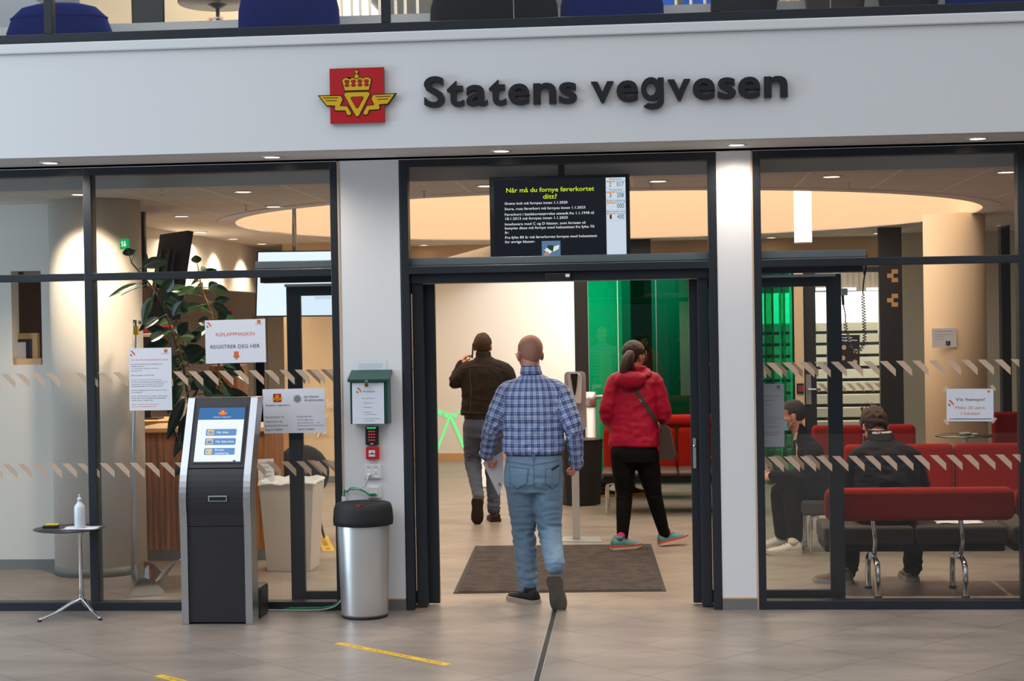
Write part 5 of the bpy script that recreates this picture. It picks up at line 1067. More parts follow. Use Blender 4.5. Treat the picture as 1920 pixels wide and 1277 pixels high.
for v0 in (505, 551):
    for du, dv, s1_ in ((17, 0, 0), (8.5, 8, 0), (17, 16, 0)):
        p, q = at(1655 + du, v0 + dv, 7.99), at(1655 + du + 12, v0 + dv + 8, 7.99); pm_.prism([(p.x, q.z), (q.x, q.z), (q.x, p.z), (p.x, p.z)], (0, 7.998, 0), X_, Z_, (0, -.003, 0), 'oak')
tag(pm_.build('stair_pictogram'), 'pale squares marking on the dark panel left of the peach column', 'marking')
# green panel edges, orange post, dark glazed door
for k, (u0, u1) in enumerate(((1438, 1452), (1466, 1474), (1486, 1491))):
    a, b = at(u0, 700, 8.0), at(u1, 700, 8.0); struct('window_%d' % (8 + k), MB().box(a.x, b.x, 8.0, 8.3, 0.02, 2.46, 'green'))
a, b = at(1491, 700, 7.95), at(1508, 700, 7.95); struct('wall_orange_post', MB().box(a.x, b.x, 7.95, 8.2, 0, 2.46, 'peach'))
o = emp('door_3', (at(1520, 700, 8).x, 8, 0), kind='structure'); a, b = at(1508, 700, 8.0), at(1531, 700, 8.0)
MB().box(a.x, b.x, 8.0, 8.08, 0, 2.46, 'char').box(b.x, at(1651, 700, 8).x, 8.0, 8.08, 2.40, 2.46, 'char').build('door_frame', o, bevel=.004)
pn_ = MB(); pane(pn_, b.x, at(1651, 700, 8).x, .02, 2.40, 8.03); pn_.build('pane', o); ff_ = MB(); film(ff_, b.x, at(1651, 700, 8).x, at(1590, 719, 8).z, 8.025); ff_.build('safety_film', o)
p = at(1516, 730, 7.99); MB().box(p.x - .03, p.x + .03, 7.985, 8.0, p.z - .17, p.z + .17, 'alu2').cyl((p.x, 7.93, p.z + .0), (p.x, 8.0, p.z + .0), .011, 'chrome', 12).cyl((p.x, 7.93, p.z), (p.x + .13, 7.93, p.z), .011, 'chrome', 12).build('door_handle', o)
p, q = at(1494, 719, 7.93), at(1507, 738, 7.93); k_ = emp('keypad', p, 'small black keypad on the orange post behind the right glass', 'keypad'); MB().box(p.x, q.x, 7.925, 7.95, q.z, p.z, 'black').build('casing', k_, bevel=.003)
km = MB()
for i in range(3):
    for j in range(4): km.box(p.x + .02 + i * .02, p.x + .03 + i * .02, 7.922, 7.926, p.z - .035 - j * .018, p.z - .027 - j * .018, 'rled')
km.build('keys', k_)
sheet('poster', ((1577, 628), (1612, 629), (1612, 690), (1577, 690)), 8.015, [('Varighet om', .05, .9, .045, 'scrt', .55, 'LEFT'), ('bygget smitte', .05, .82, .045, 'scrt', .8, 'LEFT')], 'dark poster with round pictures seen through the looped cable', 'poster', paper='char', draws=lambda mb, o, xu, yu, w, h, n: [mb.prism(circ(x * w, y * h, .13 * w, 14), o + n * .0006, xu, yu, n * .0003, 'tan') for x, y in ((.15, .62), (.8, .5), (.1, .3), (.75, .18))])
# stairs
st_m = M('terrazzo', (186, 180, 164), .7, var=.25, vs=120); sx_a, sx_b = at(1425, 700, 12).x, at(1680, 700, 12).x
sm2 = MB()
for k in range(11):
    z = .165 * k; y = 10.9 + .28 * k; sm2.box(sx_a, sx_b, y, y + .34, z + .045, z + .165, st_m).box(sx_a, sx_b, y + .05, y + .34, z, z + .045, 'matt')
sm2.box(sx_a, sx_b, 13.98, 16, 1.6, 1.815, st_m)
struct('floor_stairs', sm2)
D['hallwhite'] = M('stair_hall_wall', (240, 238, 228), .8)
struct('wall_stair_hall', MB().box(sx_a - .2, sx_b + .3, 15.2, 15.3, 0, 3.9, 'hallwhite').box(sx_a - .3, sx_a - .2, 10.5, 15.2, 0, 3.9, 'hallwhite').box(sx_b + .2, sx_b + .3, 9.6, 15.2, 0, 3.9, 'hallwhite'))
bk = wood_mat('ribbed_ceiling', (128, 112, 98), (140, 126, 110), .08)
struct('wall_stair_bulkhead', MB().box(sx_a - .2, sx_b + .2, 13.3, 13.4, at(1590, 547, 13.3).z, 2.9, bk))
for k, (u0, u1) in enumerate(((1530, 1555), (1580, 1605), (1625, 1650))):
    a, b = at(u0, 541, 13.25), at(u1, 546, 13.25)
    tag(MB().box(a.x, b.x, 13.24, 13.3, a.z - .03, a.z + .01, EM('strip_glow', (255, 250, 240), 3)).build('strip_light'), ['left', 'middle', 'right'][k] + ' of three short strip lights above the stairs', 'light', 'strip lights above the stairs')
# coiled cable hanging behind the right glass
y0 = .30; cb = MB()
P = curve_pts([at(1625, 478, y0), at(1624, 500, y0), at(1619, 530, y0), at(1618, 552, y0)], 6); cb.tube(P, .0045, 'black', 7); cb.tube([at(1624, 490, y0), at(1621, 515, y0)], .009, 'black', 8)
path = curve_pts([at(1618, 552, y0), at(1620, 600, y0), at(1621, 636, y0), at(1614, 655, y0), at(1604, 660, y0), at(1594, 650, y0), at(1587, 620, y0), at(1585, 605, y0)], 20); co_ = []
tot_n = 34 * 10; cum = [0]
for i in range(1, len(path)): cum.append(cum[-1] + (path[i] - path[i - 1]).length)
for k in range(tot_n + 1):
    s_ = cum[-1] * k / tot_n; j = next(i for i in range(1, len(cum)) if cum[i] >= s_ - 1e-9); f_ = (s_ - cum[j - 1]) / max(1e-9, cum[j] - cum[j - 1]); p = path[j - 1].lerp(path[j], f_); d_ = (path[j] - path[j - 1]).normalized(); n1_ = V((0, 1, 0)); n2_ = d_.cross(n1_).normalized(); a_ = 2 * math.pi * k / 10 * 1.0
    co_.append(p + (n1_ * math.cos(a_) + n2_ * math.sin(a_)) * .0115)
cb.tube(co_, .0034, 'black', 5)
cb.tube(curve_pts([at(1585, 605, y0), at(1585, 590, y0), at(1581, 570, y0), at(1580, 553, y0)], 6), .004, 'black', 7); cb.tube([at(1581, 572, y0), at(1580, 552, y0)], .009, 'char', 8)
tag(cb.build('coiled_cable'), 'black coiled cable looping down behind the right window', 'cable')
a, b = at(1577, 541, y0), at(1588, 554, y0); tag(MB().box(a.x, b.x, .249, y0 + .01, b.z, a.z, 'alu2').build('cable_socket', bevel=.002), 'small grey socket box on the sliding leaf where the coiled cable ends', 'socket')
# paper on the bench
for (u0, u1, v, y, w_) in ((1755, 1843, 992, .78, 'crumpled printed paper lying on the near bench seat'), (1738, 1758, 912, 2.9, 'crumpled paper beside the bowed man on the red sofa')):
    a, b = at(u0, v, y), at(u1, v, y); zz = zs_ + .003 if y < 1 else .452; mb = MB(); vv = []
    for j in range(6):
        for i in range(9): vv.append((a.x + (b.x - a.x) * i / 8, y - .05 + .035 * j + .01 * math.sin(i), zz + .022 * abs(noise.noise(V((i * .6, j * .7, v))))))
    mb.add(vv, [(j * 9 + i, j * 9 + i + 1, (j + 1) * 9 + i + 1, (j + 1) * 9 + i) for j in range(5) for i in range(8)], 'paper', True)
    p = mb.build('crumpled_paper'); p.modifiers.new('s', 'SOLIDIFY').thickness = .001; tag(p, w_, 'paper')
# ================================================================== UPPER STOREY
UY = -.5; r_e = emp('balcony_railing', (0, UY, 3.725), 'black-framed glass balustrade running along the top of the fascia', 'railing')
ra = MB().box(XL, XR, UY - .03, UY + .03, 3.727, 3.79, 'frame'); ra.build('bottom_rail', r_e, bevel=.003)
for u in (90, 722.5, 1341.5):
    x = at(u, 40, UY - .03).x; MB().box(x - .027, x + .027, UY - .032, UY + .032, 3.79, 4.7, 'frame').build('post', r_e, bevel=.003)
MB().box(XL, XR, UY - .003, UY + .003, 3.79, 4.7, 'glass').build('glass_panel', r_e)
FU = 3.742
D['upwall'] = M('upper_wall', (232, 214, 186), .8)
struct('ceiling_upper', MB().box(XL, XR, -.3, 15, 6.5, 6.6, 'soffit'))
struct('wall_upper_back', MB().box(XL, XR, 14, 14.1, 4.0, 6.5, 'lightroom'))
y4 = 4.2; struct('wall_upper_left', MB().box(at(150, 40, y4).x, at(246, 40, y4).x, y4, y4 + .3, 4.0, 6.5, 'upwall').box(at(309, 40, y4).x, at(632, 40, y4).x, y4, y4 + .3, 4.0, 6.5, 'upwall'))
o = slab(248, -60, 307, 77, 4.21, .25, 'black', 'coffee_machine', 'black coffee machine with a small blue display on the upper floor', 'coffee machine'); slab(267, 70, 280, 75, 4.203, .008, EM('blue_display', (190, 205, 255), 2.0), 'display', parent=o)
slab(258, 43, 300, 62, 4.185, .025, 'matt', 'spout_housing', parent=o, bevel=.006)
o = slab(391, 33, 419, 64, y4 - .012, .012, 'tan', 'fire_notice', 'small red-framed fire notice on the upper wall behind the table leg', 'sign'); slab(394, 36, 416, 61, y4 - .014, .002, 'red', 'red_field', parent=o); slab(398, 37, 408, 50, y4 - .015, .001, 'paper', 'white_field', parent=o)
# rods
rod_u = [641, 660, 676, 694, 712, 742, 760, 783, 1268, 1296, 1322, 1478, 1498, 1640, 1762]
xs_ = [at(u, 30, 1.6).x for u in rod_u]; rs_ = emp('rod_screen', (xs_[0], 1.6, 4.0), 'screen of slim vertical steel rods on the upper floor', 'screen')
MB().box(xs_[0] - .1, xs_[-1] + .1, 1.55, 1.65, 3.995, 4.02, 'char').build('floor_rail', rs_)
for x in xs_: MB().cyl((x, 1.6, 4.0), (x, 1.6, 6.5), .011, 'steel', 10).build('rod', rs_)
D['bluep'] = M('blue_panel', (20, 92, 210), .6)
slab(1228, -80, 1264, 70, 2.4, .05, 'bluep', 'blue_panel', 'bright blue panel behind the rods, left of two', 'panel'); slab(1279, -80, 1340, 70, 2.5, .05, 'bluep', 'blue_panel', 'wider bright blue panel behind the rods', 'panel')
slab(1462, -80, 1500, 70, 2.6, .05, 'tan', 'beige_panel', 'beige board between the dark upstairs chairs', 'panel')
p = fl(655, 14, 6.49); tag(MB().box(p.x - .35, p.x + .35, p.y - .6, p.y + .6, 6.47, 6.5, EM('panel_glow', (255, 250, 240), 2)).build('ceiling_panel_light'), 'square luminous panel in the upper ceiling behind the rods', 'light')
def pouf(u0, u1, y, h, mt, label, top_r=.8, name='round_armchair', rr_=.5):
    a, b = at(u0, 60, y).x, at(u1, 60, y).x; cx_ = (a + b) / 2; R_ = (b - a) / 2
    o = emp(name, (cx_, y, FU), label, 'armchair', 'rounded chairs on the upper floor')
    prof = [(R_ * .93, 0), (R_, h * .18), (R_ * .985, h * .45), (R_ * .88, h * .75), (R_ * .70, h * .93), (R_ * .45, h), (0, h * 1.01)]
    C2 = []
    for i in range(len(prof) - 1):
        for k in range(3): t = k / 3; C2.append((prof[i][0] * (1 - t) + prof[i + 1][0] * t, prof[i][1] * (1 - t) + prof[i + 1][1] * t))
    C2.append(prof[-1])
    MB().lathe((cx_, y, FU + .0), C2, mt, 40, sx=1, sy=rr_).build('padded_body', o)
    MB().tube([(cx_ + R_ * .90 * math.cos(t), y + R_ * .90 * rr_ * math.sin(t), FU + h * .72) for t in [2 * math.pi * i / 40 for i in range(41)]], .006, mt, 6).build('seam', o)
    return o
pouf(12, 211, .0, .34, 'bluefab', 'royal blue rounded seat upstairs behind the leftmost railing post')
pouf(447, 638, .0, .55, 'bluefab', 'taller blue rounded chair upstairs left of the steel rods')
pouf(806, 1048, .0, .5, 'blackfab', 'wide black rounded chair upstairs above the emblem and first word')
pouf(1050, 1246, .06, .5, 'bluefab', 'blue rounded chair upstairs beside the wide black one')
pouf(1772, 1965, .0, .5, 'bluefab', 'dark blue rounded chair upstairs at the right edge')
for u0, u1, m, lb in ((1352, 1452, 'black', 'black shell chair upstairs just right of the railing post'), (1516, 1616, 'leather', 'dark shell chair upstairs, second from the railing post'), (1653, 1755, 'black', 'black shell chair upstairs beside the last blue chair')):
    a, b = at(u0, 40, .1).x, at(u1, 40, .1).x; o = emp('shell_chair', ((a + b) / 2, .1, FU), lb, 'chair', 'dark shell chairs on the upper floor'); cx_ = (a + b) / 2; R_ = (b - a) / 2
    MB().lathe((cx_, .1, FU), [(R_ * .9, 0.0), (R_ * 1.0, .08), (R_ * 1.12, .2), (R_ * 1.25, .45), (R_ * 1.2, .46), (R_ * .9, .3), (0, .28)], m, 32, sy=.55).build('shell', o); MB().lathe((cx_, .1, FU), [(0, .285), (R_ * .85, .30), (R_ * .8, .34), (0, .35)], 'blackfab', 24, sy=.5).build('seat_pad', o)
a = at(409, 60, .75); o = emp('low_table', (a.x, .75, 4.0), 'low round brown table on a chrome leg upstairs', 'table'); zt_ = at(409, 6, .75).z
R_ = (at(480, 6, .75).x - at(335, 6, .75).x) / 2
MB().lathe((a.x, .75, 0), [(0, zt_ - .012), (R_ * .96, zt_ - .01), (R_, zt_), (R_, zt_ + .012), (0, zt_ + .014)], M('brown_laminate', (86, 58, 44), .4), 40).build('table_top', o)
MB().cyl((a.x, .75, 4.0), (a.x, .75, zt_ - .01), .014, 'chrome', 16).lathe((a.x, .75, 0), [(.16, 4.0), (.16, 4.008), (.02, 4.02)], 'chrome', 24).lathe((a.x, .75, 0), [(.02, zt_ - .04), (.07, zt_ - .014), (.07, zt_ - .012)], 'black', 20).build('leg', o)
for u in (962, 1556):
    p = [at(u, -30, -.2), at(u + 1, 10, -.2), at(u + 2, 35, -.22), at(u + 8, 54 if u < 1000 else 40, -.22)]; tag(MB().tube(curve_pts(p, 5), .003, 'cable_white', 6).build('thin_cable'), 'thin white cord hanging in front of the ' + ('wide black upstairs chair' if u < 1000 else 'dark upstairs shell chair'), 'cord')
# ================================================================== PEOPLE
from mathutils.bvhtree import BVHTree
def remesh(name, mb, vox, it, mat, parent=None, fold=None, attr=None, fac=.5):
    src = bpy.data.meshes.new('src'); src.from_pydata(mb.v, [], mb.f); bm = bmesh.new(); bm.from_mesh(src); bmesh.ops.recalc_face_normals(bm, faces=bm.faces); bm.to_mesh(src); bm.free()
    o = bpy.data.objects.new('src', src); COL.objects.link(o)
    r = o.modifiers.new('r', 'REMESH'); r.mode = 'VOXEL'; r.voxel_size = vox; r.adaptivity = 0
    s = o.modifiers.new('s', 'SMOOTH'); s.factor = fac; s.iterations = it
    dg = bpy.context.evaluated_depsgraph_get(); me = bpy.data.meshes.new_from_object(o.evaluated_get(dg)); bpy.data.objects.remove(o); bpy.data.meshes.remove(src)
    if fold:
        nn = [v.normal.copy() for v in me.vertices]
        for v, n in zip(me.vertices, nn): v.co += n * fold(v.co)
    me.materials.clear(); me.materials.append(D[mat] if isinstance(mat, str) else mat)
    me.polygons.foreach_set('use_smooth', [True] * len(me.polygons))
    if attr:
        a = me.attributes.new('cloth', 'FLOAT_VECTOR', 'POINT'); buf = []
        for v in me.vertices: buf += list(attr(v.co))
        a.data.foreach_set('vector', buf)
    me.name = name; me.update()
    o = bpy.data.objects.new(name, me); COL.objects.link(o)
    if parent is not None: o.parent = parent; o.matrix_parent_inverse = parent_world(parent).inverted()
    return o
def ring_loft(mb, rings, m='skin', n=20):
    """rings: (centre, half width, half depth, side, front)"""
    vs = []; fs = []
    for c, a, b, s_, f_ in rings:
        for i in range(n):
            t = 2 * math.pi * i / n; ct, st_ = math.cos(t), math.sin(t)
            ct = math.copysign(abs(ct) ** .85, ct); st_ = math.copysign(abs(st_) ** .85, st_)
            vs.append(V(c) + s_ * (a * ct) + f_ * (b * st_))
    k = len(rings)
    for j in range(k - 1):
        for i in range(n): fs.append((j * n + i, j * n + (i + 1) % n, (j + 1) * n + (i + 1) % n, (j + 1) * n + i))
    fs += [tuple(range(n - 1, -1, -1)), tuple((k - 1) * n + i for i in range(n))]
    mb.add(vs, fs, m)
def limb(mb, pts, rad, m='skin', caps=True):
    P = [V(p) for p in pts]; C = []; R_ = []
    for i in range(len(P) - 1):
        for k in range(5):
            t = k / 5; C.append(P[i].lerp(P[i + 1], t)); R_.append(rad[i] * (1 - t) + rad[i + 1] * t)
    C.append(P[-1]); R_.append(rad[-1])
    for q in range(2): C = [C[0]] + [(C[i - 1] + C[i] * 2 + C[i + 1]) / 4 for i in range(1, len(C) - 1)] + [C[-1]]
    mb.tube(C, R_, m, 14)
    if caps: mb.ell(P[0], rad[0], rad[0], rad[0], m, nu=12, nv=8); mb.ell(P[-1], rad[-1], rad[-1], rad[-1], m, nu=12, nv=8)
def rotm(yaw, pitch=0, roll=0):
    """head frame: x right, y forward, z up; yaw>0 turns left, pitch>0 looks down"""
    return Matrix.Rotation(yaw, 3, 'Z') @ Matrix.Rotation(-pitch, 3, 'X') @ Matrix.Rotation(roll, 3, 'Y')
def head_mesh(mb, c, R, k=1.0):
    c = V(c)
    def E(p, r, RR=None): mb.ell(c + R @ (V(p) * k), r[0] * k, r[1] * k, r[2] * k, 'skin', R=(R @ RR if RR is not None else R), nu=20, nv=14)
    E((0, -.018, .035), (.076, .098, .085)); E((0, .02, -.02), (.064, .074, .09)); E((0, .036, -.078), (.045, .048, .034)); E((0, .0, -.06), (.062, .07, .05))
    E((0, .078, .018), (.05, .018, .011)); E((0, .083, -.055), (.026, .014, .007)); E((0, .083, -.066), (.022, .012, .006))
    for s_ in (-1, 1):
        E((s_ * .079, -.008, -.012), (.011, .022, .033), Matrix.Rotation(s_ * .25, 3, 'Z')); E((s_ * .045, .062, -.022), (.02, .02, .02))
    a, b = c + R @ (V((0, .088, .0)) * k), c + R @ (V((0, .112, -.034)) * k)
    mb.tube([a, a.lerp(b, .5), b], [.008 * k, .012 * k, .016 * k], 'skin', 10); mb.ell(b, .017 * k, .013 * k, .012 * k, 'skin', nu=10, nv=8)
def eyes(parent, c, R, k=1.0):
    for s_ in (-1, 1):
        p = V(c) + R @ (V((s_ * .032, .079, -.002)) * k)
        mb = MB(); mb.ell(p, .0125, .0125, .0125, 'white', nu=12, nv=8); mb.ell(p + R @ V((0, .009, 0)), .006, .005, .006, 'ink', nu=10, nv=6); mb.build('eye', parent)
        b = V(c) + R @ (V((s_ * .034, .096, .022)) * k); MB().tube([b + R @ V((-.018, -.006, 0)), b + R @ V((0, .0, .003)), b + R @ V((.018, -.006, 0))], [.002, .0035, .002], 'brow', 6).build('eyebrow', parent)
D['brow'] = M('dark_brow', (54, 38, 30), .9)
def hair_short(parent, c, R, mat, k=1.0, low=-.075, grow=.008, front=.045, rough=.004, name='hair', zmin=None):
    mb = MB(); c = V(c); nu, nv = 56, 40; vs = []; fs = []
    for j in range(nv + 1):
        t = math.pi * j / nv
        for i in range(nu):
            a = 2 * math.pi * i / nu; d = V((math.sin(t) * math.cos(a), math.sin(t) * math.sin(a), math.cos(t)))
            p = V((d.x * (.076 + grow), d.y * (.098 + grow) - .018, d.z * (.085 + grow * 1.3) + .035))
            if d.z < -.15: p = V((p.x * (1 - .10 * (-d.z - .15)), p.y, p.z - .03 * (-d.z - .15)))
            nz = noise.noise(p * 38) * rough + noise.noise(p * V((120, 120, 20)) if False else V((p.x * 150, p.y * 150, p.z * 30))) * rough * .6
            p = p * (1 + nz / .09)
            # cut the face, the ears and the neck away by drawing the shell inside the head
            cut = 0
            if p.y > .03 and p.z < front + (p.y - .03) * .2: cut = 1
            if p.z < low: cut = 1
            if abs(p.x) > .05 and -.03 < p.y and p.z < .012: cut = 1
            if zmin is not None and p.z > zmin: cut = 1
            if cut: p = V((p.x * .80, p.y * .80 - .004, max(p.z * .8, -.06) + .007))
            vs.append(c + R @ (p * k))
    for j in range(nv):
        for i in range(nu): fs.append((j * nu + i, (j + 1) * nu + i, (j + 1) * nu + (i + 1) % nu, j * nu + (i + 1) % nu))
    mb.add(vs, fs, mat, True); return mb.build(name, parent)
def hand(mb, w, d, pn, th, curl=.5, k=1.0, tcurl=.4, spread=.0):
    """w wrist, d direction of the hand, pn palm normal, th side the thumb is on"""
    w = V(w); d = V(d).normalized(); pn = V(pn); pn = (pn - d * pn.dot(d)).normalized(); s_ = d.cross(pn).normalized(); s_ = s_ if s_.dot(V(th)) > 0 else -s_
    L = .092 * k
    ring_loft(mb, [(w - d * .02, .026 * k, .019 * k, s_, pn), (w + d * .012, .031 * k, .017 * k, s_, pn), (w + d * .05 * k, .040 * k, .0165 * k, s_, pn), (w + d * L, .041 * k, .0135 * k, s_, pn)])
    for i, (off, ln, r) in enumerate(((.031, .072, .0088), (.0105, .080, .0090), (-.0105, .074, .0086), (-.030, .058, .0078))):
        b = w + d * (L - .006 - (.006 if i == 3 else 0)) + s_ * off * k; dd = (d + s_ * (off * (1.2 + spread * 6))).normalized(); a = curl * (1 + .12 * i); P = [b]; ang = a * .8
        for q, fr in enumerate((.46, .30, .24)):
            v_ = dd * math.cos(ang) + pn * math.sin(ang); P.append(P[-1] + v_ * ln * k * fr); ang += a * (1.0 if q == 0 else .8)
        mb.tube(P, [r * k, r * k * .96, r * k * .9, r * k * .72], 'skin', 8); mb.ell(P[-1], r * k * .74, r * k * .74, r * k * .74, 'skin', nu=8, nv=6); mb.ell(b, r * k, r * k, r * k, 'skin', nu=8, nv=6)
    b = w + d * .024 * k + s_ * .026 * k; v1 = (s_ * .75 + d * .75 + pn * .35).normalized(); v2 = (d * .9 + s_ * (.35 - tcurl * .7) + pn * (.3 + tcurl * .6)).normalized()
    P = [b, b + v1 * .036 * k, b + v1 * .036 * k + v2 * .030 * k, b + v1 * .036 * k + v2 * .030 * k + (v2 + pn * .2 * tcurl - s_ * .2 * tcurl).normalized() * .024 * k]
    mb.tube(P, [.0145 * k, .0125 * k, .0108 * k, .0085 * k], 'skin', 8); mb.ell(P[-1], .0088 * k, .0088 * k, .0088 * k, 'skin', nu=8, nv=6)
    return w + d * (L + .02) + pn * .03
def shoe(parent, heel, dirv, up, upm, solem, L=.29, W=.052, name='shoe', lace=None, tongue=True, thick=.028, accent=None):
    """heel: back underside point; dirv along the sole; up the sole's normal"""
    f = V(dirv).normalized(); up = V(up); up = (up - f * up.dot(f)).normalized(); s_ = f.cross(up).normalized(); h = V(heel)
    def wd(t): return W * (.72 + .28 * min(1, t / .12)) * (1 - .14 * math.exp(-((t - .38) / .16) ** 2)) * (1.0 if t < .72 else math.sqrt(max(.02, 1 - ((t - .72) / .30) ** 2)))
    mb = MB(); rings = []
    for t, hh in ((.0, .050), (.04, .068), (.12, .074), (.22, .074), (.34, .070), (.48, .052), (.62, .040), (.78, .032), (.90, .025), (.975, .014)):
        w_ = wd(t) * .94; rings.append((h + f * (t * L) + up * (thick * .6 + hh / 2), w_, hh / 2 + .008, s_, up))
    n = 18; vs = []; fs = []
    for c, a, b, ss, uu in rings:
        for i in range(n):
            q = 2 * math.pi * i / n; vs.append(c + ss * (a * math.copysign(abs(math.cos(q)) ** .8, math.cos(q)) * (1 - .22 * max(0, math.sin(q)))) + uu * (b * math.sin(q)))
    for j in range(len(rings) - 1):
        for i in range(n): fs.append((j * n + i, j * n + (i + 1) % n, (j + 1) * n + (i + 1) % n, (j + 1) * n + i))
    fs += [tuple(range(n - 1, -1, -1)), tuple((len(rings) - 1) * n + i for i in range(n))]
    mb.add(vs, fs, upm, True)
    c = h + f * (.22 * L) + up * (.085 + thick * .5)
    mb.lathe(c, [(.040, -.03), (.042, -.005), (.041, .008), (.034, .010), (.032, -.01)], upm, 20, ax=up, sx=1.0, sy=1.0)
    o = mb.build(name, parent)
    so = MB(); P = []
    N = 14
    for i in range(N + 1): t = i / N; P.append((t * L * 1.01 - .003, wd(min(1, t)) + .003))
    P += [(x, -y) for x, y in P[::-1]]
    nP = len(P); vs = [h + f * x + s_ * y + up * (thick * .0 + (.0 if x < .75 * L else (x - .75 * L) * .12)) for x, y in P] + [h + f * x + s_ * (y * 1.02) + up * (thick + (.0 if x < .7 * L else (x - .7 * L) * .10)) for x, y in P]
    so.add(vs, [tuple(range(nP)), tuple(range(2 * nP - 1, nP - 1, -1))], solem); so.add(vs, [(i, (i + 1) % nP, nP + (i + 1) % nP, nP + i) for i in range(nP)], solem, True)
    if accent: so.add([v + up * (thick * .62) + (v - h - f * .5 * L).normalized() * .0016 for v in vs[:nP]] + [v + (v - h - f * .5 * L).normalized() * .0016 for v in vs[nP:]], [(i, (i + 1) % nP, nP + (i + 1) % nP, nP + i) for i in range(nP)], accent, True)
    so.build('sole', o)
    if lace:
        lm_ = MB()
        for k in range(4):
            t = .36 + .075 * k; hh = (.062 - .010 * k) + .016 + thick * .6
            w_ = wd(t) * .5; lm_.tube([h + f * t * L + s_ * w_ + up * (hh - .006), h + f * (t + .01) * L + up * (hh + .006), h + f * t * L - s_ * w_ + up * (hh - .006)], .0024, lace, 6)
        lm_.tube([h + f * .36 * L + up * .09, h + f * .38 * L + s_ * .03 + up * .085, h + f * .42 * L + s_ * .045 + up * .07], .0022, lace, 6); lm_.build('laces', o)
    return o
def fold_fn(spots, amp=.004, base=.0015, s_=V((10, 10, 26)), seed=0.0):
    def f(p):
        q = V((p.x * s_.x + seed, p.y * s_.y, p.z * s_.z)); a = base
        for c, r, k in spots:
            d = (p - c).length / r
            if d < 1.6: a += amp * k * math.exp(-d * d * 1.5)
        r1 = 1 - 2 * abs(noise.noise(q)); r2 = noise.noise(q * 2.3)
        return a * (r1 * 1.0 - .4 + r2 * .5)
    return f
def project(o, V2, F2, origin, xd, yd, mat, name, parent, off=.002, direc=V((0, 1, 0)), back=.4):
    """lays a flat pattern on the garment's surface"""
    me = o.data; bv = BVHTree.FromPolygons([v.co for v in me.vertices], [tuple(p.vertices) for p in me.polygons])
    vs = []
    for x, y in V2:
        p = V(origin) + xd * x + yd * y; h, n, _, _ = bv.ray_cast(p - direc * back, direc)
        vs.append((h - direc * off) if h is not None else p)
    return MB().add(vs, F2, mat, True).build(name, parent)
def grid_patch(poly, nx=10, ny=10):
    xs = [p[0] for p in poly]; ys = [p[1] for p in poly]; x0, x1, y0, y1 = min(xs), max(xs), min(ys), max(ys); Vv = []; F = []
    # rows between the left and right outline
    def span(y):
        c = []
        for i in range(len(poly)):
            a, b = poly[i], poly[(i + 1) % len(poly)]
            if (a[1] - y) * (b[1] - y) <= 0 and abs(a[1] - b[1]) > 1e-9: t = (y - a[1]) / (b[1] - a[1]); c.append(a[0] + t * (b[0] - a[0]))
        return (min(c), max(c)) if c else (x0, x1)
    for j in range(ny + 1):
        y = y0 + (y1 - y0) * min(.9999, max(.0001, j / ny)); a, b = span(y)
        for i in range(nx + 1): Vv.append((a + (b - a) * i / nx, y))
    for j in range(ny):
        for i in range(nx): F.append((j * (nx + 1) + i, j * (nx + 1) + i + 1, (j + 1) * (nx + 1) + i + 1, (j + 1) * (nx + 1) + i))
    return Vv, F
# --- cloth materials
def plaid_mat():
    m = M('plaid_cotton', (150, 162, 200), .8, var=0); t, b = nodes(m)
    at_ = t.nodes.new('ShaderNodeAttribute'); at_.attribute_name = 'cloth'; sp_ = t.nodes.new('ShaderNodeSeparateXYZ'); t.links.new(at_.outputs['Vector'], sp_.inputs[0])
    outs = []
    for ax, per in (('X', .047), ('Y', .054)):
        d_ = t.nodes.new('ShaderNodeMath'); d_.operation = 'DIVIDE'; d_.inputs[1].default_value = per; t.links.new(sp_.outputs[ax], d_.inputs[0])
        fr_ = t.nodes.new('ShaderNodeMath'); fr_.operation = 'FRACT'; t.links.new(d_.outputs[0], fr_.inputs[0])
        r = t.nodes.new('ShaderNodeValToRGB'); r.color_ramp.interpolation = 'LINEAR'; el = r.color_ramp.elements
        el[0].position = 0; el[0].color = (1, 1, 1, 1); el[1].position = 1; el[1].color = (1, 1, 1, 1)
        for p_, v_ in ((.10, 1), (.13, .12), (.24, .12), (.27, .55), (.42, .55), (.45, .12), (.52, .12), (.55, 1), (.78, 1), (.80, .5), (.83, .5), (.85, 1)): e_ = el.new(p_); e_.color = (v_, v_, v_, 1)
        t.links.new(fr_.outputs[0], r.inputs[0]); outs.append(r)
    ad = t.nodes.new('ShaderNodeMix'); ad.data_type = 'RGBA'; ad.blend_type = 'MIX'; ad.inputs[0].default_value = .5; t.links.new(outs[0].outputs[0], ad.inputs[6]); t.links.new(outs[1].outputs[0], ad.inputs[7])
    r2 = t.nodes.new('ShaderNodeValToRGB'); e = r2.color_ramp.elements; e[0].position = .1; e[0].color = rgb(20, 30, 74); e[1].position = .95; e[1].color = rgb(176, 184, 214); k = e.new(.55); k.color = rgb(84, 112, 166)
    t.links.new(ad.outputs[2], r2.inputs[0])
    w = t.nodes.new('ShaderNodeTexWave'); w.bands_direction = 'Y'; w.inputs['Scale'].default_value = 75; w.inputs['Distortion'].default_value = 0; t.links.new(at_.outputs['Vector'], w.inputs[0])
    mu = t.nodes.new('ShaderNodeMix'); mu.data_type = 'RGBA'; mu.blend_type = 'MULTIPLY'; mu.inputs[0].default_value = .25; t.links.new(r2.outputs[0], mu.inputs[6]); t.links.new(w.outputs['Color'], mu.inputs[7]); t.links.new(mu.outputs[2], b.inputs['Base Color'])
    return m
D['plaid'] = plaid_mat()
D['denim'] = M('light_blue_denim', (104, 130, 152), .85, var=.22, vs=7, bump=.12, bs=500)
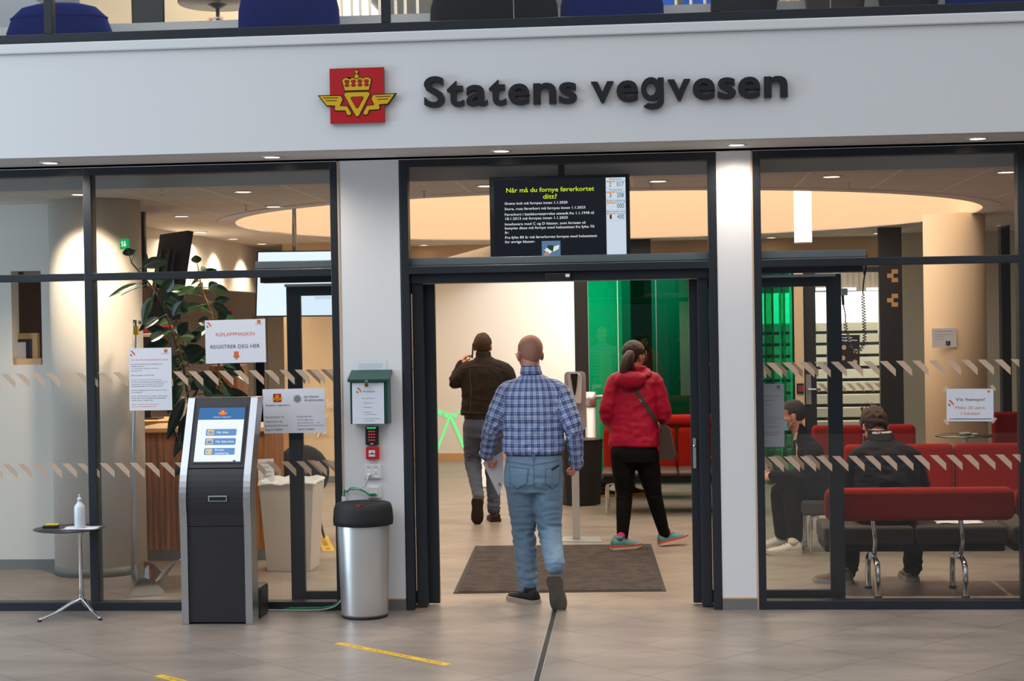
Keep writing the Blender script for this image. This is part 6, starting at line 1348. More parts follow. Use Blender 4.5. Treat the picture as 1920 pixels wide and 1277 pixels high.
D['denim2'] = M('faded_dark_denim', (74, 84, 100), .85, var=.35, vs=6, bump=.12, bs=500)
D['denimd'] = M('denim_seam', (70, 98, 124), .85, var=.1)
D['jacket'] = M('washed_black_denim', (50, 43, 40), .85, var=.3, vs=9, bump=.15, bs=450, spec=.12)
D['stitch'] = M('tan_stitching', (86, 66, 50), .85, var=.2, vs=90)
D['redjkt'] = M('crimson_shell', (156, 2, 48), .55, var=.08, vs=5, bump=.04, bs=120, spec=.3)
D['redjkt2'] = M('bright_red_shell', (200, 22, 18), .5, var=.08, vs=5)
D['blkpant'] = M('black_trousers', (15, 13, 14), .85, var=.15, vs=8, spec=.12)
D['navy'] = M('dark_navy_shell', (12, 13, 21), .7, var=.12, vs=7, bump=.03, bs=100, spec=.12)
D['blkcoat'] = M('black_coat', (12, 12, 13), .8, var=.12, vs=7, spec=.12)
D['hairbr'] = M('short_brown_hair', (60, 34, 20), .75, var=.35, vs=70, bump=.6, bs=160)
D['hairdk'] = M('dark_brown_hair', (48, 27, 21), .5, var=.35, vs=60, bump=.2, bs=140)
D['hairgr'] = M('cropped_grey_hair', (164, 116, 98), .75, var=.08, vs=120)
D['hairbk'] = M('short_dark_hair', (44, 38, 38), .7, var=.4, vs=80, bump=.5, bs=160)
D['skinp'] = M('pink_skin', (198, 132, 112), .42, var=.10, vs=18, bump=.03, bs=150)
D['sock'] = M('magenta_sock', (178, 20, 96), .9); D['teal'] = M('teal_mesh', (86, 136, 140), .8, var=.1, vs=60); D['orsole'] = M('orange_midsole', (206, 74, 48), .7); D['palesole'] = M('pale_sole', (206, 178, 168), .7)
D['greyshoe'] = M('grey_suede', (92, 84, 76), .9, var=.1); D['brownshoe'] = M('dark_brown_shoe', (44, 30, 22), .75, var=.2); D['whiteshoe'] = M('white_leather', (196, 186, 174), .6, var=.04); D['mask'] = M('blue_surgical_mask', (122, 178, 200), .8, var=.04)
D['blkshoe'] = M('black_mesh_shoe', (26, 26, 28), .85, var=.15); D['lightsole'] = M('light_grey_sole', (168, 160, 152), .7); D['bagm'] = M('dark_leather_bag', (52, 44, 38), .55, var=.1)
def arm_attr(Pt, bones, side):
    """garment coordinates: round and up the trunk, round and along each sleeve"""
    def f(p):
        best = None
        for a, b, r in bones:
            ab = b - a; t = max(0, min(1, (p - a).dot(ab) / ab.length_squared)); q = a + ab * t; d = (p - q).length / r
            if best is None or d < best[0]: best = (d, a, b, t, q, r)
        d, a, b, t, q, r = best
        if (a, b) == (bones[0][0], bones[0][1]):
            v = p - V((a.x, a.y, p.z)); x = v.dot(side); y = v.cross(side).z
            return (math.atan2(x, abs(y) + .05) * .20 + 5, p.z + 5, 0)
        ab = (b - a).normalized(); u_ = ab.orthogonal() if abs(ab.dot(side)) > .95 else (side - ab * side.dot(ab)).normalized(); w_ = ab.cross(u_); v = p - q
        return (math.atan2(v.dot(u_), v.dot(w_)) * r * .9 + 5, (p - a).dot(ab) + 5, 0)
    return f

# ---------------- man in the checked shirt, stepping through the doorway
Y0 = .34
def A(u, v, dy=0): return at(u, v, Y0 + dy)
side = V((1, .05, 0)).normalized(); frt = V((-.05, 1, 0)).normalized()
root = emp('person', (A(992, 1000).x, Y0, 0), 'balding person in a blue checked shirt and light jeans walking in through the doorway', 'person')
hc = A(993, 664, .05); HR = rotm(.42, .05)
shL, elL, wrL = A(950, 737), A(923, 797, -.03), A(912, 852, .07); shR, elR, wrR = A(1049, 736), A(1076, 800, -.05), A(1081, 868, .05)
hpL, knL, anL = A(976, 897), A(982, 1000, .05), A(991, 1103, .0); hpR, knR, anR = A(1027, 897), A(1031, 1000, -.02), A(1042, 1068, -.36)
b = MB(); head_mesh(b, hc, HR, 1.06)
limb(b, [hc + V((0, -.02, -.03)), A(995, 700), A(998, 735)], [.060, .063, .075])
ring_loft(b, [(A(1000, 740), .13, .08, side, frt), (A(1000, 800), .14, .09, side, frt), (A(1000, 870), .13, .09, side, frt), (A(1000, 905), .13, .09, side, frt)])
limb(b, [A(998, 735), shL, elL, wrL], [.05, .045, .036, .027]); limb(b, [A(998, 735), shR, elR, wrR], [.05, .045, .036, .027])
limb(b, [hpL, knL, anL], [.06, .045, .034]); limb(b, [hpR, knR, anR], [.06, .045, .034])
hand(b, wrR, A(1073, 893, .08) - wrR, V((-.9, .2, 0)), V((0, 1, 0)), 1.25, 1.0, .9)
hand(b, wrL, A(917, 872, .12) - wrL, V((.9, .2, .1)), V((0, 1, .2)), .95, 1.0, .6)
body = remesh('body', b, .0048, 3, 'skinp', root)
eyes(root, hc, HR, 1.06); hair_short(root, hc, HR, 'hairgr', 1.06, low=-.062, grow=.0022, front=.02, rough=.0006)
gm = MB()
for s_ in (-1, 1):
    c = hc + HR @ V((s_ * .034, .110, -.004)); P = [c + HR @ V((.027 * math.cos(t), 0, .020 * math.sin(t))) for t in [2 * math.pi * i / 16 for i in range(17)]]; gm.tube(P, .0016, 'black', 6)
    gm.tube([c + HR @ V((s_ * .027, 0, .006)), hc + HR @ V((s_ * .078, .075, .004)), hc + HR @ V((s_ * .083, -.01, .004))], .0016, 'black', 6)
gm.tube([hc + HR @ V((-.008, .112, .0)), hc + HR @ V((.008, .112, .0))], .0016, 'black', 6); gm.build('glasses', root)
sm = MB()
T = [(702, .07, .065, .0), (712, .13, .085, .0), (722, .185, .10, 0), (742, .212, .118, .0), (775, .215, .128, 0), (810, .207, .128, 0), (835, .212, .130, 0), (846, .210, .130, 0), (853, .185, .118, 0)]
ring_loft(sm, [(A(998 + (v - 735) * .02, v, dy), a, d, side, frt) for v, a, d, dy in T])
limb(sm, [A(985, 728), shL, elL, wrL + V((0, 0, .01))], [.085, .082, .062, .050]); limb(sm, [A(1012, 728), shR, elR, wrR + V((0, 0, .0))], [.085, .082, .062, .048])
tb0, tb1 = A(1000, 850), A(998, 735)
att = arm_attr(None, [(tb0, tb1, .17), (shL, elL, .065), (elL, wrL, .055), (shR, elR, .065), (elR, wrR, .055)], side)
ff = fold_fn([(elL, .14, 1.6), (elR, .14, 1.6), (A(1000, 835, -.12), .22, 1.0), (A(1050, 760), .12, 1), (wrL, .1, 1.5), (wrR, .1, 1.5)], .006, .0035, V((11, 11, 16)), 3.1)
shirt = remesh('shirt', sm, .008, 6, 'plaid', root, ff, att)
cm_ = MB(); ring_loft(cm_, [(A(996, 702), .078, .075, side, frt), (A(995, 690), .068, .064, side, frt), (A(995, 685.5), .066, .062, side, frt)]); co = remesh('collar', cm_, .006, 4, 'plaid', shirt, None, lambda p: (math.atan2(p.x - A(996, 700).x, -(p.y - Y0)) * .07 + 5, p.z + 5, 0))
cu = MB(); d_ = (wrR - elR).normalized(); limb(cu, [wrR - d_ * .05, wrR + d_ * .012], [.047, .045]); remesh('cuff', cu, .006, 4, 'plaid', shirt, None, att)
for z_ in (0, .022): MB().ell(wrR - d_ * (.03 - z_) + V((-.01, -.046, 0)), .006, .004, .006, 'white', nu=10, nv=6).build('button', shirt)
jm = MB()
ring_loft(jm, [(A(1001, 846), .185, .115, side, frt), (A(1001, 862), .192, .125, side, frt), (A(1000, 885, -.01), .200, .135, side, frt), (A(1000, 905, -.01), .202, .135, side, frt), (A(1000, 922), .185, .12, side, frt)])
limb(jm, [hpL + V((0, 0, -.0)), knL.lerp(hpL, .5) + V((.005, 0, 0)), knL, anL.lerp(knL, .45), anL + V((.0, 0, -.01))], [.112, .102, .080, .076, .066])
limb(jm, [hpR + V((0, 0, -.0)), knR.lerp(hpR, .5) + V((-.005, 0, 0)), knR, anR.lerp(knR, .45), anR + V((0, -.01, .03))], [.112, .100, .078, .072, .064])
fj = fold_fn([(knL, .16, 1.5), (knR, .16, 1.8), (anL, .14, 2.2), (anR, .12, 1.8), (A(1003, 925, -.1), .14, 1.5)], .006, .002, V((9, 9, 24)), 8.0)
jeans = remesh('jeans', jm, .008, 5, 'denim', root, fj)
bl_ = MB(); ring_loft(bl_, [(A(1001, 853), .192, .122, side, frt), (A(1001, 846), .191, .121, side, frt)]); bo_ = bl_.build('belt', root); bo_.data.materials.clear(); bo_.data.materials.append(D['brownshoe'])
O0 = A(1000, 900)
def PX(u, v): p = A(u, v); return (p.x - O0.x, p.z - O0.z)
for nm, P in (('left', [(957, 871), (994, 875), (991, 902), (972, 914), (959, 903)]), ('right', [(1026, 876), (1052, 871), (1050, 904), (1038, 914), (1025, 903)])):
    P = [PX(*p) for p in P]; v2, f2 = grid_patch(P, 10, 10); po_ = project(jeans, v2, f2, O0, X_, Z_, 'denim', 'back_pocket', jeans, .0035)
    cxp = sum(p[0] for p in P) / 5; czp = sum(p[1] for p in P) / 5
    L2 = []; 
    for i in range(5):
        a_, b_ = P[i], P[(i + 1) % 5]
        for k in range(6): t = k / 6; L2.append((a_[0] + (b_[0] - a_[0]) * t, a_[1] + (b_[1] - a_[1]) * t))
    n_ = len(L2); v3 = L2 + [(cxp + (x - cxp) * .93, czp + (y - czp) * .93) for x, y in L2]; project(jeans, v3, [(i, (i + 1) % n_, n_ + (i + 1) % n_, n_ + i) for i in range(n_)], O0, X_, Z_, 'denimd', 'pocket_seam', po_, .0045)
P = [PX(1035, 875), PX(1049, 869), PX(1050, 872), PX(1037, 880)]; v2, f2 = grid_patch(P, 6, 3); project(jeans, v2, f2, O0, X_, Z_, 'black', 'wallet', jeans, .008)
for L_ in ([(948, 862), (1000, 869), (1054, 861)], [(1003, 850), (1004, 880), (1004, 918)]):
    P = [PX(*p) for p in L_]; pts_ = []
    for i in range(len(P) - 1):
        for k in range(12): t = k / 12; pts_.append((P[i][0] + (P[i + 1][0] - P[i][0]) * t, P[i][1] + (P[i + 1][1] - P[i][1]) * t))
    hor = abs(P[0][0] - P[-1][0]) > .1; ox_, oz_ = (0, .004) if hor else (.004, 0); n_ = len(pts_)
    project(jeans, [(x - ox_ / 2, y - oz_ / 2) for x, y in pts_] + [(x + ox_ / 2, y + oz_ / 2) for x, y in pts_], [(i, i + 1, n_ + i + 1, n_ + i) for i in range(n_ - 1)], O0, X_, Z_, 'denimd', 'seam', jeans, .003)
for u_ in (1003, ): P = [PX(u_ - 2, 843), PX(u_ + 2, 843), PX(u_ + 2, 860), PX(u_ - 2, 860)]; v2, f2 = grid_patch(P, 2, 4); project(jeans, v2, f2, O0, X_, Z_, 'denimd', 'belt_loop', jeans, .012)
h_ = fl(1006, 1133); t_ = fl(958, 1121); shoe(root, V((h_.x, h_.y, 0)), V((t_.x - h_.x, .20, 0)), Z_, 'blkshoe', 'lightsole', .295, .052)
sd_ = (V((.10, .62, -1.0))).normalized(); hh = anR + V((-.01, -.075, -.035)); shoe(root, hh + V((0, 0, 0)), V((.12, .42, -1)), V((.05, 1, .42)), 'greyshoe', 'greyshoe', .285, .052)
pw = [A(943, 846, .14), A(905, 868, .14), A(935, 930, .16), A(944, 905, .13)]
pm_ = MB(); pm_.add([pw[0], pw[1], pw[2], pw[3]] + [p + V((0, .001, 0)) for p in pw], [(0, 1, 2, 3), (7, 6, 5, 4), (0, 4, 5, 1), (1, 5, 6, 2), (2, 6, 7, 3), (3, 7, 4, 0)], 'paper')
pm_.add([A(925, 874, .138), A(939, 868, .138), A(941, 876, .138), A(928, 884, .138)], [(0, 1, 2, 3)], 'yellow').add([A(934, 906, .138), A(939, 904, .138), A(940, 910, .138), A(936, 912, .138)], [(0, 1, 2, 3)], 'orange')
tag(pm_.build('held_paper'), 'folded white sheet with a yellow sticker held in the checked-shirt person\'s hand', 'paper')

# ---------------- man on the phone
Y0 = 4.78; side = V((1, .0, 0)); frt = V((0, 1, 0))
root = emp('person', (A(910, 900).x, Y0, 0), 'person in a black denim jacket walking away with a phone at the ear', 'person')
hc = A(905.5, 650, .04); HR = rotm(-.05, .12)
shL, elL, wrL = A(877, 695), A(851, 721, .04), A(866, 684, .08); shR, elR, wrR = A(950, 697), A(962, 748, .0), A(955, 790, .1)
hpL, knL, anL = A(888, 800), A(886, 866, .06), A(897, 932, -.22); hpR, knR, anR = A(929, 800), A(924, 870, .08), A(926, 955, .0)
b = MB(); head_mesh(b, hc, HR)
limb(b, [hc + V((0, -.02, -.03)), A(906, 675), A(908, 700)], [.056, .06, .07]); ring_loft(b, [(A(911, 700), .14, .08, side, frt), (A(911, 760), .14, .09, side, frt), (A(909, 805), .13, .09, side, frt)])
limb(b, [A(908, 700), shL, elL, wrL], [.05, .045, .036, .027]); limb(b, [A(908, 700), shR, elR, wrR], [.05, .045, .036, .027]); limb(b, [hpL, knL, anL], [.06, .045, .034]); limb(b, [hpR, knR, anR], [.06, .045, .034])
hand(b, wrL, A(877, 661, .06) - wrL, V((.9, .1, -.2)), V((0, -1, .6)), .75, 1.05, .3); hand(b, wrR, V((0, .1, -1)), V((-1, 0, 0)), V((0, 1, 0)), .6)
remesh('body', b, .0052, 3, 'skinp', root); eyes(root, hc, HR); hair_short(root, hc, HR, 'hairbr', 1.0, low=-.055, grow=.0095)
sm = MB(); ring_loft(sm, [(A(907, 668), .07, .065, side, frt), (A(908, 676), .12, .085, side, frt), (A(910, 684), .18, .10, side, frt), (A(911, 698), .222, .12, side, frt), (A(911, 725), .232, .13, side, frt), (A(909, 752), .222, .13, side, frt), (A(906, 770), .218, .13, side, frt), (A(905, 778), .215, .125, side, frt)])
limb(sm, [A(895, 690), shL, elL, wrL], [.09, .088, .072, .052]); limb(sm, [A(925, 690), shR, elR, wrR], [.09, .085, .066, .052])
jk = remesh('jacket', sm, .008, 6, 'jacket', root, fold_fn([(elL, .14, 1.6), (A(905, 750, -.1), .25, .8)], .005, .003, V((10, 10, 14)), 1.2))
cm_ = MB(); ring_loft(cm_, [(A(907, 675), .078, .075, side, frt), (A(906, 662), .072, .066, side, frt), (A(906, 659), .070, .064, side, frt)]); remesh('collar', cm_, .006, 4, 'jacket', jk)
O0 = A(910, 720)
for L_ in ([(870, 689), (895, 684.5), (925, 686), (955, 698)], [(883, 690), (886, 735), (884, 775)], [(864, 771), (905, 773), (945, 773)]):
    P = [PX(*p) for p in L_]; pts_ = []
    for i in range(len(P) - 1):
        for k in range(12): t = k / 12; pts_.append((P[i][0] + (P[i + 1][0] - P[i][0]) * t, P[i][1] + (P[i + 1][1] - P[i][1]) * t))
    hor = abs(P[0][0] - P[-1][0]) > .1; ox_, oz_ = (0, .006) if hor else (.006, 0); n_ = len(pts_)
    project(jk, [(x - ox_ / 2, y - oz_ / 2) for x, y in pts_] + [(x + ox_ / 2, y + oz_ / 2) for x, y in pts_], [(i, i + 1, n_ + i + 1, n_ + i) for i in range(n_ - 1)], O0, X_, Z_, 'stitch', 'seam', jk, .003)
jm = MB(); ring_loft(jm, [(A(908, 778), .185, .115, side, frt), (A(908, 800), .20, .13, side, frt), (A(908, 820), .19, .12, side, frt)])
limb(jm, [hpL, knL.lerp(hpL, .5), knL, anL.lerp(knL, .5), anL + V((0, 0, .0))], [.105, .095, .078, .066, .052]); limb(jm, [hpR, knR.lerp(hpR, .5), knR, anR.lerp(knR, .5), anR], [.105, .095, .076, .068, .058])
remesh('jeans', jm, .008, 5, 'denim2', root, fold_fn([(knL, .16, 1.8), (knR, .16, 1.6), (anL, .12, 1.5), (anR, .15, 2.2)], .006, .002, V((9, 9, 24)), 4.4))
bl_ = MB(); ring_loft(bl_, [(A(908, 785), .192, .122, side, frt), (A(908, 777), .195, .125, side, frt)]); bl_.mats = [D['black']]; bl_.build('belt', root)
h_ = fl(926, 979); shoe(root, V((h_.x + .02, h_.y, 0)), V((-.25, 1, 0)), Z_, 'brownshoe', 'brownshoe', .29, .055); shoe(root, anL + V((.0, -.085, -.01)), V((-.08, .45, -1)), V((0, 1, .45)), 'brownshoe', 'brownshoe', .28, .055)
ph = A(886.5, 656, .045); tag(MB().ob(ph, .009, .072, .145, 'black', r3=Matrix.Rotation(.12, 3, 'Y') @ Matrix.Rotation(.3, 3, 'X')).build('mobile_phone', bevel=.003), 'dark mobile phone held to the ear of the person in the black denim jacket', 'phone')

# ---------------- woman in the crimson jacket
Y0 = 2.92; side = V((.95, -.3, 0)).normalized(); frt = V((.3, .95, 0)).normalized()
root = emp('person', (A(1190, 900).x, Y0, 0), 'person with a dark ponytail, crimson jacket, black trousers and teal running shoes', 'person')
hc = A(1190, 668, .04); HR = rotm(-.75, .08)
shL, elL, wrL = A(1153, 714), A(1137, 778, -.02), A(1150, 800, .22); shR, elR, wrR = A(1228, 714), A(1246, 782, .0), A(1222, 803, .24)
hpL, knL, anL = A(1168, 850), A(1171, 925, .02), A(1167, 1008, -.05); hpR, knR, anR = A(1211, 850), A(1225, 925, .05), A(1246, 1002, .12)
b = MB(); head_mesh(b, hc, HR, .96)
limb(b, [hc + V((0, -.01, -.03)), A(1190, 690), A(1190, 720)], [.050, .052, .06]); ring_loft(b, [(A(1190, 720), .12, .07, side, frt), (A(1190, 790), .13, .09, side, frt), (A(1190, 860), .13, .09, side, frt)])
limb(b, [A(1190, 718), shL, elL, wrL], [.045, .04, .032, .024]); limb(b, [A(1190, 718), shR, elR, wrR], [.045, .04, .032, .024]); limb(b, [hpL, knL, anL], [.055, .04, .03]); limb(b, [hpR, knR, anR], [.055, .04, .03])
hand(b, wrL, V((.5, .8, -.1)), V((.3, -.3, -1)), V((0, 0, 1)), .6, .9); hand(b, wrR, V((-.5, .8, -.1)), V((-.3, -.3, -1)), V((0, 0, 1)), .6, .9)
remesh('body', b, .0055, 3, 'skin', root); eyes(root, hc, HR, .96)
hair_short(root, hc, HR, 'hairdk', .98, low=-.07, grow=.013, front=.05, rough=.003)
pt = MB(); P = curve_pts([A(1183, 661, -.07), A(1176, 672, -.11), A(1171, 690, -.13), A(1168, 706, -.13), A(1166, 717, -.12)], 6); pt.tube(P, [.022, .026, .032] + [.036 + .008 * math.sin(i * .28) for i in range(len(P) - 7)] + [.03, .022, .012, .005], 'hairdk', 16); 
for k in range(16): q = P[2] + V((.03 * math.cos(k * 2.4), -.015 * math.sin(k * 2.4) - .01, 0)); pt.tube([q, q + V((-.005, -.01, -.07)), q + V((.006 * math.sin(k), -.005, -.15)), q + V((.014 * math.sin(k * 1.7), .0, -.215 - .02 * math.sin(k)))], [.008, .008, .006, .001], 'hairdk', 6)
pt.tube([hc + HR @ V((.055, .07, .05)), hc + HR @ V((.075, .06, -.02)), hc + HR @ V((.07, .055, -.09))], [.008, .010, .002], 'hairdk', 8); pt.build('ponytail', root)
MB().tube([A(1181, 662, -.085) + V((.028 * math.cos(t), -.01 * math.sin(t), .018 * math.sin(t))) for t in [2 * math.pi * i / 14 for i in range(15)]], .006, 'tan', 6).build('hair_tie', root)
sm = MB(); ring_loft(sm, [(A(1190, 700), .07, .06, side, frt), (A(1190, 706), .13, .08, side, frt), (A(1190, 716), .185, .10, side, frt), (A(1190, 740), .20, .12, side, frt), (A(1190, 775), .195, .125, side, frt), (A(1189, 805), .205, .13, side, frt), (A(1188, 833), .218, .135, side, frt), (A(1188, 837), .212, .13, side, frt)])
limb(sm, [A(1172, 712), shL, elL, wrL], [.075, .076, .070, .050]); limb(sm, [A(1208, 712), shR, elR, wrR], [.075, .076, .070, .050])
jk = remesh('jacket', sm, .0075, 6, 'redjkt', root, fold_fn([(elL, .12, 1.5), (elR, .12, 1.5), (A(1190, 800, -.12), .22, .9), (A(1220, 735, -.08), .1, 1.0)], .006, .0035, V((8, 8, 13)), 5.5))
hd_ = MB(); P = [A(1190, 700) + side * (.115 * math.cos(t)) + frt * (.085 * math.sin(t) - .02) + V((0, 0, .03 * math.sin(t) - .01)) for t in [2 * math.pi * i / 24 for i in range(24)]]; hd_.tube(P + [P[0], P[1]], .036, 'redjkt', 12)
hd_.ell(A(1182, 712, -.13), .13, .06, .075, 'redjkt'); ring_loft(hd_, [(A(1192, 704), .09, .08, side, frt), (A(1193, 690), .08, .075, side, frt), (A(1193, 686), .078, .073, side, frt)])
remesh('hood', hd_, .007, 5, 'redjkt', jk, fold_fn([], 0, .005, V((9, 9, 12)), 2.0))
tm = MB(); ring_loft(tm, [(A(1189, 828), .175, .12, side, frt), (A(1189, 850), .198, .135, side, frt), (A(1189, 866), .19, .13, side, frt)])
limb(tm, [hpL, knL.lerp(hpL, .5), knL, anL.lerp(knL, .5), anL], [.108, .096, .070, .062, .047]); limb(tm, [hpR, knR.lerp(hpR, .5), knR, anR.lerp(knR, .5), anR], [.108, .096, .070, .060, .046])
remesh('trousers', tm, .008, 5, 'blkpant', root, fold_fn([(knL, .12, 1.5), (knR, .12, 1.5)], .004, .0012, V((8, 8, 26)), 1.0))
for a_, hx, dv, up_ in ((anL, fl(1148, 1033), V((.9, .5, 0)), Z_), (anR, fl(1237, 1024), V((.9, .35, .18)), V((-.18, 0, 1)))):
    o = shoe(root, V((hx.x, hx.y, 0.010 if a_ is anL else .002)), dv, up_, 'teal', 'palesole', .262, .046, lace='ink', thick=.034, accent='orsole')
    c = V((hx.x, hx.y, 0)) + V(dv).normalized() * .065; sk = MB(); limb(sk, [a_ + V((0, 0, .02)), V((c.x, c.y, .10 + (.02 if a_ is anR else 0)))], [.036, .034], 'sock'); sk.build('sock', root)
# shoulder bag
bg = emp('shoulder_bag', A(1248, 850), 'small dark shoulder bag hanging on a cross strap at the crimson jacket', 'bag')
p0, p1 = A(1237, 798, -.06), A(1246, 862, -.02)
MB().prism([(-.035, -.16), (.075, -.175), (.10, -.12), (.055, .10), (.0, .125), (-.03, .08)], A(1243, 825, -.06), V((.9, -.2, 0)).normalized(), Z_, V((.1, .9, 0)).normalized() * .07, 'bagm').build('bag_body', bg, bevel=.014, seg=3)
sp2 = [A(1176, 712), A(1190, 738), A(1200, 752), A(1215, 775), A(1228, 795)]; O0 = A(1190, 750); P = [PX(1178, 715), PX(1184, 713), PX(1238, 792), PX(1232, 798)]; v2, f2 = [], []
N = 24
for i in range(N + 1):
    t = i / N; a_ = (P[0][0] + (P[3][0] - P[0][0]) * t, P[0][1] + (P[3][1] - P[0][1]) * t); b_ = (P[1][0] + (P[2][0] - P[1][0]) * t, P[1][1] + (P[2][1] - P[1][1]) * t)
    for k in range(4): v2.append((a_[0] + (b_[0] - a_[0]) * k / 3, a_[1] + (b_[1] - a_[1]) * k / 3))
f2 = [(i * 4 + k, i * 4 + k + 1, (i + 1) * 4 + k + 1, (i + 1) * 4 + k) for i in range(N) for k in range(3)]
project(jk, v2, f2, O0, X_, Z_, 'bagm', 'strap', bg, .006, back=.6)
q = A(1200, 751, -.14); MB().ob(A(1201, 751, -.145), .035, .006, .012, 'chrome', r3=Matrix.Rotation(.9, 3, 'Y')).build('strap_buckle', bg); MB().tube([A(1234, 792, -.13), A(1237, 800, -.11), A(1240, 808, -.08)], .005, 'chrome', 8).build('strap_ring', bg)

# ---------------- masked man sitting side-on
Y0 = 2.72; side = V((0, 1, 0)); frt = V((-1, 0, 0))
root = emp('person', (A(1530, 900).x, Y0, 0), 'seated person in profile with a blue face mask, black coat and white sneakers', 'person')
hc = A(1484, 779); HR = rotm(math.pi / 2, .12)
K = lambda u, v, dy: A(u, v, dy)
shN, elN, wrN = A(1528, 848, -.17), A(1512, 900, -.2), A(1452, 893, -.1); shF, elF, wrF = A(1528, 848, .17), A(1500, 900, .2), A(1448, 886, .08)
hpN, knN, anN = A(1556, 925, -.09), A(1486, 914, -.13), A(1491, 1008, -.16); hpF, knF, anF = A(1556, 925, .09), A(1462, 912, .12), A(1466, 1000, .10)
b = MB(); head_mesh(b, hc, HR); limb(b, [hc + V((.02, 0, -.03)), A(1500, 812), A(1512, 838)], [.055, .058, .07])
ring_loft(b, [(A(1515, 840), .13, .08, side, frt), (A(1540, 880), .13, .09, side, frt), (A(1556, 925), .14, .09, side, frt)])
limb(b, [A(1515, 845), shN, elN, wrN], [.05, .045, .036, .027]); limb(b, [A(1515, 845), shF, elF, wrF], [.05, .045, .036, .027]); limb(b, [hpN, knN, anN], [.06, .045, .036]); limb(b, [hpF, knF, anF], [.06, .045, .036])
hand(b, wrN, V((-1, .3, -.1)), V((.2, .6, -.6)), V((0, 0, 1)), .7); hand(b, wrF, V((-1, -.3, -.1)), V((.2, -.6, -.6)), V((0, 0, 1)), .7)
remesh('body', b, .0052, 3, 'skin', root); eyes(root, hc, HR); hair_short(root, hc, HR, 'hairbk', 1.0, low=-.05, grow=.006, front=.055, rough=.002)
mk_ = MB(); vs = []; 
for j in range(9):
    for i in range(13):
        a_ = (-1 + 2 * i / 12) * 1.15; z_ = .0 - .100 * j / 8; bul = math.sin(math.pi * j / 8) * .012
        rx_, ry_ = .068 * (1 - .18 * j / 8) + bul * .4, .100 + bul - .012 * (j / 8)
        vs.append(hc + HR @ V((rx_ * math.sin(a_), .006 + ry_ * math.cos(a_) + (.012 if j < 4 else .0) * math.cos(a_) ** 4, z_ - .012 + .002 * (j % 2))))
mk_.add(vs, [(j * 13 + i, j * 13 + i + 1, (j + 1) * 13 + i + 1, (j + 1) * 13 + i) for j in range(8) for i in range(12)], 'mask', True)
for s_ in (-1, 1):
    for z_ in (-.02, -.10): mk_.tube([hc + HR @ V((s_ * .064, .045, z_)), hc + HR @ V((s_ * .082, .012, -.02 if z_ > -.05 else -.05)), hc + HR @ V((s_ * .085, -.018, -.01 if z_ > -.05 else -.035))], .0016, 'paper', 5)
mko = mk_.build('face_mask', root)
sm = MB(); F2 = lambda u, v: A(u, v)
ring_loft(sm, [(A(1506, 798), .068, .066, side, V((-.7, 0, .6))), (A(1509, 808), .085, .085, side, V((-.7, 0, .6))), (A(1512, 818), .13, .105, side, V((-.8, 0, .4))), (A(1515, 832), .15, .125, side, V((-.85, 0, .35))), (A(1520, 846), .20, .115, side, V((-.9, 0, .3))), (A(1534, 872), .215, .13, side, V((-.92, 0, .25))), (A(1548, 900), .215, .14, side, V((-.96, 0, .15))), (A(1556, 925), .22, .155, side, frt), (A(1558, 938), .215, .15, side, frt)])
limb(sm, [A(1515, 848, -.08), shN, elN, wrN], [.09, .085, .068, .052]); limb(sm, [A(1515, 848, .08), shF, elF, wrF], [.09, .085, .068, .052]); limb(sm, [A(1550, 925), A(1510, 915)], [.12, .12])
remesh('coat', sm, .009, 6, 'blkcoat', root, fold_fn([(elN, .15, 1.5)], .006, .004, V((10, 10, 12)), 9.0))
tm = MB(); limb(tm, [hpN, knN, anN.lerp(knN, .5), anN], [.11, .085, .075, .062]); limb(tm, [hpF, knF, anF.lerp(knF, .5), anF], [.11, .085, .075, .062]); ring_loft(tm, [(A(1556, 915), .17, .12, side, frt), (A(1556, 932), .17, .12, side, frt)])
remesh('trousers', tm, .009, 5, 'blkpant', root, fold_fn([(knN, .14, 1.4)], .004, .0015, V((9, 9, 20)), 2.2))
cm_ = MB(); cm_.prism([(0, 0), (.028, .01), (.05, .075), (.02, .06)], A(1487, 826, -.07), V((1, .0, 0)), Z_, V((0, .012, 0)), 'tan'); cm_.build('shirt_collar', root, bevel=.004)
for a_, u0, v0 in ((anN, 1503, 1039), (anF, 1477, 1029)):
    h_ = fl(u0, v0); shoe(root, V((h_.x, h_.y - (.0), 0)), V((-1, -.08, 0)), Z_, 'whiteshoe', 'whiteshoe', .285, .05, lace='paper', thick=.03); sk = MB(); limb(sk, [a_, V((h_.x - .07, h_.y, .09))], [.045, .042], 'whiteshoe'); sk.build('sock', root)

# ---------------- bowed man from behind on the near bench
Y0 = .86; side = V((1, 0, 0)); frt = V((0, 1, 0))
root = emp('person', (A(1660, 960).x, Y0, 0), 'seated person bowed forward in a dark navy jacket, seen from behind on the near bench', 'person')
hc = A(1640, 800, .28); HR = rotm(.25, .75)
shL, elL, wrL = A(1609, 862, .10), A(1597, 925, .16), A(1612, 950, .42); shR, elR, wrR = A(1708, 860, .10), A(1726, 925, .16), A(1700, 950, .42)
hpL, knL, anL = A(1632, 965, -.02), V((A(1600, 950, .42).x, Y0 + .42, .50)), V((A(1592, 1075, .30).x, Y0 + .30, .09)); hpR, knR, anR = A(1690, 965, -.02), V((A(1712, 950, .42).x, Y0 + .42, .50)), V((A(1712, 1075, .30).x, Y0 + .30, .09))
b = MB(); head_mesh(b, hc, HR, 1.02); limb(b, [hc + V((.0, -.04, -.02)), A(1648, 822, .17), A(1656, 850, .08)], [.056, .055, .04])
ring_loft(b, [(A(1658, 870, .05), .13, .06, side, frt), (A(1662, 900, .02), .14, .09, side, frt), (A(1662, 965, -.03), .14, .09, side, frt)])
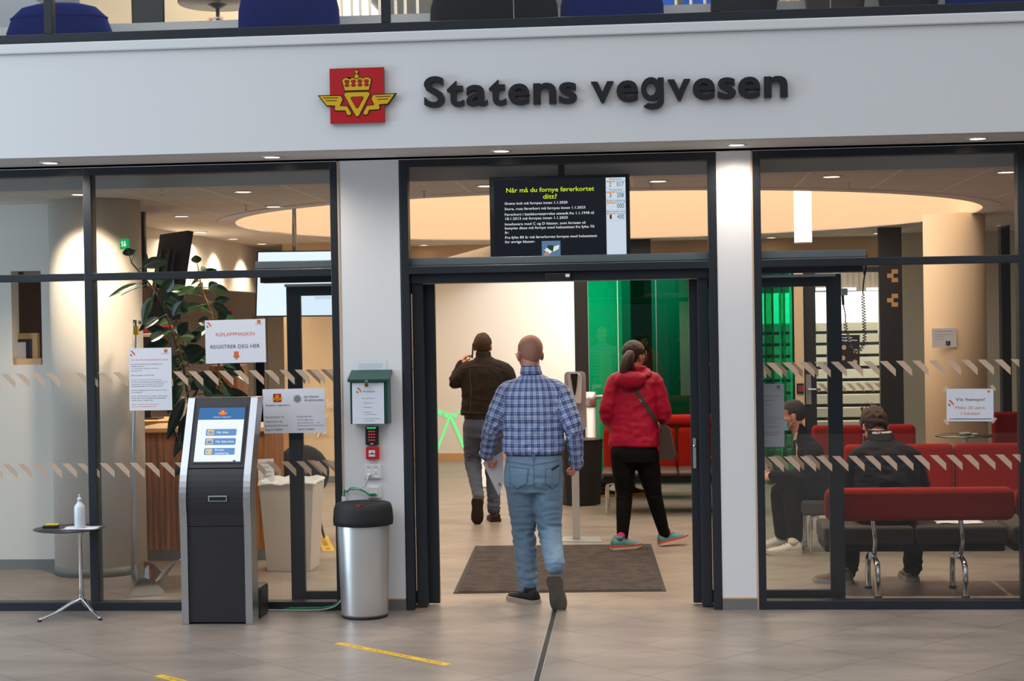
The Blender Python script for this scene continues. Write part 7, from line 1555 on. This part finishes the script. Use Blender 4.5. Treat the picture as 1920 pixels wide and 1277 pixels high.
limb(b, [A(1658, 865, .06), shL, elL, wrL], [.05, .045, .036, .027]); limb(b, [A(1658, 865, .06), shR, elR, wrR], [.05, .045, .036, .027]); limb(b, [hpL, knL, anL], [.06, .048, .036]); limb(b, [hpR, knR, anR], [.06, .048, .036])
hand(b, wrL, V((.4, .9, -.2)), V((.5, 0, -1)), V((1, 0, 0)), .6); hand(b, wrR, V((-.4, .9, -.2)), V((-.5, 0, -1)), V((-1, 0, 0)), .6)
remesh('body', b, .0055, 3, 'skinp', root); eyes(root, hc, HR, 1.02); hr_ = hair_short(root, hc, HR, 'hairbr', 1.04, low=-.062, grow=.014, front=.04, rough=.009)
tf = MB()
for k in range(26):
    a_ = k * 2.4; q = hc + HR @ V((.05 * math.cos(a_) - .02, -.03 + .04 * math.sin(a_), .125)); tf.tube([q, q + V((.004 * math.cos(a_), -.004, .02)), q + V((.014 * math.cos(a_ * 1.3), .0, .034 + .008 * math.sin(k)))], [.003, .0022, .0006], 'hairbr', 5)
tf.build('stray_hair', hr_)
sm = MB(); ring_loft(sm, [(A(1651, 813, .19), .078, .07, side, frt), (A(1653, 823, .16), .09, .08, side, frt), (A(1655, 833, .13), .15, .09, side, frt), (A(1658, 846, .10), .205, .11, side, frt), (A(1661, 868, .07), .225, .13, side, frt), (A(1663, 900, .02), .222, .14, side, frt), (A(1664, 940, -.02), .225, .15, side, frt), (A(1664, 975, -.04), .22, .14, side, frt)])
limb(sm, [A(1640, 855, .09), shL, elL, wrL], [.095, .092, .075, .055]); limb(sm, [A(1680, 855, .09), shR, elR, wrR], [.095, .092, .075, .055])
jk = remesh('jacket', sm, .008, 6, 'navy', root, fold_fn([(elL, .15, 1.5), (elR, .15, 1.5), (A(1662, 910, -.12), .25, 1.3)], .007, .004, V((6, 6, 17)), 7.3))
cm_ = MB(); c0_, c1_ = A(1653, 826, .15), A(1649, 806, .20); ring_loft(cm_, [(c0_, .098, .085, side, frt), (c0_.lerp(c1_, .5), .090, .078, side, frt), (c1_, .082, .07, side, frt)]); co = remesh('collar', cm_, .006, 4, 'navy', jk)
V2, F2, w_ = text_mesh('HELLY HANSEN', .02, 'CENTER', 0.0, 0.0); O0 = A(1655, 813, .1); project(co, [(x * .135 / w_, y * .018 + .035 * (x * .135 / w_) ) for x, y, z in V2], F2, O0, X_, Z_, 'white', 'collar_lettering', co, .002, back=.5)
tm = MB(); limb(tm, [hpL, knL, anL.lerp(knL, .5), anL + V((0, 0, .0))], [.105, .085, .072, .064]); limb(tm, [hpR, knR, anR.lerp(knR, .5), anR], [.105, .085, .072, .064]); ring_loft(tm, [(A(1662, 950, -.02), .19, .125, side, frt), (A(1662, 972, -.02), .2, .13, side, frt)])
remesh('trousers', tm, .009, 5, 'blkpant', root, fold_fn([(anL, .16, 2.2), (anR, .16, 2.2)], .006, .0015, V((9, 9, 24)), 6.0))
D['taupe'] = M('taupe_shoe', (128, 104, 90), .8, var=.1)
h_ = fl(1595, 1095); shoe(root, V((h_.x + .01, h_.y, 0)), V((-.85, .35, 0)), Z_, 'taupe', 'lightsole', .285, .05, lace='ink'); h_ = fl(1713, 1091); shoe(root, V((h_.x, h_.y, 0)), V((-.12, 1, 0)), Z_, 'taupe', 'lightsole', .285, .052)

# ---------------- person behind the centre sofa, back to us
Y0 = 6.75; root = emp('person', (A(1180, 850).x, Y0, 0), 'seated person in bright red, mostly hidden behind the one with the ponytail', 'person')
hc = A(1182, 720, .1); HR = rotm(0, .2)
shL, elL, wrL = A(1158, 750), A(1136, 786, -.06), A(1150, 800, .2); shR, elR, wrR = A(1206, 750), A(1214, 790), A(1200, 800, .2)
hpL, knL, anL = A(1170, 835), V((A(1168, 840).x, Y0 + .42, .5)), V((A(1180, 900).x, Y0 + .30, .09)); hpR, knR, anR = A(1196, 835), V((A(1200, 840).x, Y0 + .42, .5)), V((A(1130, 900).x - .03, Y0 + .15, .09))
b = MB(); head_mesh(b, hc, HR); limb(b, [hc, A(1182, 745), A(1182, 760)], [.055, .058, .07]); ring_loft(b, [(A(1182, 755), .13, .08, side, frt), (A(1182, 835), .14, .09, side, frt)])
limb(b, [A(1182, 755), shL, elL, wrL], [.05, .045, .036, .027]); limb(b, [A(1182, 755), shR, elR, wrR], [.05, .045, .036, .027]); limb(b, [hpL, knL, anL], [.06, .045, .034]); limb(b, [hpR, knR, anR], [.06, .045, .034])
hand(b, wrL, V((.3, .9, 0)), V((0, 0, -1)), V((1, 0, 0)), .5); hand(b, wrR, V((-.3, .9, 0)), V((0, 0, -1)), V((-1, 0, 0)), .5)
remesh('body', b, .008, 2, 'skin', root); hair_short(root, hc, HR, 'hairbk', 1.0, low=-.06, grow=.008)
sm = MB(); ring_loft(sm, [(A(1182, 742), .08, .07, side, frt), (A(1182, 752), .19, .11, side, frt), (A(1182, 790), .2, .13, side, frt), (A(1182, 838), .21, .14, side, frt)]); limb(sm, [A(1172, 750), shL, elL, wrL], [.085, .08, .078, .055]); limb(sm, [A(1192, 750), shR, elR, wrR], [.085, .08, .07, .055])
remesh('jacket', sm, .01, 5, 'redjkt2', root, fold_fn([(elL, .15, 1.2)], .006, .003, V((10, 10, 12)), 2.0))
tm = MB(); limb(tm, [hpL, knL, anL], [.1, .08, .06]); limb(tm, [hpR, knR, anR], [.1, .08, .06]); remesh('trousers', tm, .01, 4, 'blkpant', root)
for a_ in (anL, anR): shoe(root, V((a_.x - .03, a_.y - .07, 0)), V((.75, .6, 0)), Z_, 'blkshoe', 'yellow', .28, .05)
bx_ = A(1182, 850).x; o = emp('waiting_bench', (bx_, Y0, 0), 'black bench behind the red sofa by the green glass, carrying the hidden seated person', 'bench')
MB().box(bx_ - .20, bx_ + .80, Y0 - .25, Y0 + .3, .33, .44, 'blackfab').build('seat_cushion', o, bevel=.03)
for x in (bx_ - .15, bx_ + .75):
    for y in (Y0 - .2, Y0 + .25): MB().cyl((x, y, 0), (x, y, .335), .014, 'chrome', 10).build('leg', o)
